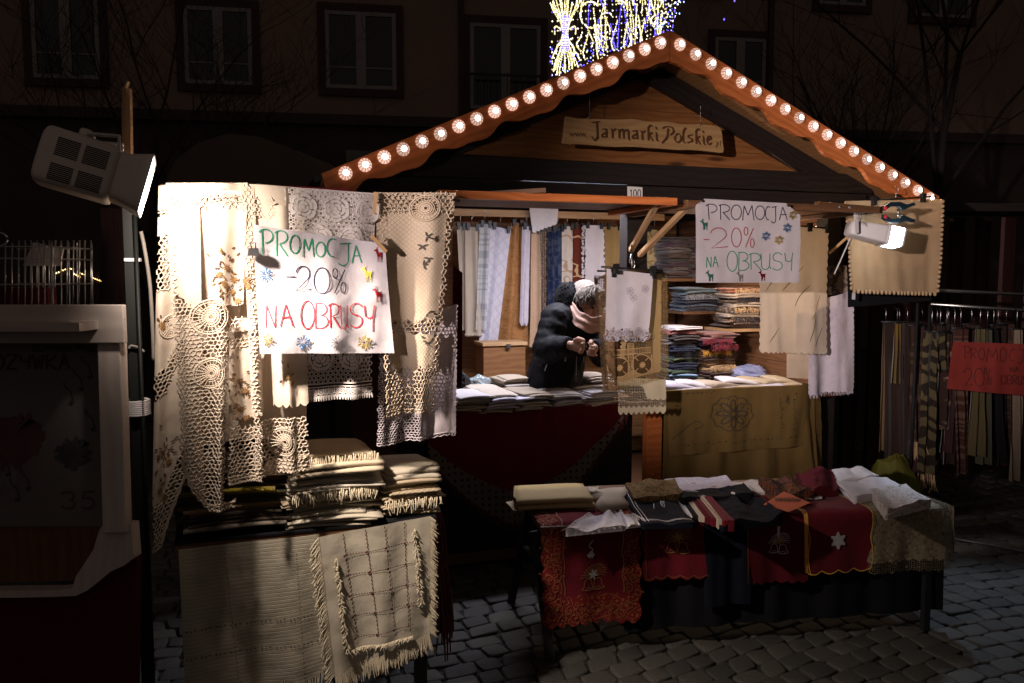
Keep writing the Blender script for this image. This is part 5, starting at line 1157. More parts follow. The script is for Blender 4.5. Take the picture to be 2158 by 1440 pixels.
inner('hanging_cloth', 'maroon cloth with cream curls inside the stall', 'tablecloth', 758, 812, 244, 752, 808, 880, C['maroon_swirl'], .01, 1.1, .014, seed=13)
inner('hanging_cloth', 'broad white cloth with a looped lace edge inside the stall', 'tablecloth', 812, 940, 240, 798, 942, 900, C['white_lace'], -.02, .9, .012, side=(22, .02), lace=lambda i, j, x, y: 1 if i < .13 else 0, seed=14)
inner('hanging_cloth', 'golden tile patterned cloth by the middle post inside the stall', 'tablecloth', 942, 1042, 248, 938, 1046, 900, C['gold_lattice'], 0, 1.0, .012, seed=15)
inner('hanging_cloth', 'white sliver of cloth squeezed against the middle post inside the stall', 'tablecloth', 1040, 1062, 262, 1040, 1064, 900, C['lilac'], .02, .6, .006, seed=16)
inner('hanging_cloth', 'cream gold cloth with scrollwork right of the middle post inside the stall', 'tablecloth', 1178, 1302, 258, 1176, 1296, 560, C['gold_swirl'], .0, 1.2, .016, yt1=274, seed=17)

# ------------------------------------------------------------------ folded goods on the counter
ZC = .879
wl = [C['white'], C['champagne'], cloth('ivory_fold', (.58, .50, .42), trans=.05), C['white_diamond'], cloth('greyish_fold', (.46, .41, .37), trans=.05)]
wn = ['white', 'champagne', 'ivory', 'white patterned', 'greyish white']
def fold_specs(seed, n, th=.020, lay=1):
    q = random.Random(seed); r = []
    for i in range(n): k = q.randrange(5); r.append((wn[k] + ' cloth', wl[k], lay, th * q.uniform(.8, 1.15)))
    return r
for i, (px, yy, wd, n, nm) in enumerate(((984, .24, .19, 5, 'leftmost counter stack'), (1048, .23, .17, 5, 'second counter stack'), (1106, .24, .17, 5, 'counter stack before the seller'), (1176, .24, .20, 4, 'counter stack right of the seller'), (1250, .25, .21, 4, 'counter stack by the hanging runners'))):
    p = AY(px, 846, yy); stack((p.x, yy, ZC), wd, .26, fold_specs(i + 3, n), 'in the ' + nm, 'folded cloths in the ' + nm, .05 * (i - 1), 30 + i, .018)
for i, (px, yy, wd, n, nm) in enumerate(((1082, .58, .19, 7, 'tall white stack left of the seller'), (1022, .52, .20, 4, 'low back stack on the counter'), (1248, .58, .17, 7, 'stack hidden behind the hanging runners'))):
    p = AY(px, 800, yy); stack((p.x, yy, ZC), wd, .22, fold_specs(i + 13, n, .019), 'in the ' + nm, 'folded cloths in the ' + nm, .05 * i, 40 + i, .02)
# fanned white cloths right of the runners
q = random.Random(77)
nmz = ['nearest the gold runner', 'second from the gold runner', 'third from the gold runner', 'fourth from the gold runner', 'fifth from the gold runner', 'sixth from the gold runner']
for i, (px, ro, wd) in enumerate(((1430, .1, .22), (1470, .3, .20), (1512, -.1, .22), (1560, .25, .22), (1606, -.2, .20), (1652, .1, .17))):
    p = AY(px, 830, .30); mb = folded_mb((p.x, .28 + .02 * (i % 3), ZC + .001), wd, .26, 2, .024, ro, 60 + i, tilt=.05, sag=.010, spread=.02); o = mb.build('folded_cloth', (C['white'], C['lilac'], C['white'], C['champagne'], C['white_diamond'], C['natural'])[i], None, f"{('white', 'lilac white', 'bright white', 'champagne', 'white patterned', 'natural')[i]} cloth fanned out on the right counter, {nmz[i]}", 'folded cloth', 'cloths fanned out on the right counter')
    p = AY(px - 8, 812, .36); mb = folded_mb((p.x, .36 + .03 * (i % 2), ZC + .048), wd * .9, .24, 1, .022, -ro * 1.4, 80 + i, tilt=-.08, sag=.012); mb.build('folded_cloth', (C['lilac'], C['white'], C['champagne'], C['white'], C['natural_lace'], C['natural'])[i], None, f"{('lilac', 'white', 'champagne', 'snow white', 'lacy', 'ochre')[i]} cloth lying loosely over the right counter fan, {nmz[i]}", 'folded cloth', 'cloths fanned out on the right counter')
# side table and shelves with scarves
mb = MB(); mb.box((.86, 1.18, .835), .92, .80, .03); mb.build('side_table', W_BROWN, stall)
mb = MB(); a = AY(1404, 590, 1.55); mb.box((.96, 1.62, a.z), .74, .34, .022); mb.build('shelf', W_BROWN, stall)
mb = MB(); b = AY(1528, 697, 1.0); mb.box((b.x + .22, 1.12, b.z), .44, .30, .02); mb.build('shelf', W_LATH, stall)
for (px, wd, s_) in ((1424, .18, 1), (1464, .16, 2), (1504, .16, 3)):
    p = AY(px, 585, 1.52); cs = [('dark grey', W('charcoal', (.05, .042, .042))), ('brown', W('cocoa', (.07, .04, .032))), ('taupe', W('taupe', (.13, .105, .095))), ('plum', W('plum', (.05, .022, .03)))]
    stack((p.x, 1.56, a.z + .013), wd, .24, [(cs[(k + s_) % 4][0] + ' scarf', cs[(k * 3 + s_) % 4][1] if 0 else cs[(k + s_) % 4][1], 2, .021) for k in range(8 if s_ < 3 else 6)], f"in the {('', 'left', 'middle', 'right')[s_]} stack on the dim upper shelf", f"scarves in the {('', 'left', 'middle', 'right')[s_]} stack on the upper shelf", .05, 50 + s_, .02)
p = AY(1434, 795, .98); stack((p.x, 1.02, .852), .20, .26, [('grey blue', W('slate', (.07, .085, .11)), 2, .022), ('white striped', cloth('white_stripe', (.6, .57, .6), (.16, .3, .5), 'stripe', trans=0), 1, .03), ('green', W('bottle_green', (.05, .075, .048)), 1, .035), ('dark navy', W('ink_navy', (.018, .022, .045)), 2, .024), ('moss green', W('moss', (.085, .11, .06)), 1, .035), ('dusty blue', W('dusty_blue', (.10, .13, .17), (.05, .06, .08), 'damask', 2), 2, .022), ('dark navy', W('ink_navy', (.018, .022, .045)), 2, .022), ('grey', W('ash', (.15, .14, .15)), 2, .022), ('charcoal', W('charcoal', (.05, .042, .042)), 2, .022), ('pink striped', cloth('pink_stripe', (.52, .42, .38), (.24, .08, .08), 'stripe', 2.2, trans=0), 2, .018), ('white', C['white'], 1, .018)], 'in the scarf pile just right of the gold runner', 'scarves in the pile right of the gold runner', -.05, 61, .02)
fr_wine, fr_yel, fr_tan, fr_dk = plain('fringe_wine', (.17, .022, .034), .8, 0, .4, 80), plain('fringe_yellow', (.55, .27, .03), .8, 0, .3, 80), plain('fringe_tan', (.45, .30, .16), .8, 0, .3, 80), plain('fringe_dark', (.03, .026, .03), .8, 0, .3, 80)
p = AY(1494, 797, .95); zt = stack((p.x, .98, .852), .25, .28, [('olive', W('olive', (.12, .10, .05)), 2, .024), ('brown', W('cocoa', (.07, .04, .032)), 2, .022), ('tan fringed', W('camel', (.36, .22, .11)), 2, .020, fr_tan), ('rust striped', W('rust', (.13, .05, .02), (.22, .12, .05), 'stripe', 2), 2, .020), ('brown checked', W('umber', (.06, .032, .018)), 2, .020), ('yellow fringed', W('rust', (.13, .05, .02)), 2, .018, fr_yel), ('wine fringed', W('wine', (.085, .022, .028)), 2, .020, fr_wine), ('plum fringed', W('plum2', (.06, .022, .038)), 2, .022, fr_wine), ('rose', W('rose', (.22, .11, .10)), 2, .020)], 'in the colourful scarf pile under the right poster', 'scarves in the colourful pile', .08, 63, .022)
p = AY(1476, 655, 1.22); stack((p.x, 1.30, p.z), .28, .26, [('steel blue', W('steel_blue', (.07, .09, .12)), 2, .022, fr_dk), ('dark blue', W('ink_navy', (.018, .022, .045)), 2, .022), ('black and white', W('salt', (.06, .065, .075), (.3, .3, .33), 'damask', 4), 2, .022), ('grey blue', W('blue_grey', (.09, .12, .14)), 2, .024)], 'in the blue scarf pile behind the colourful one', 'scarves in the blue pile', 0, 66, .015)
mb = MB(); mb.box((p.x, 1.32, p.z - .012), .34, .30, .02); mb.build('shelf', W_BROWN, stall)
p = AY(1566, 694, 1.02); stack((p.x, 1.12, b.z + .012), .24, .26, [('dark patterned', W('umber', (.06, .032, .018)), 2, .018), ('brown cream', W('mocha', (.16, .09, .05), (.5, .4, .3), 'damask', 3), 2, .026, fr_dk), ('cream', C['champagne'], 1, .034), ('spotted fringed', W('spots', (.10, .065, .04), (.52, .42, .32), 'floral', 2), 2, .022, fr_tan), ('ivory', C['champagne'], 1, .03), ('checked fringed', W('spots', (.10, .065, .04), (.52, .42, .32), 'floral', 2), 2, .020, fr_dk), ('pale ivory', C['champagne'], 1, .036), ('red brown', W('brick', (.30, .06, .035), (.5, .35, .2), 'damask', 3), 2, .018, fr_tan)], 'in the warmly lit scarf pile on the right shelf', 'scarves in the warmly lit pile', .02, 68, .015)
# plastic bags, box, small things
def crumple(name, c, sx, sy, sz, seed, mat, lab, cat):
    mb = MB(); q = seed * 7.7; n, k = 18, 11; prev = None
    for i in range(k + 1):
        t = PI * i / k; ring = []
        for j in range(n):
            d = V((math.sin(t) * math.cos(2 * PI * j / n), math.sin(t) * math.sin(2 * PI * j / n), math.cos(t))); f = 1 + .35 * noise.noise(d * 1.8 + V((q, 0, 0))) + .22 * abs(noise.noise(d * 4 + V((0, q, 0)))); ring.append(V(c) + V((d.x * sx * f, d.y * sy * f, max(-sz * .7, d.z * sz * f))))
        b_ = mb.add(ring)
        if prev is not None:
            for j in range(n): mb.face((prev + j, b_ + j, b_ + (j + 1) % n, prev + (j + 1) % n), None, 0, False)
        prev = b_
    return mb.build(name, mat, None, lab, cat)
def film(name, col, al):
    t = NT(name); s_ = t.pbr(col, .12, 0, t.bump(t.noise(t.obj(), 40, 3), .6, .01), .7); tp = t.n('ShaderNodeBsdfTransparent'); mx = t.n('ShaderNodeMixShader', i_0=al); t.nt.links.new(tp.outputs[0], mx.inputs[1]); t.nt.links.new(s_, mx.inputs[2]); return t.done(mx.outputs[0])
BAG = film('clear_bag', (.42, .50, .52), .55)
p = AY(1018, 785, .66); crumple('plastic_bag', (p.x, .70, ZC + .05), .085, .07, .06, 2, BAG, 'crumpled clear plastic bag at the back left of the counter', 'plastic bag')
p = AY(1585, 765, .80); crumple('plastic_bag', (p.x, .86, .91), .15, .08, .055, 5, film('blue_bag', (.30, .34, .55), .7), 'bluish plastic bag lying behind the fanned cloths on the right', 'plastic bag')
p = AY(975, 780, .60); crumple('dark_bag', (p.x, .66, ZC + .075), .055, .06, .085, 9, BLACKP, 'small black bag at the left end of the counter', 'bag')
p = AY(1062, 745, 1.5); bx = thing('wooden_box', 'pale wooden box below the tan cloth inside the stall', 'box', (p.x - .02, 1.52, .85)); mb = MB(); mb.box((p.x - .02, 1.52, .975), .31, .2, .25); mb.build('case', MATS['dim_pine'], bx, bevel=.004); mb = MB(); mb.box((p.x - .02, 1.515, 1.114), .33, .22, .024); mb.build('lid', W_LATH, bx, bevel=.003); mb = MB(); mb.box((p.x + .0, 1.40, 1.10), .03, .012, .03); mb.build('latch', STEEL, bx)
mb = MB(); mb.box((-.72, 1.30, .45), 1.0, .44, .80); mb.build('back_bench', W_BROWN, stall)
# ------------------------------------------------------------------ cloths over the counter front
def drop_cloths():
    # round red cloth whose rim with a dotted band hangs over the front
    x0, x1 = AY(900, 860, .11).x, AY(1322, 846, .11).x; zt = .884
    quad = [(x0, .105, zt), (x1, .105, zt), (x1, .09, zt - .62), (x0, .09, zt - .62)]
    cxp = AY(1098, 850, .11).x
    low = lambda a: max(.06, (1 - abs((lerp(x0, x1, a) - cxp) / (max(cxp - x0, x1 - cxp) * 1.04)) ** 1.7)) 
    S = Sheet(quad, None, 3.2, .012, .15, .5, .003, 21, out=(0, -1, 0), prof=low); mb = S.mesh(70, 44); 
    for i, f in enumerate(mb.f):
        if (i // 70) >= 31: mb.m[i] = 1
    n = mb.add([(x0, .105, zt + .0), (x1, .105, zt), (x1, .50, zt - .001), (x0, .50, zt - .001)]); mb.face((n, n + 1, n + 2, n + 3))
    o = mb.build('counter_cloth', [C['red'], C['polka']], None, 'round dark red cloth with a dotted border hanging over the counter front', 'tablecloth')
    f = MB(); q = random.Random(3)
    for i in range(150): a = (i + .5) / 150; p = S.at(*S.edge(a, 1.0)); f.tube([p, p + V((q.uniform(-.01, .01), -.004, -.02)), p + V((q.uniform(-.016, .016), 0, -.042))], [.0028, .0034, .002], 4, cap=False)
    f.build('fringe', THREAD['wine'], o)
    # gold embroidered cloth
    S = Sheet([(1398, 826), (1716, 812), (1722, 1010), (1392, 1030)], [.10, .10, .085, .085], 3.2, .013, .2, 1.1, .004, 22); S.mesh(54, 34).build('counter_cloth', C['gold_cloth'], None, 'plain olive gold cloth hanging lowest over the right counter front', 'tablecloth')
    S = Sheet([(1404, 824), (1706, 812), (1694, 940), (1408, 962)], [.078, .078, .066, .066], 2.6, .010, .2, .2, .004, 23); mb = S.mesh(54, 30)
    t0, t1 = S.at(0, 0), S.at(1, 0); n = mb.add([t0, t1, V((t1.x, .5, .888)), V((t0.x, .5, .888))]); mb.face((n, n + 1, n + 2, n + 3)); mb.smooth = 1
    o = mb.build('embroidered_cover', C['gold_cloth'], None, 'olive gold cloth with a large sequined flower over the right counter front', 'tablecloth')
    e = MB(); q = random.Random(8)
    cx, cy = 1538, 872
    for k in range(8):
        an = 2 * PI * k / 8; pts = [(cx + 20 * math.cos(an + d) * r_, cy + 18 * math.sin(an + d) * r_) for d, r_ in ((0, .25), (-.28, 1), (-.12, 1.5), (0, 1.62), (.12, 1.5), (.28, 1), (0, .25))]; S.stroke(e, [S.inv(*p) for p in smooth(pts, 4)], .0065, .004)
    S.stroke(e, [S.inv(cx + 44 * math.cos(t * .2) * (1 + .07 * math.sin(t * 2.2)), cy + 36 * math.sin(t * .2) * (1 + .07 * math.sin(t * 2.2))) for t in range(33)], .0055, .004)
    S.stroke(e, [S.inv(*p) for p in smooth([(1412, 925), (1440, 905), (1465, 888), (1478, 898), (1462, 905)], 5)], .004, .004)
    for ln in ([(1640, 838), (1642, 905)], [(1672, 830), (1670, 910)], [(1655, 834), (1656, 850)], [(1412, 940), (1560, 930)], [(1560, 930), (1690, 918)], [(1412, 832), (1500, 826)]):
        for i in range(26): t = i / 26; x, y = lerp(ln[0][0], ln[1][0], t), lerp(ln[0][1], ln[1][1], t); S.leaf(e, *[v * w_ for v, w_ in zip(S.inv(x + q.uniform(-3, 3), y + q.uniform(-2, 2)), (S.W, S.H))], .008, .005, q.uniform(0, 6), .004, 1 if q.random() < .4 else 0)
    for i in range(40): an = q.uniform(0, 2 * PI); S.leaf(e, *[v * w_ for v, w_ in zip(S.inv(cx + q.uniform(8, 42) * math.cos(an), cy + q.uniform(8, 34) * math.sin(an)), (S.W, S.H))], .009, .006, q.uniform(0, 6), .0045, 1 if q.random() < .3 else 0)
    e.build('embroidery', [THREAD['dark'], plain('sequins', (.95, .72, .3), .16, 1.0, .4, 300)], o)
    S = Sheet([(1690, 808), (1728, 806), (1732, 1000), (1712, 1010)], [.06, .14, .14, .06], 1, .01, .3, seed=24); S.mesh(10, 24).build('cloth_end', C['gold_cloth'], None, 'olive gold cloth end turned round the right corner of the counter', 'tablecloth')
drop_cloths()
# ------------------------------------------------------------------ runners on hangers in front of the counter
def front_runners():
    z3 = lambda x, y: (1090 + x * .2222, 560 + y * .2222); Y = -.16; g = 'runners hanging before the counter'
    S = Sheet([z3(1040, 30), z3(1420, 60), z3(1425, 1130), z3(945, 1190)], Y + .02, 1.1, .006, .5, seed=31, side=(26, .012), prof=lambda a: 1.0 - .06 * a)
    o = S.mesh(44, 60, lambda i, j, x, y: 1 if (.10 < i < .70 and .58 < j < .86) or i > .86 or j > .93 else 0).build('gold_runner', C['gold_crochet'], None, 'golden brown crochet runner hanging in front of the counter', 'table runner', g)
    e = MB()
    for (x, y, r) in ((1178, 940, 34), (958, 968, 32)):
        a, b = S.inv(*z3(x, y))
        for k in range(9): S.leaf(e, a * S.W + .003, b * S.H, .019, .009, 2 * PI * k / 9, .008)
    dkp = MB()
    for (x, y) in ((1178, 935), (958, 962)): S.poly(dkp, [S.inv(*z3(x + 92 * math.cos(k * PI / 8), y + 88 * math.sin(k * PI / 8))) for k in range(16)], .0045)
    dkp.build('dark_windows', cloth('brown_window', (.10, .055, .022), trans=.1), o)
    for (p0, p1) in (((905, 800), (1260, 770)), ((905, 850), (1262, 822)), ((1040, 735), (1046, 1050)), ((1092, 735), (1096, 1045))): S.stroke(e, [S.inv(*z3(lerp(p0[0], p1[0], t / 12), lerp(p0[1], p1[1], t / 12))) for t in range(13)], .0048, .006)
    for t in range(24): u_ = t / 23; S.stroke(e, [S.inv(*z3(lerp(905, 1260, u_), lerp(800, 770, u_))), S.inv(*z3(lerp(905, 1262, u_), lerp(850, 822, u_)))], .0026, .006); S.stroke(e, [S.inv(*z3(1043, lerp(735, 1048, u_))), S.inv(*z3(1094, lerp(735, 1045, u_)))], .0026, .006)
    for (x, y) in ((1178, 935), (958, 962)): S.stroke(e, [S.inv(*z3(x + 98 * math.cos(k * PI / 10), y + 94 * math.sin(k * PI / 10))) for k in range(21)], .0045, .006)
    for (x, y) in ((1178, 935), (958, 962)):
        for k in range(4): an = PI / 4 + k * PI / 2; S.stroke(e, [S.inv(*z3(x + r_ * math.cos(an), y + r_ * math.sin(an))) for r_ in (50, 70, 92)], .004, .0065)
    for ln in ([(1270, 840), (1275, 1010)],) if 1 else ([(1065, 740), (1070, 1040)], [(1090, 840), (1250, 830)], [(1270, 840), (1275, 1010)], [(1100, 1030), (1260, 1000)], [(930, 880), (1040, 1020)], [(1110, 900), (1250, 1010)], [(1110, 1000), (1240, 880)]): S.stroke(e, [S.inv(*z3(lerp(ln[0][0], ln[1][0], t / 8), lerp(ln[0][1], ln[1][1], t / 8))) for t in range(9)], .006, .006)
    e.build('appliques', plain('tan_thread', (.50, .32, .15), .8, 0, .2, 90), o)
    S = Sheet([z3(950, 1060), z3(1412, 1080), z3(1408, 1392), z3(950, 1400)], Y + .035, 1.0, .006, .5, seed=32, scal=(9, .018)); S.mesh(50, 34, lambda i, j, x, y: 1 if .22 < j < .70 and i < .45 + .3 * j else (1 if .6 < j < .8 else 0)).build('cream_runner', cloth('cream_cutwork', (.60, .50, .33), lace='net', lk=1.5, att=True, trans=.15), None, 'cream cutwork runner with a scalloped hem, lowest of the hanging runners', 'table runner', g)
    S = Sheet([z3(720, 95), z3(905, 90), z3(950, 1190), z3(798, 1200)], Y + .005, 1.3, .012, .6, 1.0, .004, 33); S.mesh(30, 60, lambda i, j, x, y: 1).build('sheer_runner', C['brown_sheer'], None, 'sheer brown lace runner at the left of the hanging runners', 'table runner', g)
    S = Sheet([z3(848, 30), z3(1290, 80), z3(1240, 700), z3(820, 690)], Y - .03, .9, .010, .4, .5, .003, 34, scal=(5, .03))
    o = S.mesh(46, 60, lambda i, j, x, y: 1 if j > .86 else 0).build('white_runner', C['white_lace'], None, 'lilac white runner with a looped lace hem at the front of the hanging runners', 'table runner', g)
    e = MB()
    for (x, y, n) in ((1070, 240, 5), (1210, 220, 5), (1100, 300, 4), (960, 640, 5), (1040, 630, 6), (1150, 620, 6), (1200, 640, 5), (890, 630, 4)):
        a, b = S.inv(*z3(x, y))
        for k in range(n): an = 2 * PI * k / n; S.stroke(e, [((a * S.W + (.009 + .011 * math.cos(t * .7)) * math.cos(an) - .010 * math.sin(t * .7) * math.sin(an)) / S.W, (b * S.H + (.009 + .011 * math.cos(t * .7)) * math.sin(an) + .010 * math.sin(t * .7) * math.cos(an)) / S.H) for t in range(10)], .0028, .003)
    for i in range(12):
        cx = (i + .5) / 12 * S.W; S.stroke(e, [((cx + .017 * math.cos(t * PI / 8)) / S.W, (S.H * (.965 + .02 * math.sin(i)) + .020 * math.sin(t * PI / 8)) / S.H) for t in range(17)], .0035, .002)
    e.build('embroidery', plain('thread_lilac_grey', (.40, .35, .39), .8, 0, .2, 90), o)
    L_ = 'black clip hanger carrying the runners before the counter'
    hanger(AY(*z3(760, 50), Y - .01), AY(*z3(1400, 72), Y - .005), L_, 'hangers carrying the runners before the counter', True, .06); hanger(AY(*z3(800, 12), Y - .04), AY(*z3(1380, 50), Y - .045), L_, 'hangers carrying the runners before the counter', False)
    mb = MB(); a = AY(*z3(1090, 20), Y - .02); mb.tube([a, a + V((.02, .05, .12)), AY(1331, 560, .19)], .003, 5); mb.build('wire_loop', STEEL, None, 'thin steel wire from which the runners hang below the prop', 'wire')
front_runners()

# ================================================================== the right poster, cloths and floodlight
def right_side():
    z8 = lambda x, y: (1300 + x * .4375, 390 + y * .4375); YP = -.46
    quad = [(1464, 418), (1686, 430), (1681, 596), (1465, 596)]
    S = Sheet(quad, YP, 1.1, .006, .5, .7, .004, 41); mb = MB(); N, M = 36, 28
    def cl(i, j):
        a, b = i / N, j / M; c = .085
        if a < c and b < c and a + b < c: s_ = (c - a - b) / 2; a += s_; b += s_
        a2 = 1 - a
        if a2 < .14 and b < .14 and a2 + b < .14: s_ = (.14 - a2 - b) / 2; a -= s_; b += s_
        return a, b
    mb.add([S.at(*cl(i, j)) for j in range(M + 1) for i in range(N + 1)])
    for j in range(M):
        for i in range(N): mb.face((j * (N + 1) + i, j * (N + 1) + i + 1, (j + 1) * (N + 1) + i + 1, (j + 1) * (N + 1) + i), [(i * .012, -j * .012)] * 4)
    o = mb.build('poster', PAPER, None, 'white paper poster with PROMOCJA in black ink pinned to the right shutter', 'poster')
    g = MB(); write(S, g, [('P', 428, 478, 92, 168), ('R', 488, 540, 94, 168), ('O', 545, 594, 96, 166), ('M', 600, 654, 98, 170), ('O', 660, 706, 100, 166), ('C', 708, 738, 104, 168), ('J', 736, 766, 104, 182), ('A', 778, 816, 106, 168)], z8, .0044); g.build('lettering', INK['black'], o)
    g = MB(); write(S, g, [('-', 412, 440, 255, 270), ('2', 445, 532, 206, 306), ('0', 548, 594, 206, 298), ('%', 606, 656, 202, 300)], z8, .0044); g.build('lettering', INK['darkred'], o)
    g = MB(); write(S, g, [('N', 425, 448, 346, 398), ('A', 455, 482, 342, 396), ('O', 526, 576, 318, 416), ('B', 580, 632, 322, 412), ('R', 636, 690, 328, 408), ('U', 690, 734, 330, 408), ('S', 744, 790, 326, 410), ('Y', 800, 840, 326, 414)], z8, .0044); g.build('lettering', INK['green'], o)
    for (x, y, c) in ((842, 144, 'gold'), (812, 206, 'blue'), (711, 245, 'blue'), (772, 264, 'gold')): flake(S, x, y, 24, z8, c, o)
    for (x0, x1, y0, y1, c) in ((392, 428, 162, 216, 'green'), (418, 454, 410, 464, 'green'), (568, 602, 412, 466, 'white'), (678, 710, 408, 462, 'red')): deer(S, x0, x1, y0, y1, z8, c, o)
    for (x, y) in ((412, 76), (826, 98)): mb = MB(); mb.sphere(AY(*z8(x, y), YP - .012), .007, 8, 5); mb.build('pin', BLACKP, o)
    # tablecloths at the right corner
    YE = .03
    S = Sheet([(1596, 470), (1748, 484), (1742, 746), (1600, 742)], [YE] * 4, 1.4, .016, .4, 1.2, .004, 42, scal=(13, .012), side=(16, .010)); o = S.mesh(44, 54).build('leaf_tablecloth', C['champagne'], None, 'champagne tablecloth with leaf stitching and a scalloped edge right of the poster', 'tablecloth'); e = MB()
    for pts in ([(1700, 600), (1684, 622), (1675, 645)], [(1728, 622), (1716, 650), (1704, 672)], [(1732, 690), (1720, 715), (1712, 730)], [(1655, 560), (1640, 580), (1612, 612)], [(1640, 690), (1628, 708), (1618, 722)], [(1690, 560), (1668, 590), (1650, 612)], [(1715, 655), (1708, 690), (1700, 720)]):
        P = smooth(pts, 5)
        for i, (p0, p1) in enumerate(zip(P, P[1:])): S.stroke(e, [S.inv(*p0), S.inv(*p1)], .0016 + .004 * math.sin(PI * (i + .5) / len(P)), .003)
    e.build('leaf_stitching', THREAD['olive'], o)
    hanger(AY(1688, 477, YE + .012), AY(1752, 482, YE + .012), 'black clip hanger holding the champagne leaf tablecloth', None, True, .05)
    S = Sheet([(1655, 640), (1740, 640), (1738, 800), (1656, 796)], YE + .10, .9, .008, seed=43); S.mesh(20, 24).build('sheer_cloth', C['champagne'], None, 'sheer champagne cloth showing below the leaf tablecloth', 'tablecloth')
    S = Sheet([(1700, 640), (1800, 612), (1802, 822), (1702, 832)], YE + .06, 1.4, .020, .5, 2.0, .004, 44, scal=(22, .01), side=(18, .008)); o = S.mesh(34, 40).build('lilac_tablecloth', C['lilac'], None, 'lilac white damask tablecloth with a toothed hem at the right corner of the stall', 'tablecloth'); fringe(S, 46, .018, .0016, seed=4, curl=.1).build('fringe', C['lilac'], o)
    # beige bobble cloth
    YF = -.17
    S = Sheet([(1782, 424), (1986, 420), (1976, 618), (1794, 612)], YF, .8, .010, .4, .8, .004, 45); o = S.mesh(30, 30).build('bobble_cloth', C['beige'], None, 'beige cloth edged with woven bobbles hanging under the right eave', 'tablecloth'); mb = MB()
    for i in range(22): mb.sphere(S.at((i + .5) / 22, 1.0, .002) + V((0, 0, -.006)), .012, 6, 4, sq=(1, .7, 1.15))
    for i in range(20):
        for a in (0, 1): mb.sphere(S.at(a, (i + .5) / 20, .002) + V((.006 * (2 * a - 1), 0, 0)), .0115, 6, 4, sq=(1, .7, 1))
    mb.build('bobble_trim', C['beige'], o)
    hanger(AY(1800, 426, YF + .01), AY(1972, 414, YF + .01), 'black clip hanger holding the beige bobble cloth under the right eave', None, True, .07)
    S = Sheet([(1786, 560), (1966, 580), (1962, 634), (1786, 648)], YF + .10, 1, .006, seed=46); S.mesh(14, 8).build('black_cloth', C['black'], None, 'black cloth showing under the beige bobble cloth', 'cloth')
    S = Sheet([(1796, 617), (1803, 618), (1802, 632), (1795, 631)], YF - .01, 0, 0, crumple=0); S.mesh(1, 1).build('price_tag', PAPER, None, 'small white tag at the lower left corner of the beige bobble cloth', 'tag')
    # right floodlight on the arm
    YL = -.36; o0 = AY(1840, 492, YL); t = thing('floodlight', 'small white floodlight glaring from the arm under the right eave', 'floodlight', o0); k = (o0 - CAM).dot(FW) / FPX
    f1 = (RT * .96 - UP * .20 - FW * .0).normalized(); f2 = (UP - f1 * UP.dot(f1)).normalized(); f3 = f1.cross(f2)
    def ring(x, h, d, n=20, rr=.25):
        pts = []
        for j in range(n): a = 2 * PI * (j + .5) / n; pts.append(o0 + f1 * x * k + f2 * math.copysign(abs(math.sin(a)) ** rr, math.sin(a)) * h / 2 * k + f3 * math.copysign(abs(math.cos(a)) ** rr, math.cos(a)) * d / 2 * k)
        return pts
    mb = MB(); mb.loft([ring(-54, 24, 34), ring(-50, 30, 40), ring(14, 38, 48), ring(22, 40, 50)]); mb.build('housing', LAMP_WHITE, t)
    mb = MB(); mb.loft([ring(22, 42, 52), ring(52, 42, 52), ring(55, 38, 48)], cap=False)
    fm = MB(); fm.loft([ring(22.5, 40, 50), ring(54, 40, 50)])
    fm.build('glass', emit('flood_glass_cool', (.92, .96, 1), 14), t)
    mb = MB(); mb.loft([ring(20, 43, 53), ring(25, 43, 53)]); mb.loft([ring(53, 42, 52), ring(57, 42, 52)]); mb.build('rim', LAMP_WHITE, t)
    mb = MB(); a = AY(1804, 454, YL - .045); mb.beam(a, AY(1806, 492, YL - .045), .022, .006, up=(0, -1, 0)); mb.beam(AY(1804, 456, YL + .04), AY(1806, 492, YL + .04), .022, .006, up=(0, -1, 0)); mb.beam(AY(1804, 454, YL - .05), AY(1804, 455, YL + .05), .022, .006, up=(0, 0, 1)); mb.build('bracket', LAMP_WHITE, t)
    l = spot('right_flood_light', (0, 0, 0), V((.12, -1.1, -1.75)), RFLOOD_W, 66, .5, .04, (.60, .78, 1)); l.parent = t; l.location = o0 + f1 * 46 * k - f3 * 0 + V((0.03, -.075, -.02)) - o0
    ar = thing('timber_bar', 'brown wooden arm carrying the small floodlight at the right', 'arm', AY(1790, 440, -.40)); mb = MB(); mb.beam(AY(1720, 432, -.41), AY(1856, 444, -.39), .035, .034); mb.build('bar', W_BROWN, ar, bevel=.003)
    mb = MB()
    for x in (1770, 1790): mb.lathe(AY(x, 437, -.435), (0, -1, 0), [(.008, -.01), (.008, .004), (0, .006)], 8)
    mb.build('screws', STEEL, ar)
    mb = MB(); p = AY(1785, 450, -.40)
    for i in range(7): mb.tube([p + V((.02 + i * .012, -.02, .01)), p + V((.05 + i * .006, -.03, -.04 - .004 * i)), p + V((.09 - i * .008, -.02, -.02))], .0012, 4)
    mb.build('plastic_wrap', C['white'], ar)
    # spring clamp
    cp = thing('spring_clamp', 'dark teal spring clamp gripping the end of the wooden arm', 'clamp', AY(1890, 446, -.42)); tl = plain('teal_plastic', (.009, .022, .032), .45, 0, .15); c0 = AY(1888, 448, -.42)
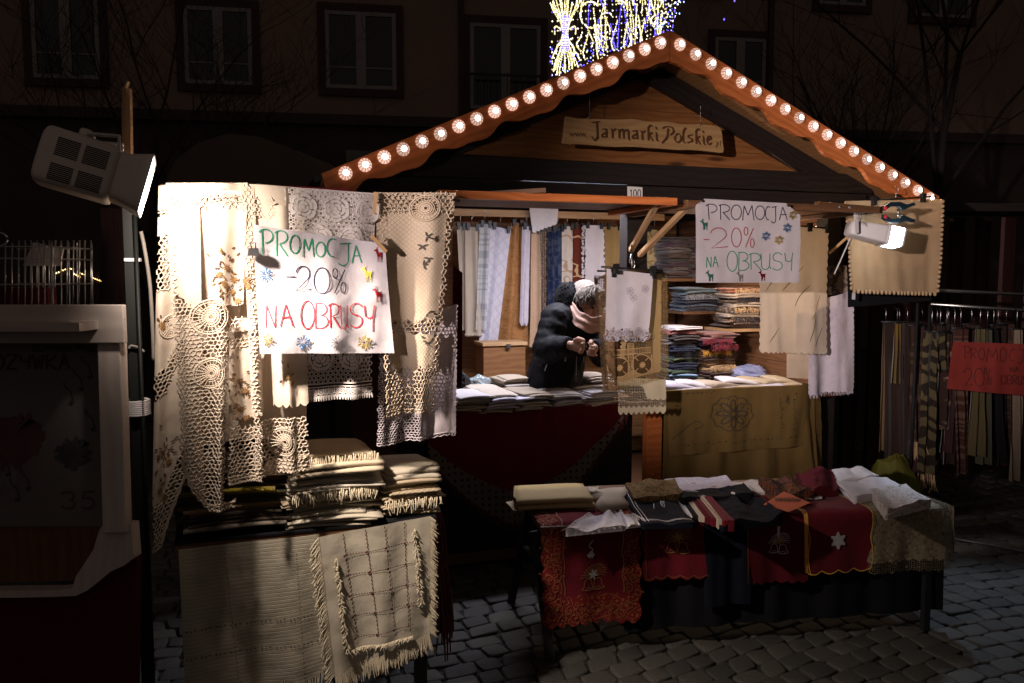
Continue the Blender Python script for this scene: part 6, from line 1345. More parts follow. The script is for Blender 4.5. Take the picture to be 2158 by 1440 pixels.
    for s in (-1, 1):
        P = [AY(x, 448 + s * y, -.42) for x, y in ((1866, 4), (1878, 13), (1896, 13), (1904, 5), (1922, 13), (1930, 15), (1927, 21), (1912, 17), (1898, 22), (1878, 22), (1864, 13))]; mb = MB(); mb.prism([((p_ - c0).x, (p_ - c0).z) for p_ in (P if s < 0 else P[::-1])][::-1], c0, V((1, 0, 0)), V((0, 0, 1)), .025); mb.build('jaw', tl, cp)
        mb = MB(); mb.sphere(AY(1866, 448 + s * 9, -.425), .011, 8, 5); mb.build('pad', INK['red'], cp)
    mb = MB(); mb.tube([AY(1893, 440, -.44), AY(1893, 456, -.44)], .006, 8); mb.build('spring', STEEL, cp)
    mb = MB(); mb.tube([AY(*p_, -.2) for p_ in smooth([(1796, 492), (1784, 520), (1770, 552), (1758, 578)])], .004, 5); mb.build('lamp_cable', plain('white_cable', (.55, .52, .5), .5), None, 'thin white cable drooping from the small floodlight', 'cable')
    mb = MB(); mb.beam(AY(1748, 534, .05), AY(1790, 497, -.05), .014, .014); mb.build('stay', W_LATH, None, 'thin slanting wooden stay below the small floodlight', 'stay')
    # plants / hanging decoration in the dark right corner
    S = Sheet([(1744, 560), (1788, 560), (1790, 618), (1740, 622)], .16, 1.2, .02, seed=48); S.mesh(12, 12).build('dark_shawl', cloth('dark_floral', (.06, .05, .045), (.20, .16, .12), 'damask', 1.0, trans=0), None, 'dark flowered shawl hung in the right corner beside the lilac tablecloth', 'shawl')
right_side()
# ================================================================== front table
FL = V((-1.03, -.85, 0)); TU = V((.985, -.175, 0)).normalized(); TV = V((.175, .985, 0)).normalized(); TZ = .56; TW, TD = 1.83, .60
def tp(u, v, z=0.0): return FL + TU * u + TV * v + V((0, 0, TZ + z))
def tuv(px, py, z=.0): p = AZ(px, py, TZ + z) - FL; return p.dot(TU), p.dot(TV)
ft = thing('folding_table', 'low folding table with splayed dark legs in front of the stall', 'folding table', tuple(FL + TU * .9 + TV * .3))
mb = MB(); mb.beam(tp(0, TD / 2, -.013), tp(TW, TD / 2, -.013), TD, .026); mb.build('tabletop', W_BROWN, ft, bevel=.003)
for (u, v, du, dv) in ((-.022, .035, .060, -.075), (.06, TD - .05, -.10, .02), (TW - .05, .03, -.02, -.03), (TW - .05, TD - .05, .0, .03)):
    mb = MB(); a = tp(u, v, -.026); b = tp(u + du, v + dv); b.z = 0; mb.beam(a, b, .034, .024, up=(0, 1, 0)); mb.build('leg', DARKM, ft)
mb = MB(); mb.beam(tp(.06, .05, -.27), tp(.02, TD - .06, -.27), .025, .02); mb.build('brace', DARKM, ft)
class Drape(Sheet):
    """a cloth lying on the table top from depth v1 to the front edge, then hanging down"""
    def __init__(s, u0, u1, v1, drop, off=.003, folds=1.5, amp=.012, phase=0.0, seed=0, scal=None, side=None, skew=0.0, prof=None, du=0.0):
        s.u0, s.u1, s.v1, s.drop, s.off, s.skew, s.du = u0, u1, v1, drop, off, skew, du
        s.W = u1 - u0; s.H = v1 + drop; s.folds, s.amp, s.phase, s.seed, s.scal, s.side, s.prof = folds, amp, phase, seed, scal, side, prof; s.amp0 = 0; s.cr = .004
    def at(s, a, b, off=0.0):
        L = b * s.H; u = lerp(s.u0, s.u1, a); q = V((a * s.W * 6 + s.seed * 5, L * 6, s.seed))
        n1 = noise.noise(q); r = .022
        if L < s.v1 - r: return tp(u + s.skew * (s.v1 - L), s.v1 - L, s.off + off + .004 * abs(n1) + .003 * (1 + math.sin(9 * a + 7 * L + s.seed)))
        t = min(1, (L - s.v1 + r) / (r * 1.57)); 
        if t < 1: an = t * PI / 2; return tp(u, r - math.sin(an) * (r + s.off + off) , s.off + off - (1 - math.cos(an)) * r)
        d = L - s.v1 - r * .57; k = min(1, d / .18)
        w_ = s.amp * k * (math.sin(2 * PI * s.folds * a + s.phase) + .4 * math.sin(2 * PI * s.folds * 2.3 * a + 2 * s.phase)) + .006 * n1 * k
        return tp(u + s.du * d, -(s.off + off) - .004 - w_ - .05 * k * d, -r - d)
def U(px, py=1108): return tuv(px, py)[0]
# black skirt
S = Drape(.36, TW + .02, .3, .46, -.030, 5, .012, seed=3); S.mesh(70, 26).build('black_skirt', C['black'], None, 'black cloth skirt hanging under the red runners to near the ground', 'cloth')
def vine(S, e, x0, y0, x1, y1, n, wd, m=0, seed=1):
    """curling gold embroidery along a band (metres on the cloth)"""
    q = random.Random(seed); L = math.hypot(x1 - x0, y1 - y0); dx, dy = (x1 - x0) / L, (y1 - y0) / L; nx, ny = -dy, dx; A = lambda x, y: (x / S.W, y / S.H)
    for i in range(n):
        t = (i + .5) / n * L; sgn = 1 if i % 2 else -1; cx, cy = x0 + dx * t + nx * sgn * wd * .2, y0 + dy * t + ny * sgn * wd * .2; a0 = q.uniform(0, 6)
        S.stroke(e, [A(cx + wd * .33 * (1 - k / 16) * math.cos(a0 + sgn * k * .55), cy + wd * .33 * (1 - k / 16) * math.sin(a0 + sgn * k * .55)) for k in range(13)], .0030, .0035, m)
        for j in range(3): S.leaf(e, cx + q.uniform(-.5, .5) * wd, cy + q.uniform(-.5, .5) * wd, q.uniform(.010, .018), .005, q.uniform(0, 6), .0038, m)
def bell(S, e, x, y, sz=1.0, m=0, m2=1):
    A = lambda px, py: ((x + px * sz) / S.W, (y + py * sz) / S.H)
    for sx, ox, oy in ((-1, -.022, .0), (1, .026, .004)):
        S.stroke(e, [A(ox + p[0] * sx, oy + p[1]) for p in smooth([(0, -.024), (.016, -.012), (.020, .012), (.030, .022), (0, .030), (-.030, .022), (-.020, .012), (-.016, -.012), (0, -.024)], 4)], .0028, .0035, m)
        S.stroke(e, [A(ox + .012 * math.cos(k * .7), oy + .022 + .006 * math.sin(k * .7)) for k in range(10)], .0022, .0036, m)
    for k in range(6): S.leaf(e, x + .004 * sz, y - .036 * sz, .026 * sz, .010 * sz, PI * 2 * k / 6 + .3, .004, m2)
    for k in range(14): an = -PI * k / 13; S.stroke(e, [A(.012 * math.cos(an), -.03 + .012 * math.sin(an)), A(.055 * math.cos(an + .2), -.03 + .050 * math.sin(an)), A(.066 * math.cos(an + .45), -.024 + .056 * math.sin(an))], .0022, .0034, m)
GT = [THREAD['gold'], THREAD['silver'], THREAD['copper']]
def runner(u0, u1, v1, drop, lab, mat, seed, **kw):
    S = Drape(u0, u1, v1, drop, seed=seed, **kw); return S, S.mesh(46, 60)
# leftmost runner: wide copper border
S, mb = runner(.005, U(1352), .50, .40, '', C['red'], 2, off=.004, folds=1.1, amp=.016, phase=.5, scal=(8, .018), side=(11, .014))
for i, f in enumerate(mb.f):
    x, y = (i % 46 + .5) / 46, (i // 46 + .5) / 60
    if x < .20 or x > .82 or y > .86: mb.m[i] = 1
o = mb.build('red_runner', [C['red'], C['red_gold']], None, 'red velour runner with a wide copper scroll border, leftmost on the front table', 'table runner', 'red runners on the front table')
e = MB(); wb = S.W * .10; vine(S, e, wb, .03, wb, S.H - .05, 24, .075, 2, 1); vine(S, e, S.W - wb * .9, .03, S.W - wb * .9, S.H - .05, 22, .06, 2, 2); vine(S, e, .05, S.H - .045, S.W - .05, S.H - .045, 13, .07, 2, 3)
for sd, kk in ((.205, 14), (.815, 14)):
    S.stroke(e, [(sd + .018 * abs(math.sin(t * .35)), .1 + .76 * t / 60) for t in range(61)], .0026, .0035, 0)
bell(S, e, S.W * .52, S.v1 + .235, .95); S.stroke(e, [(.50 + p[0], p[1]) for p in smooth([(.02, .615), (-.02, .64), (.02, .66), (0, .69)], 5)], .004, .0035, 1)
for k in range(5): S.leaf(e, S.W * .5 + (k - 2) * .008, S.v1 + .095 + abs(k - 2) * .008, .024, .008, 1.5 + (k - 2) * .3, .004, 1)
e.build('embroidery', GT, o)
# second
S, mb = runner(U(1360), U(1530), .42, .235, '', C['red'], 3, off=.005, folds=1.4, amp=.008, phase=1.5, scal=(6, .012), side=(6, .010)); o = mb.build('red_runner', C['red'], None, 'short red velour runner with a gold flower and bells beside the leftmost runner', 'table runner', 'red runners on the front table')
e = MB(); bell(S, e, S.W * .45, S.v1 + .095, 1.0, 0, 0); S.stroke(e, [S.edge(.02 + .96 * t / 60, .985) for t in range(61)], .003, .003, 2); S.stroke(e, [(.03 + .015 * abs(math.sin(t * .5)), .5 + .48 * t / 40) for t in range(41)], .003, .003, 2); vine(S, e, S.W * .94, S.H - .16, S.W * .94, S.H - .03, 4, .04, 2, 8)
e.build('embroidery', GT, o)
# black cloth between
S = Drape(U(1498), U(1604), .30, .36, .007, 1.2, .010, seed=5); S.mesh(20, 40).build('black_runner', C['navy_plain'], None, 'plain black blue cloth hanging between the red runners on the front table', 'table runner')
S, mb = runner(U(1596), U(1738), .44, .275, '', C['red_dark'], 6, off=.008, folds=1.0, amp=.008, phase=2.0, scal=(6, .012)); o = mb.build('red_runner', C['red_dark'], None, 'dark red runner with a candle and bells in silver thread on the front table', 'table runner', 'red runners on the front table')
e = MB(); bell(S, e, S.W * .52, S.v1 + .125, .8, 1, 0); S.stroke(e, [(.52, (S.v1 + t) / S.H) for t in (.03, .05, .08)], .012, .0035, 1); S.stroke(e, [(.01, .6 + .39 * t / 20) for t in range(21)], .003, .003, 2); e.build('embroidery', GT, o)
S, mb = runner(U(1728), U(1892), .50, .245, '', C['red'], 7, off=.010, folds=.9, amp=.008, phase=.3, scal=(4, .016), side=(5, .012), skew=-.05); o = mb.build('red_runner', C['red'], None, 'red runner with an orange edge and one white star flower, rightmost on the front table', 'table runner', 'red runners on the front table')
e = MB(); S.stroke(e, [(.035, .46 + .53 * t / 20) for t in range(21)], .016, .003, 0); S.stroke(e, [S.edge(.04 + .96 * t / 40, .992) for t in range(41)], .004, .004, 1); S.stroke(e, [S.edge(.995, .1 + .9 * t / 40) for t in range(41)], .004, .004, 1); S.stroke(e, [S.edge(.075, .55 + .44 * t / 30) for t in range(31)], .003, .004, 1)
for k in range(6): S.leaf(e, S.W * .50, S.v1 + .105, .040, .022, PI * 2 * k / 6 + .5, .0045, 2)
vine(S, e, S.W * .5, .08, S.W * .85, .24, 5, .05, 1, 12)
e.build('embroidery', [THREAD['orange'], THREAD['yellow'], THREAD['silver']], o)
C['taupe_lace'] = cloth('taupe_lace', (.26, .21, .14), lace='net', lk=1.5, att=True, trans=.1, pat='floral', k=2, col2=(.34, .28, .2))
S = Drape(U(1884), TW + .03, .36, .26, .006, 1.5, .010, seed=8, scal=(9, .014), side=(16, .012)); S.mesh(30, 50, lambda i, j, x, y: 1 if j > .92 or i > .92 else .45).build('lace_cover', C['taupe_lace'], None, 'taupe lace cloth with a toothed edge hanging over the right end of the front table', 'tablecloth')
S = Sheet([tp(TW + .03, -.02, .012), tp(TW + .02, .35, .012), tp(TW + .05, .34, -.26), tp(TW + .04, -.02, -.24)], None, 1.5, .01, seed=9, out=TU, scal=(9, .016)); S.mesh(24, 24, lambda i, j, x, y: 1 if j > .85 else .45).build('lace_flap', C['taupe_lace'], None, 'side flap of taupe lace hanging at the right end of the front table', 'tablecloth')
# things lying on it
def flat(name, quad, z, mat, lab, cat='folded cloth', amp=.004, cr=.010, seed=0, folds=1.5, scal=None, side=None, lace=None, res=24, layers=1, dec=None, att=None):
    S = Sheet([AZ(x, y, TZ + z) for x, y in quad], None, folds, amp, 1.0, seed * 1.3, cr, seed, out=(0, 0, 1), scal=scal, side=side); S.px = quad; mb = MB()
    for l in range(layers):
        if l:
            c = [p - V((0, 0, .006 * l)) + TU * rnd.uniform(-.008, .008) + TV * rnd.uniform(-.006, .004) for p in S.c]; B = Sheet(c, None, folds, amp, 1.0, seed * 1.3 + l, cr * .5, seed + l, out=(0, 0, 1), scal=scal, side=side); B.mesh(res, res, lace, mb)
        else: S.mesh(res, res, lace, mb)
    # skirt so the piece has a body
    n = len(mb.v); rim = [(i / 12, 0) for i in range(12)] + [(1, i / 12) for i in range(12)] + [(1 - i / 12, 1) for i in range(12)] + [(0, 1 - i / 12) for i in range(12)]
    if not lace and not scal:
        top = mb.add([S.at(*S.edge(*p)) for p in rim]); bot = mb.add([V((S.at(*S.edge(*p)).x, S.at(*S.edge(*p)).y, TZ + .008)) for p in rim])
        for i in range(48): j = (i + 1) % 48; mb.face((top + i, top + j, bot + j, bot + i), [(i * .02, 0), (i * .02 + .02, 0), (i * .02 + .02, .03), (i * .02, .03)])
        if mb.att: mb.att += [0.0] * (len(mb.v) - len(mb.att))
    o = mb.build(name, mat, None, lab, cat, 'goods laid out on the front table')
    if dec: e = MB(); dec(S, e); e.build('embroidery', GT + [THREAD['white'], THREAD['dark']], o)
    return S, o
yt_ = cloth('straw_cloth', (.56, .41, .19), trans=0)
c_ = AZ(1166, 1066, TZ); tw = thing('folded_towel', 'thick folded straw yellow cloth with a grey woven band on the front table', 'folded cloth', c_, 'goods laid out on the front table')
mb = folded_mb((c_.x, c_.y + .02, TZ + .012), .335, .25, 2, .026, -.22, 3, spread=.004, sag=.003); mb.build('cloth', yt_, tw)
mb = folded_mb((c_.x - .004, c_.y - .020, TZ + .0135), .337, .175, 2, .0262, -.22, 3, spread=.004, sag=.003); mb.build('woven_band', C['pillow_grey'], tw)
flat('lace_corner', [(1066, 1058), (1110, 1048), (1140, 1072), (1082, 1076)], .010, C['natural_lace'], 'natural lace corner peeping from under the straw yellow cloth', amp=.002, seed=2)
# star doily
star = [(1218, 1036), (1236, 1040), (1240, 1025), (1262, 1032), (1284, 1028), (1318, 1026), (1330, 1034), (1312, 1045), (1326, 1062), (1300, 1066), (1274, 1070), (1256, 1060), (1262, 1050), (1240, 1048)]
mb = MB(); P3 = [AZ(x, y, TZ + .035 + .006 * math.sin(i * 2)) for i, (x, y) in enumerate(star)]; cc = sum(P3, V((0, 0, 0))) / len(P3) + V((0, 0, .012)); n = mb.add(P3 + [cc]); 
mid = mb.add([p.lerp(cc, .5) + V((0, 0, .004)) for p in P3]); bt = mb.add([V((p.x, p.y, TZ + .012)) for p in P3])
for i in range(len(star)): j = (i + 1) % len(star); mb.face((n + i, n + j, mid + j, mid + i)); mb.face((mid + i, mid + j, n + len(star))); mb.face((bt + i, bt + j, n + j, n + i))
mb.build('star_doily', C['champagne'], None, 'pale star shaped cloth with wavy edge behind the straw yellow cloth', 'doily', 'goods laid out on the front table')
flat('brown_cloth', [(1318, 1018), (1418, 1006), (1438, 1040), (1336, 1046)], .055, cloth('bronze_cloth', (.20, .12, .045), (.08, .05, .02), 'damask', 2, trans=0), 'crumpled bronze coloured cloth at the back of the front table', cr=.022, seed=3, res=30)
flat('brown_lace', [(1206, 1030), (1262, 1022), (1250, 1072), (1206, 1064)], .018, C['natural_lace'], 'brown lace cloth between the straw cloth and the star doily', seed=21)
flat('lilac_lace_cloth', [(1402, 1008), (1530, 1004), (1556, 1034), (1428, 1038)], .045, cloth('lilac_lace_flat', (.50, .44, .48), (.62, .56, .60), 'floral', 2.4, trans=0), 'folded lilac lace with small orange price stickers at the back of the front table', seed=4, layers=2, cr=.005, dec=lambda S, e: [S.leaf(e, x * S.W, y * S.H, .026, .018, .2, .004, 2) for x, y in ((.34, .42), (.62, .70))])
def navy1(S, e):
    for d in (.05, .12): S.stroke(e, [(d, .04), (d, .5), (d + .03, .96)], .003, .003, 3); S.stroke(e, [(d, .94 - d * .3), (.5, .93 - d * .3), (.98, .95 - d * .3)], .003, .003, 3)
    q = random.Random(3)
    for i in range(7): S.stroke(e, [(.45 + q.uniform(0, .3), .25 + q.uniform(0, .3)) for _ in range(3)], .003, .003, 1)
flat('navy_cloth', [(1316, 1042), (1404, 1032), (1466, 1104), (1352, 1106)], .028, C['navy_plain'], 'dark navy cloth with pale stitched edging before the bronze cloth', seed=5, layers=2, cr=.007, dec=navy1)
def loops(S, e, edges, n, r_=.011, wd=.0035):
    for ed in edges:
        for i in range(n):
            t = (i + .5) / n; a, b = {'b': (t, 1), 'l': (0, t), 'r': (1, t), 't': (t, 0)}[ed]; ox, oy = {'b': (0, 1), 'l': (-1, 0), 'r': (1, 0), 't': (0, -1)}[ed]
            for rr, k_ in ((r_, 1.0), (r_ * .55, .55)): S.stroke(e, [((a * S.W + ox * r_ * .7 + rr * math.cos(q_ * PI / 5)) / S.W, (b * S.H + oy * r_ * .7 + rr * math.sin(q_ * PI / 5)) / S.H) for q_ in range(11)], wd, .002)
WD = cloth('white_damask', (.70, .66, .72), (.60, .56, .63), 'floral', 2.2, trans=.05)
for qd, z, ed, lab, s_ in (([(1246, 1084), (1306, 1080), (1318, 1108), (1192, 1120)], .030, 'bl', 'white damask doily with looped lace edge at the front left of the table', 6), ([(1296, 1082), (1326, 1086), (1350, 1104), (1306, 1110)], .022, 'brt', 'smaller end of white looped lace spilling towards the navy cloth', 7)):
    S, o = flat('white_doily', qd, z, WD, lab, 'doily', amp=.008, cr=.012, seed=s_, res=24); e = MB(); loops(S, e, ed, 11 if s_ == 6 else 6); e.build('lace_loops', THREAD['white'], o)
fan = [('white', C['white']), ('black', C['black']), ('cream', C['champagne']), ('black red', C['red_dark']), ('dark red', C['red']), ('ivory', C['champagne']), ('deep red', C['red'])]
for i, (nm, m_) in enumerate(fan):
    x = 1418 + i * 11; y = 1044 + i * 1.0; flat('folded_napkin', [(x, y - 4), (x + 14, y - 5), (x + 52 + i * 2, y + 46), (x + 30 + i * 2, y + 40 + i)], .020 + .006 * i, m_, f'{nm} napkin in the slanting row on the front table, {["leftmost", "second from the left", "third from the left", "fourth from the left", "third from the right", "second from the right", "rightmost"][i]}', 'napkin', .002, .002, 30 + i, res=8)
flat('navy_cloth', [(1486, 1040), (1566, 1026), (1648, 1090), (1520, 1106)], .040, C['navy_plain'], 'large plain navy cloth heaped in the middle of the front table', amp=.010, cr=.022, seed=8, res=34, dec=lambda S, e: S.leaf(e, .52 * S.W, .22 * S.H, .05, .03, .3, .004, 3))
flat('navy_cloth', [(1424, 1036), (1570, 1022), (1590, 1040), (1440, 1050)], .050, C['black'], 'black cloth strip along the back of the napkin row', amp=.004, seed=9)
flat('white_lace_cloth', [(1522, 1016), (1604, 1012), (1660, 1032), (1560, 1036)], .036, cloth('pale_lace_flat', (.56, .50, .46), (.40, .34, .3), 'floral', 2.5, trans=0), 'pale lace cloth behind the heaped navy cloth', seed=10, cr=.006)
flat('fringed_scarf', [(1598, 1012), (1700, 1004), (1716, 1036), (1640, 1046)], .060, cloth('dark_fringe', (.03, .018, .02), (.16, .05, .015), 'damask', 2.2, trans=0), 'dark fringed scarf with orange flecks heaped on pale lace on the front table', 'scarf', amp=.012, cr=.028, seed=11, res=34)
flat('white_round_doily', [(1592, 1024), (1690, 1020), (1734, 1050), (1640, 1060)], .026, MATS['pale_lace_flat'], 'cream doily showing under the dark fringed scarf', 'doily', seed=12, scal=(9, .018))
S = Sheet([AZ(x, y, TZ + z) for x, y, z in ((1652, 1036, .075), (1708, 1060, .045), (1662, 1080, .030), (1608, 1064, .05))], None, .5, .002, crumple=.003, seed=3, out=(0, 0, 1)); S.px = [(1652, 1036), (1708, 1060), (1662, 1080), (1608, 1064)]
o = S.mesh(8, 8).build('price_card', C['terra'], None, 'orange price card with handwriting lying beside the heaped navy cloth', 'card', 'goods laid out on the front table'); e = MB()
for i in range(9): x = 1632 + i * 6; S.stroke(e, [S.inv(*p) for p in smooth([(x, 1058 + (i % 3)), (x + 3, 1050), (x + 4, 1060), (x + 7, 1053)], 3)], .0026, .002)
e.build('handwriting', INK['brown'], o)
flat('dark_red_cloth', [(1676, 992), (1752, 986), (1766, 1024), (1700, 1034)], .060, C['red_dark'], 'dark red cloth curled up at the back right of the front table', amp=.014, cr=.022, seed=13, folds=1.2, res=34)
wl2 = cloth('white_lace_flat', (.60, .56, .57), (.46, .42, .43), 'tile', 2.2, trans=0, pbump=.6)
for (qd, z, lab, s_, m_) in (([(1752, 990), (1816, 982), (1852, 1002), (1770, 1012)], .05, 'sequined white folded cloth at the back right of the front table', 14, cloth('sheen_white', (.58, .55, .56), (.8, .78, .78), 'dots', 2.6, trans=0)), ([(1762, 1014), (1868, 1004), (1900, 1024), (1800, 1048)], .045, 'white lace folded cloth in the right corner of the front table', 15, wl2), ([(1834, 1030), (1908, 1018), (1962, 1052), (1866, 1076)], .050, 'lacy beige and white folded cloth nearest the right corner of the front table', 16, cloth('beige_white_lace', (.52, .46, .44), (.24, .19, .15), 'floral', 3.2, trans=0, pbump=.8))): flat('folded_lace', qd, z, m_, lab, layers=4, cr=.006, seed=s_, res=26)

# ================================================================== right: garment rack with scarves
def rack():
    a, b = V((1.86, .09, 1.492)), V((3.35, -.40, 1.492)); d = (b - a).normalized(); nrm = V((d.y, -d.x, 0)); t = thing('garment_rack', 'steel garment rack with two rails beside the right end of the stall', 'garment rack', (a + b) / 2 * 1.0 - V((0, 0, 1.492)))
    r1 = [AD(1935, 610, 4.9), AD(2300, 628, 5.25)]; r2 = [AD(1960, 641, 5.0), AD(2300, 664, 5.0)]
    mb = MB(); mb.tube(r1, .011, 8); mb.build('rail', STEEL, t); mb = MB(); mb.tube(r2, .011, 8); mb.build('rail', STEEL, t)
    for p, q_ in ((r2[0], r1[0]), (r2[1], r1[1])):
        mb = MB(); mb.tube([p, V((p.x, p.y, .03))], .009, 8); mb.tube([q_, V((q_.x, q_.y, .03))], .009, 8); mb.tube([V((p.x, p.y, .06)), V((q_.x, q_.y, .06))], .009, 8); mb.tube([p, q_], .008, 8); mb.build('end_frame', plain('black_steel', (.006, .006, .006), .7), t)
    zz = lambda x, y: (1780 + x * .3471, 600 + y * .3471)
    GH = 'thin hanger with a steel hook on the garment rack at the right'
    def scarf(lab, xt0, xt1, yt, xb0, xb1, yb, mat, D, seed, frm=None, cat='scarf'):
        wx = (xb1 - xb0) * .16; S = Sheet([AD(*zz(xt0 - wx, yt), D), AD(*zz(xt1 + wx, yt), D), AD(*zz(xb1 + wx, yb), D + .03), AD(*zz(xb0 - wx, yb), D + .03)], None, 1.7, .022, .5, seed, .006, seed, out=tuple(-FH)); o = S.mesh(16, 44).build('hanging_scarf', mat, None, lab, cat, 'scarves on the garment rack')
        S2 = Sheet([c + FH * .035 for c in S.c], None, 1.2, .010, .5, seed, .006, seed + 3, out=tuple(FH))
        if frm: fringe(S, 22, .10, .0030, seed=seed).build('fringe', frm, o)
        m = (S.c[0] + S.c[1]) / 2; rp = AD(*zz((xt0 + xt1) / 2, 150), D); h = thing('clip_hanger', GH, 'hanger', m, 'hangers on the garment rack')
        mb = MB(); w_ = (S.c[1] - S.c[0]); mb.tube([S.c[0] - w_ * .1 + V((0, 0, .006)), S.c[1] + w_ * .1 + V((0, 0, .006))], .006, 5); mb.build('bar', BLACKP, h)
        mb = MB(); top = V((m.x, m.y, AD(*zz((xt0 + xt1) / 2, 146), D).z)); mb.tube([m + V((0, 0, .006)), top - V((0, 0, .02)), top + FH * .012 + V((0, 0, .004)), top + FH * .03 - V((0, 0, .01))], .0026, 5); mb.build('hook', STEEL, h)
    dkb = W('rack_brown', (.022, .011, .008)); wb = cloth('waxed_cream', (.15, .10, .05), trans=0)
    scarf('narrow cream scarf at the left end of the garment rack', 236, 262, 235, 208, 252, 1010, wb, 5.02, 1)
    scarf('broad dark brown shawl at the left of the garment rack', 262, 402, 232, 262, 400, 1110, dkb, 4.99, 2)
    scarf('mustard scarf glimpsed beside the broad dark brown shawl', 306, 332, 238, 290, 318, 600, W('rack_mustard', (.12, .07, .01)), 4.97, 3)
    scarf('brown scarf with a pale fringed hem on the garment rack', 402, 468, 255, 402, 472, 950, W('rack_umber', (.034, .016, .011), (.06, .036, .024), 'bands', .4), 4.98, 4, fr_tan)
    scarf('olive and black zebra patterned scarf on the garment rack', 496, 560, 290, 462, 530, 1150, W('zebra', (.085, .065, .03), (.014, .009, .006), 'zebra'), 4.95, 5, fr_tan)
    scarf('short olive and black zebra patterned shawl end on the garment rack', 545, 612, 290, 560, 616, 530, MATS['wool_zebra'], 4.93, 6)
    scarf('dark scarf with pale rosettes on the garment rack', 596, 640, 300, 545, 625, 880, W('rosette', (.028, .013, .01), (.17, .115, .075), 'floral', .8), 4.96, 7)
    scarf('brown red scarf with striped bands hanging under the red card', 664, 742, 270, 686, 746, 1150, W('red_bands', (.045, .014, .01), (.09, .05, .034), 'bands', .9), 4.94, 8)
    scarf('dark plum scarf beside the banded one on the garment rack', 640, 690, 300, 590, 680, 1020, W('rack_plum', (.04, .012, .014)), 4.99, 9)
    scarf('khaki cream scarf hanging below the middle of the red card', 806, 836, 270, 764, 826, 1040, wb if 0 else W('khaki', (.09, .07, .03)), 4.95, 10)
    scarf('thin pale green scarf right of the khaki scarf', 848, 880, 275, 812, 872, 1090, W('sage', (.06, .058, .036)), 4.97, 11)
    scarf('black scarf hidden mostly behind the red card', 884, 920, 275, 890, 990, 1080, C['black'], 5.0, 12)
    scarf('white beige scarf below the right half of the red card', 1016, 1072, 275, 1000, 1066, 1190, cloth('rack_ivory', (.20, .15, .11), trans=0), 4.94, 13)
    scarf('dark plum shawl at the right edge of the picture', 1072, 1130, 280, 1040, 1120, 1090, MATS['wool_rack_plum'], 4.98, 14)
    for i, (xt, xb, yb, D_) in enumerate(((380, 360, 1060, 5.03), (470, 440, 1010, 5.04), (560, 560, 1060, 5.05), (630, 640, 1090, 5.04), (770, 720, 1000, 5.05), (930, 930, 1100, 5.04), (980, 990, 1060, 5.05))): scarf('dark brown shawl filling a gap behind the front scarves on the garment rack', xt - 34, xt + 34, 240 + 6 * (i % 3), xb - 40, xb + 40, yb, dkb if i % 2 else MATS['wool_rack_umber'], D_, 30 + i)
    # red card
    D = 4.86; zc = lambda x, y: zz(x, y); S = Sheet([AD(*zz(652, 346), D), AD(*zz(1250, 366), D), AD(*zz(1250, 690), D), AD(*zz(616, 632), D)], None, .8, .010, .6, 1.2, .006, 5, out=tuple(-FH)); S.px = [zz(652, 346), zz(1250, 366), zz(1250, 690), zz(616, 632)]
    o = S.mesh(34, 20).build('red_card', REDP, None, 'red card sign with PROMOCJA handwritten in dark ink hung over the scarves', 'sign')
    g = MB(); write(S, g, [('P', 722, 762, 372, 450), ('R', 766, 802, 386, 452), ('O', 814, 852, 388, 458), ('M', 866, 930, 386, 468), ('O', 942, 984, 384, 470), ('C', 1000, 1038, 392, 464), ('J', 1050, 1088, 394, 478), ('A', 1100, 1146, 400, 474), ('-', 708, 724, 515, 545), ('2', 726, 780, 506, 618), ('0', 790, 846, 508, 616), ('%', 850, 890, 504, 608), ('N', 1008, 1030, 502, 530), ('A', 1036, 1060, 502, 530), ('O', 950, 986, 552, 606), ('B', 992, 1018, 552, 606), ('R', 1022, 1048, 552, 606), ('U', 1054, 1080, 554, 608), ('S', 1086, 1114, 554, 610), ('Y', 1120, 1148, 556, 612)], zz, .0045); g.build('lettering', INK['faded'], o)
    p = AD(1908, 1020, 4.9); mb = MB(); q = random.Random(5); crumple('olive_bag', (p.x, p.y + .1, .20), .17, .13, .24, 3, plain('olive_bag_cloth', (.10, .095, .012), .7, 0, .2, 14), 'olive green bag standing on the ground under the garment rack', 'bag')
    ca = [AZ(1985, 1132, .01), AZ(2080, 1148, .01), AZ(2175, 1166, .01), AZ(2300, 1190, .01)]; mb = MB(); mb.tube(ca, .008, 6); mb.build('ground_cable', plain('black_cable', (.09, .085, .085), .35), None, 'thin cable lying across the setts at the right', 'cable')
    # dark booth behind the rack
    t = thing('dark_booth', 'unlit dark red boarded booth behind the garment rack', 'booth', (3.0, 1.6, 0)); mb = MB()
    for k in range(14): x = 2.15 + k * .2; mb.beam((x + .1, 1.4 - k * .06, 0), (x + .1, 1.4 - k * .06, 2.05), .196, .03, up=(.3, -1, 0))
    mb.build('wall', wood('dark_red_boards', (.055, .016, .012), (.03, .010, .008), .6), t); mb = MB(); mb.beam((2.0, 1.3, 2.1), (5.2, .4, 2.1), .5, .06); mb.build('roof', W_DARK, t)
rack()

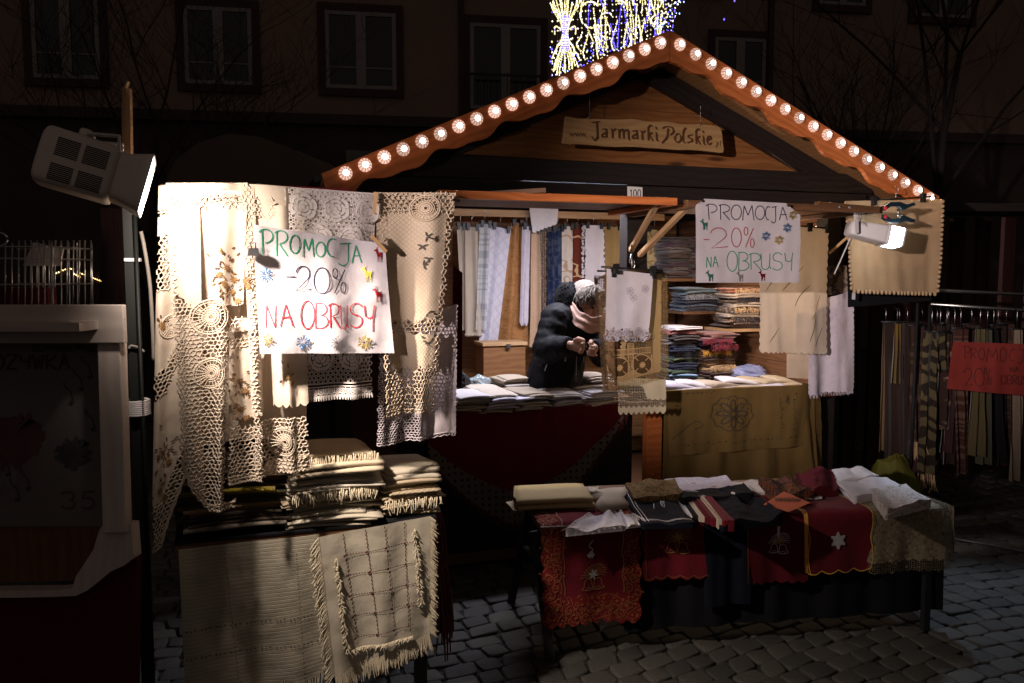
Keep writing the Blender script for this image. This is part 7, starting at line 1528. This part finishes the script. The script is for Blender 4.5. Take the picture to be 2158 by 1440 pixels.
# ================================================================== the seller
def seller():
    sk = NT('skin'); n = sk.noise(sk.obj(), 30, 3); SK = sk.done(sk.pbr(sk.mix(n, (.40, .22, .15), (.52, .30, .21)), .5, 0, sk.bump(n, .15, .003), .4, **{'Subsurface Weight': .05}))
    JK = cloth('black_jacket', (.0075, .0075, .009), trans=0, weave=.6, rough=.7); HD = cloth('fur_trim', (.0055, .005, .0055), trans=0, weave=2.5, rough=1.0); SC = cloth('pink_knit', (.70, .46, .38), (.50, .30, .24), 'tile', 4.5, trans=0, pbump=.9); TR = cloth('dark_trousers', (.012, .012, .016), trans=0)
    P = lambda x, y, d: AD(x, y, d)
    D = 4.72
    hip = P(1172, 815, D); ch = P(1196, 712, D - .04); sh = P(1206, 668, D - .06); nk = P(1222, 650, D - .07); hd = P(1232, 634, D - .10)
    gaze = (RT * .62 - UP * .55 - FW * .55).normalized(); hup = (UP * .72 + RT * .42 - FW * .1); hup = (hup - gaze * hup.dot(gaze)).normalized(); hs = gaze.cross(hup).normalized()
    H = lambda f, u, s: hd + gaze * f + hup * u + hs * s
    rsh, rel, rwr = P(1172, 668, D - .20), P(1150, 738, D - .28), P(1204, 728, D - .42); lsh, lel, lwr = P(1244, 674, D + .06), P(1270, 744, D - .16), P(1250, 734, D - .36)
    body = MB()
    body.sphere(hd, .098, 16, 12, sq=(.92, .92, 1.12)); body.sphere(H(.035, -.05, 0), .07, 12, 8); body.sphere(H(.062, -.095, 0), .028, 8, 6); body.tube([H(.088, .01, 0), H(.112, -.035, 0)], [.010, .017], 8); body.sphere(H(.085, .035, .0), .03, 8, 6, sq=(1, 1.2, .6))
    for s in (-1, 1): body.sphere(H(.07, -.03, s * .035), .028, 8, 6); body.sphere(H(-.01, -.01, s * .088), .022, 8, 6, sq=(.7, .5, 1.4)); 
    body.tube([H(.094, -.062, -.018), H(.099, -.062, 0), H(.094, -.062, .018)], .007, 6); body.tube([H(.092, -.074, -.015), H(.096, -.075, 0), H(.092, -.074, .015)], .0075, 6)
    body.tube([H(-.02, -.06, 0), nk, sh], [.055, .056, .075], 12)
    def oval(c, ax, ay, rx, ry, n=18): return [c + ax * rx * math.cos(2 * PI * j / n) + ay * ry * math.sin(2 * PI * j / n) for j in range(n)]
    fx, fy = (RT * .9 + FW * -.42).normalized(), (RT * .42 + FW * .9).normalized()
    gx = V((fx.x, fx.y, 0)).normalized(); gy = V((fy.x, fy.y, 0)).normalized()
    leg = V((hip.x, hip.y, .55))
    body.loft([oval(V((hip.x, hip.y, .82)), gx, gy, .12, .17), oval(hip, gx, gy, .115, .165), oval(ch, gx, gy, .115, .17), oval(sh, gx, gy, .08, .14)])
    for a, b, c in ((rsh, rel, rwr), (lsh, lel, lwr)): body.tube([a, a.lerp(b, .5), b, b.lerp(c, .5), c], [.055, .048, .040, .036, .026], 10)
    def hand(w, tips, side):
        d = (tips - w).normalized(); u = UP - d * UP.dot(d); u = u.normalized(); v = d.cross(u)
        body.loft([oval(w, u, v, .024, .018, 10), oval(w + d * .032, u, v, .032, .015, 10), oval(w + d * .062, u, v, .034, .013, 10)])
        for i in range(4):
            f = (i - 1.5) / 1.5; L = (.050, .057, .054, .042)[i]; b0 = w + d * .060 + u * (-f) * .024; k1 = b0 + d * L * .45 + v * side * .012; k2 = k1 + d * L * .28 + v * side * .026 - u * .004; k3 = k2 + d * L * .04 + v * side * .024
            body.tube([b0 - d * .015, b0, k1, k2, k3], [.0105, .0105, .0095, .0085, .0068], 8); body.sphere(k3, .0069, 6, 5)
        t0 = w + d * .018 + u * .026; t1 = t0 + d * .030 + u * .016 + v * side * .012; t2 = t1 + d * .028 + v * side * .014; t3 = t2 + d * .02 + v * side * .006 - u * .004
        body.tube([t0, t1, t2, t3], [.014, .0125, .0105, .008], 8); body.sphere(t3, .0082, 6, 5)
    hand(rwr, P(1232, 732, D - .47), 1); hand(lwr, P(1234, 738, D - .44), -1)
    for s in (-1, 1): a = V((hip.x, hip.y, .80)) + gy * s * .085; body.tube([a, a + V((0, 0, -.36)) + gx * .02, V((a.x, a.y, .09))], [.085, .06, .042], 12); body.tube([V((a.x, a.y, .10)) - gx * .06, V((a.x, a.y, .10)) + gx * .15], [.04, .032], 8)
    p = body.build('person', SK, None, 'person in a black hooded jacket and pink knitted scarf bowed over their hands', 'person')
    r = p.modifiers.new('join', 'REMESH'); r.mode = 'VOXEL'; r.voxel_size = .0038; r.use_smooth_shade = True; s_ = p.modifiers.new('soft', 'SMOOTH'); s_.iterations = 3; s_.factor = .5
    # jacket
    j = MB(); q = random.Random(3)
    hem = P(1172, 826, D)
    rings = []
    for (c, rx, ry) in ((V((hem.x, hem.y, .80)), .165, .215), (P(1170, 790, D), .160, .208), (P(1176, 760, D - .015), .155, .20), (P(1188, 725, D - .035), .158, .20), (P(1196, 695, D - .05), .155, .198), (P(1202, 668, D - .06), .135, .18), (P(1214, 650, D - .065), .095, .13), (P(1222, 640, D - .07), .07, .09)):
        rings.append([pt + (pt - c).normalized() * .010 * noise.noise(pt * 14) for pt in oval(c, gx, gy, rx, ry, 26)])
    j.loft(rings)
    for a, b, c in ((rsh, rel, rwr), (lsh, lel, lwr)):
        path = [a.lerp(ch, .25), a, a.lerp(b, .5), b, b.lerp(c, .4), b.lerp(c, .75), c.lerp(b, .06)]; mm = []
        rad = [.085, .088, .080, .078, .068, .058, .050]; pp = smooth([tuple(x) for x in path], 6); n_ = len(pp); rr = [lerp(rad[min(6, int(i / (n_ - 1) * 6))], rad[min(6, int(i / (n_ - 1) * 6) + 1)], (i / (n_ - 1) * 6) % 1) * (1 + .035 * math.sin(i * 1.9) + .03 * q.uniform(-1, 1)) for i in range(n_)]
        j.tube(pp, rr, 16)
    jo = j.build('jacket', JK, p); r = jo.modifiers.new('join', 'REMESH'); r.mode = 'VOXEL'; r.voxel_size = .008; r.use_smooth_shade = True; s_ = jo.modifiers.new('soft', 'SMOOTH'); s_.iterations = 5; s_.factor = .5
    d_ = bpy.data.textures.new('puckers', 'CLOUDS'); d_.noise_scale = .05; dm = jo.modifiers.new('puckers', 'DISPLACE'); dm.texture = d_; dm.strength = .014; dm.mid_level = .5
    z = MB(); z.tube([P(1215, 752, D - .222), P(1214, 806, D - .215)], .0022, 5); 
    for (x, y, x2, y2, dd) in ((1148, 782, 1158, 752, .24), (1192, 752, 1191, 762, .30), (1230, 762, 1231, 752, .26)): z.tube([P(x, y, D - dd), P(x2, y2, D - dd)], .0028, 5)
    z.build('zips', STEEL, jo)
    # hood with fur edge, thrown up behind the head
    hb = MB(); c0 = P(1201, 645, D - .070); rings = []
    ha = (UP * .93 - RT * .34).normalized(); hbv = (RT * .93 + UP * .34).normalized(); NR = 16
    for i in range(NR + 1):
        t = PI * i / NR; c = c0 + ha * .140 * math.cos(t) + hbv * .02 * math.cos(t) ** 2; rr = max(.004, math.sin(t) ** .8); ring_ = []
        for k in range(26):
            an = 2 * PI * k / 26; d = hbv * .092 * math.cos(an) + FW * .120 * math.sin(an); p_ = c + d * rr; ring_.append(p_ + (p_ - c0).normalized() * (.016 * noise.noise(p_ * 13) + .010 * noise.noise(p_ * 34)))
        rings.append(ring_)
    hb.loft(rings)
    for i in range(260):
        rg = rings[q.randrange(2, NR - 2)]; a = rg[q.randrange(26)]
        if (a - c0).dot(hbv) < .03 and (a - c0).dot(FW) > -.06: continue
        d = (a - c0).normalized(); hb.tube([a - d * .006, a + d * .005 - UP * .002, a + d * .010 + hbv * q.uniform(-.006, .008) - UP * .006], [.007, .006, .002], 4, cap=False)
    hb.build('hood', HD, p)
    # hair
    hr = MB()
    for i in range(520):
        az = q.uniform(-1.9, 1.9); el = q.uniform(.15, 1.5); d = (gaze * math.cos(az) * math.cos(el) * .45 + hs * math.sin(az) * math.cos(el) + hup * math.sin(el)).normalized(); b = hd + V(d) * .106
        tang = (gaze * q.uniform(.1, .9) + hs * math.copysign(q.uniform(.2, .8), math.sin(az)) - hup * .55); tang = (tang - d * tang.dot(d)).normalized(); L = q.uniform(.04, .075)
        hr.tube([b - tang * L * .2, b + tang * L * .3 + d * .005, b + tang * L * .75 + d * .003, b + tang * L - d * .004], [.003, .0045, .0035, .001], 5, cap=False)
    hr.sphere(H(-.022, .022, 0), .094, 16, 10, sq=(.95, .95, 1.0))
    t = NT('grey_blond_hair'); g_ = t.noise(t.obj(), 55, 4, .6); HR = t.done(t.pbr(t.mix(t.ramp(g_, .35, .65), (.105, .082, .064), (.205, .175, .150)), .7, 0, t.bump(g_, .5, .004), .15)); hr.build('hair', HR, p)
    # scarf: wound tube folds round the neck
    sf = MB()
    NS, NC = 84, 34; rows_ = []
    for k in range(NC + 1):
        f = k / NC
        pts = [P(1186 + 9 * f, 650 - 26 * f, D - .12), P(1199 + 9 * f, 666 - 27 * f, D - .195), P(1212 + 11 * f, 685 - 29 * f, D - .240), P(1233 + 9 * f, 699 - 33 * f, D - .262), P(1258 + 4 * f, 702 - 35 * f, D - .24), P(1282, 696 - 34 * f, D - .16), P(1292, 686 - 34 * f, D - .05)]
        pp = [V(p_) for p_ in smooth([tuple(p_) for p_ in pts], NS // 6)]
        for i, p_ in enumerate(pp):
            fold = .010 * math.sin(f * PI) + .006 * math.sin(f * 13 + .045 * i + .6 * math.sin(i * .09)) + .0030 * math.sin(i * 1.25 + (k % 2) * PI) * abs(math.sin(k * .95)) + .006 * noise.noise(V((i * .12, f * 4, 2)))
            pp[i] = p_ - FW * fold - UP * .004 * math.sin(i * .3)
        rows_.append(sf.add(pp)); n_ = len(pp)
    for k in range(NC):
        for i in range(n_ - 1): sf.face((rows_[k] + i, rows_[k] + i + 1, rows_[k + 1] + i + 1, rows_[k + 1] + i), [(i * .004, k * .004), (i * .004 + .004, k * .004), (i * .004 + .004, k * .004 + .004), (i * .004, k * .004 + .004)])
    # uv for the knit
    so = sf.build('scarf', SC, p)
    for s in (-1, 1): m = MB(); m.sphere(H(.092, .0, s * .032), .0085, 8, 6); m.build('eye', BLACKP, p)
    m = MB(); m.tube([P(1236, 722, D - .50), P(1240, 730, D - .50), P(1236, 738, D - .49)], .008, 6); m.build('keys', BLACKP, None, 'small dark object held between the fingers of the seller', 'small object')
    tr = MB()
    for s in (-1, 1): a = V((hip.x, hip.y, .84)) + gy * s * .085; tr.tube([a, a + V((0, 0, -.36)) + gx * .02, V((a.x, a.y, .14))], [.10, .078, .065], 14)
    tr.build('trousers', TR, p)
    st = MB()
    for s in (-1, 1): a = V((hip.x, hip.y, .13)) + gy * s * .085; st.tube([a - gx * .09, a, a + gx * .10, a + gx * .19], [.045, .055, .048, .03], 10)
    st.build('boots', BLACKP, p)
seller()
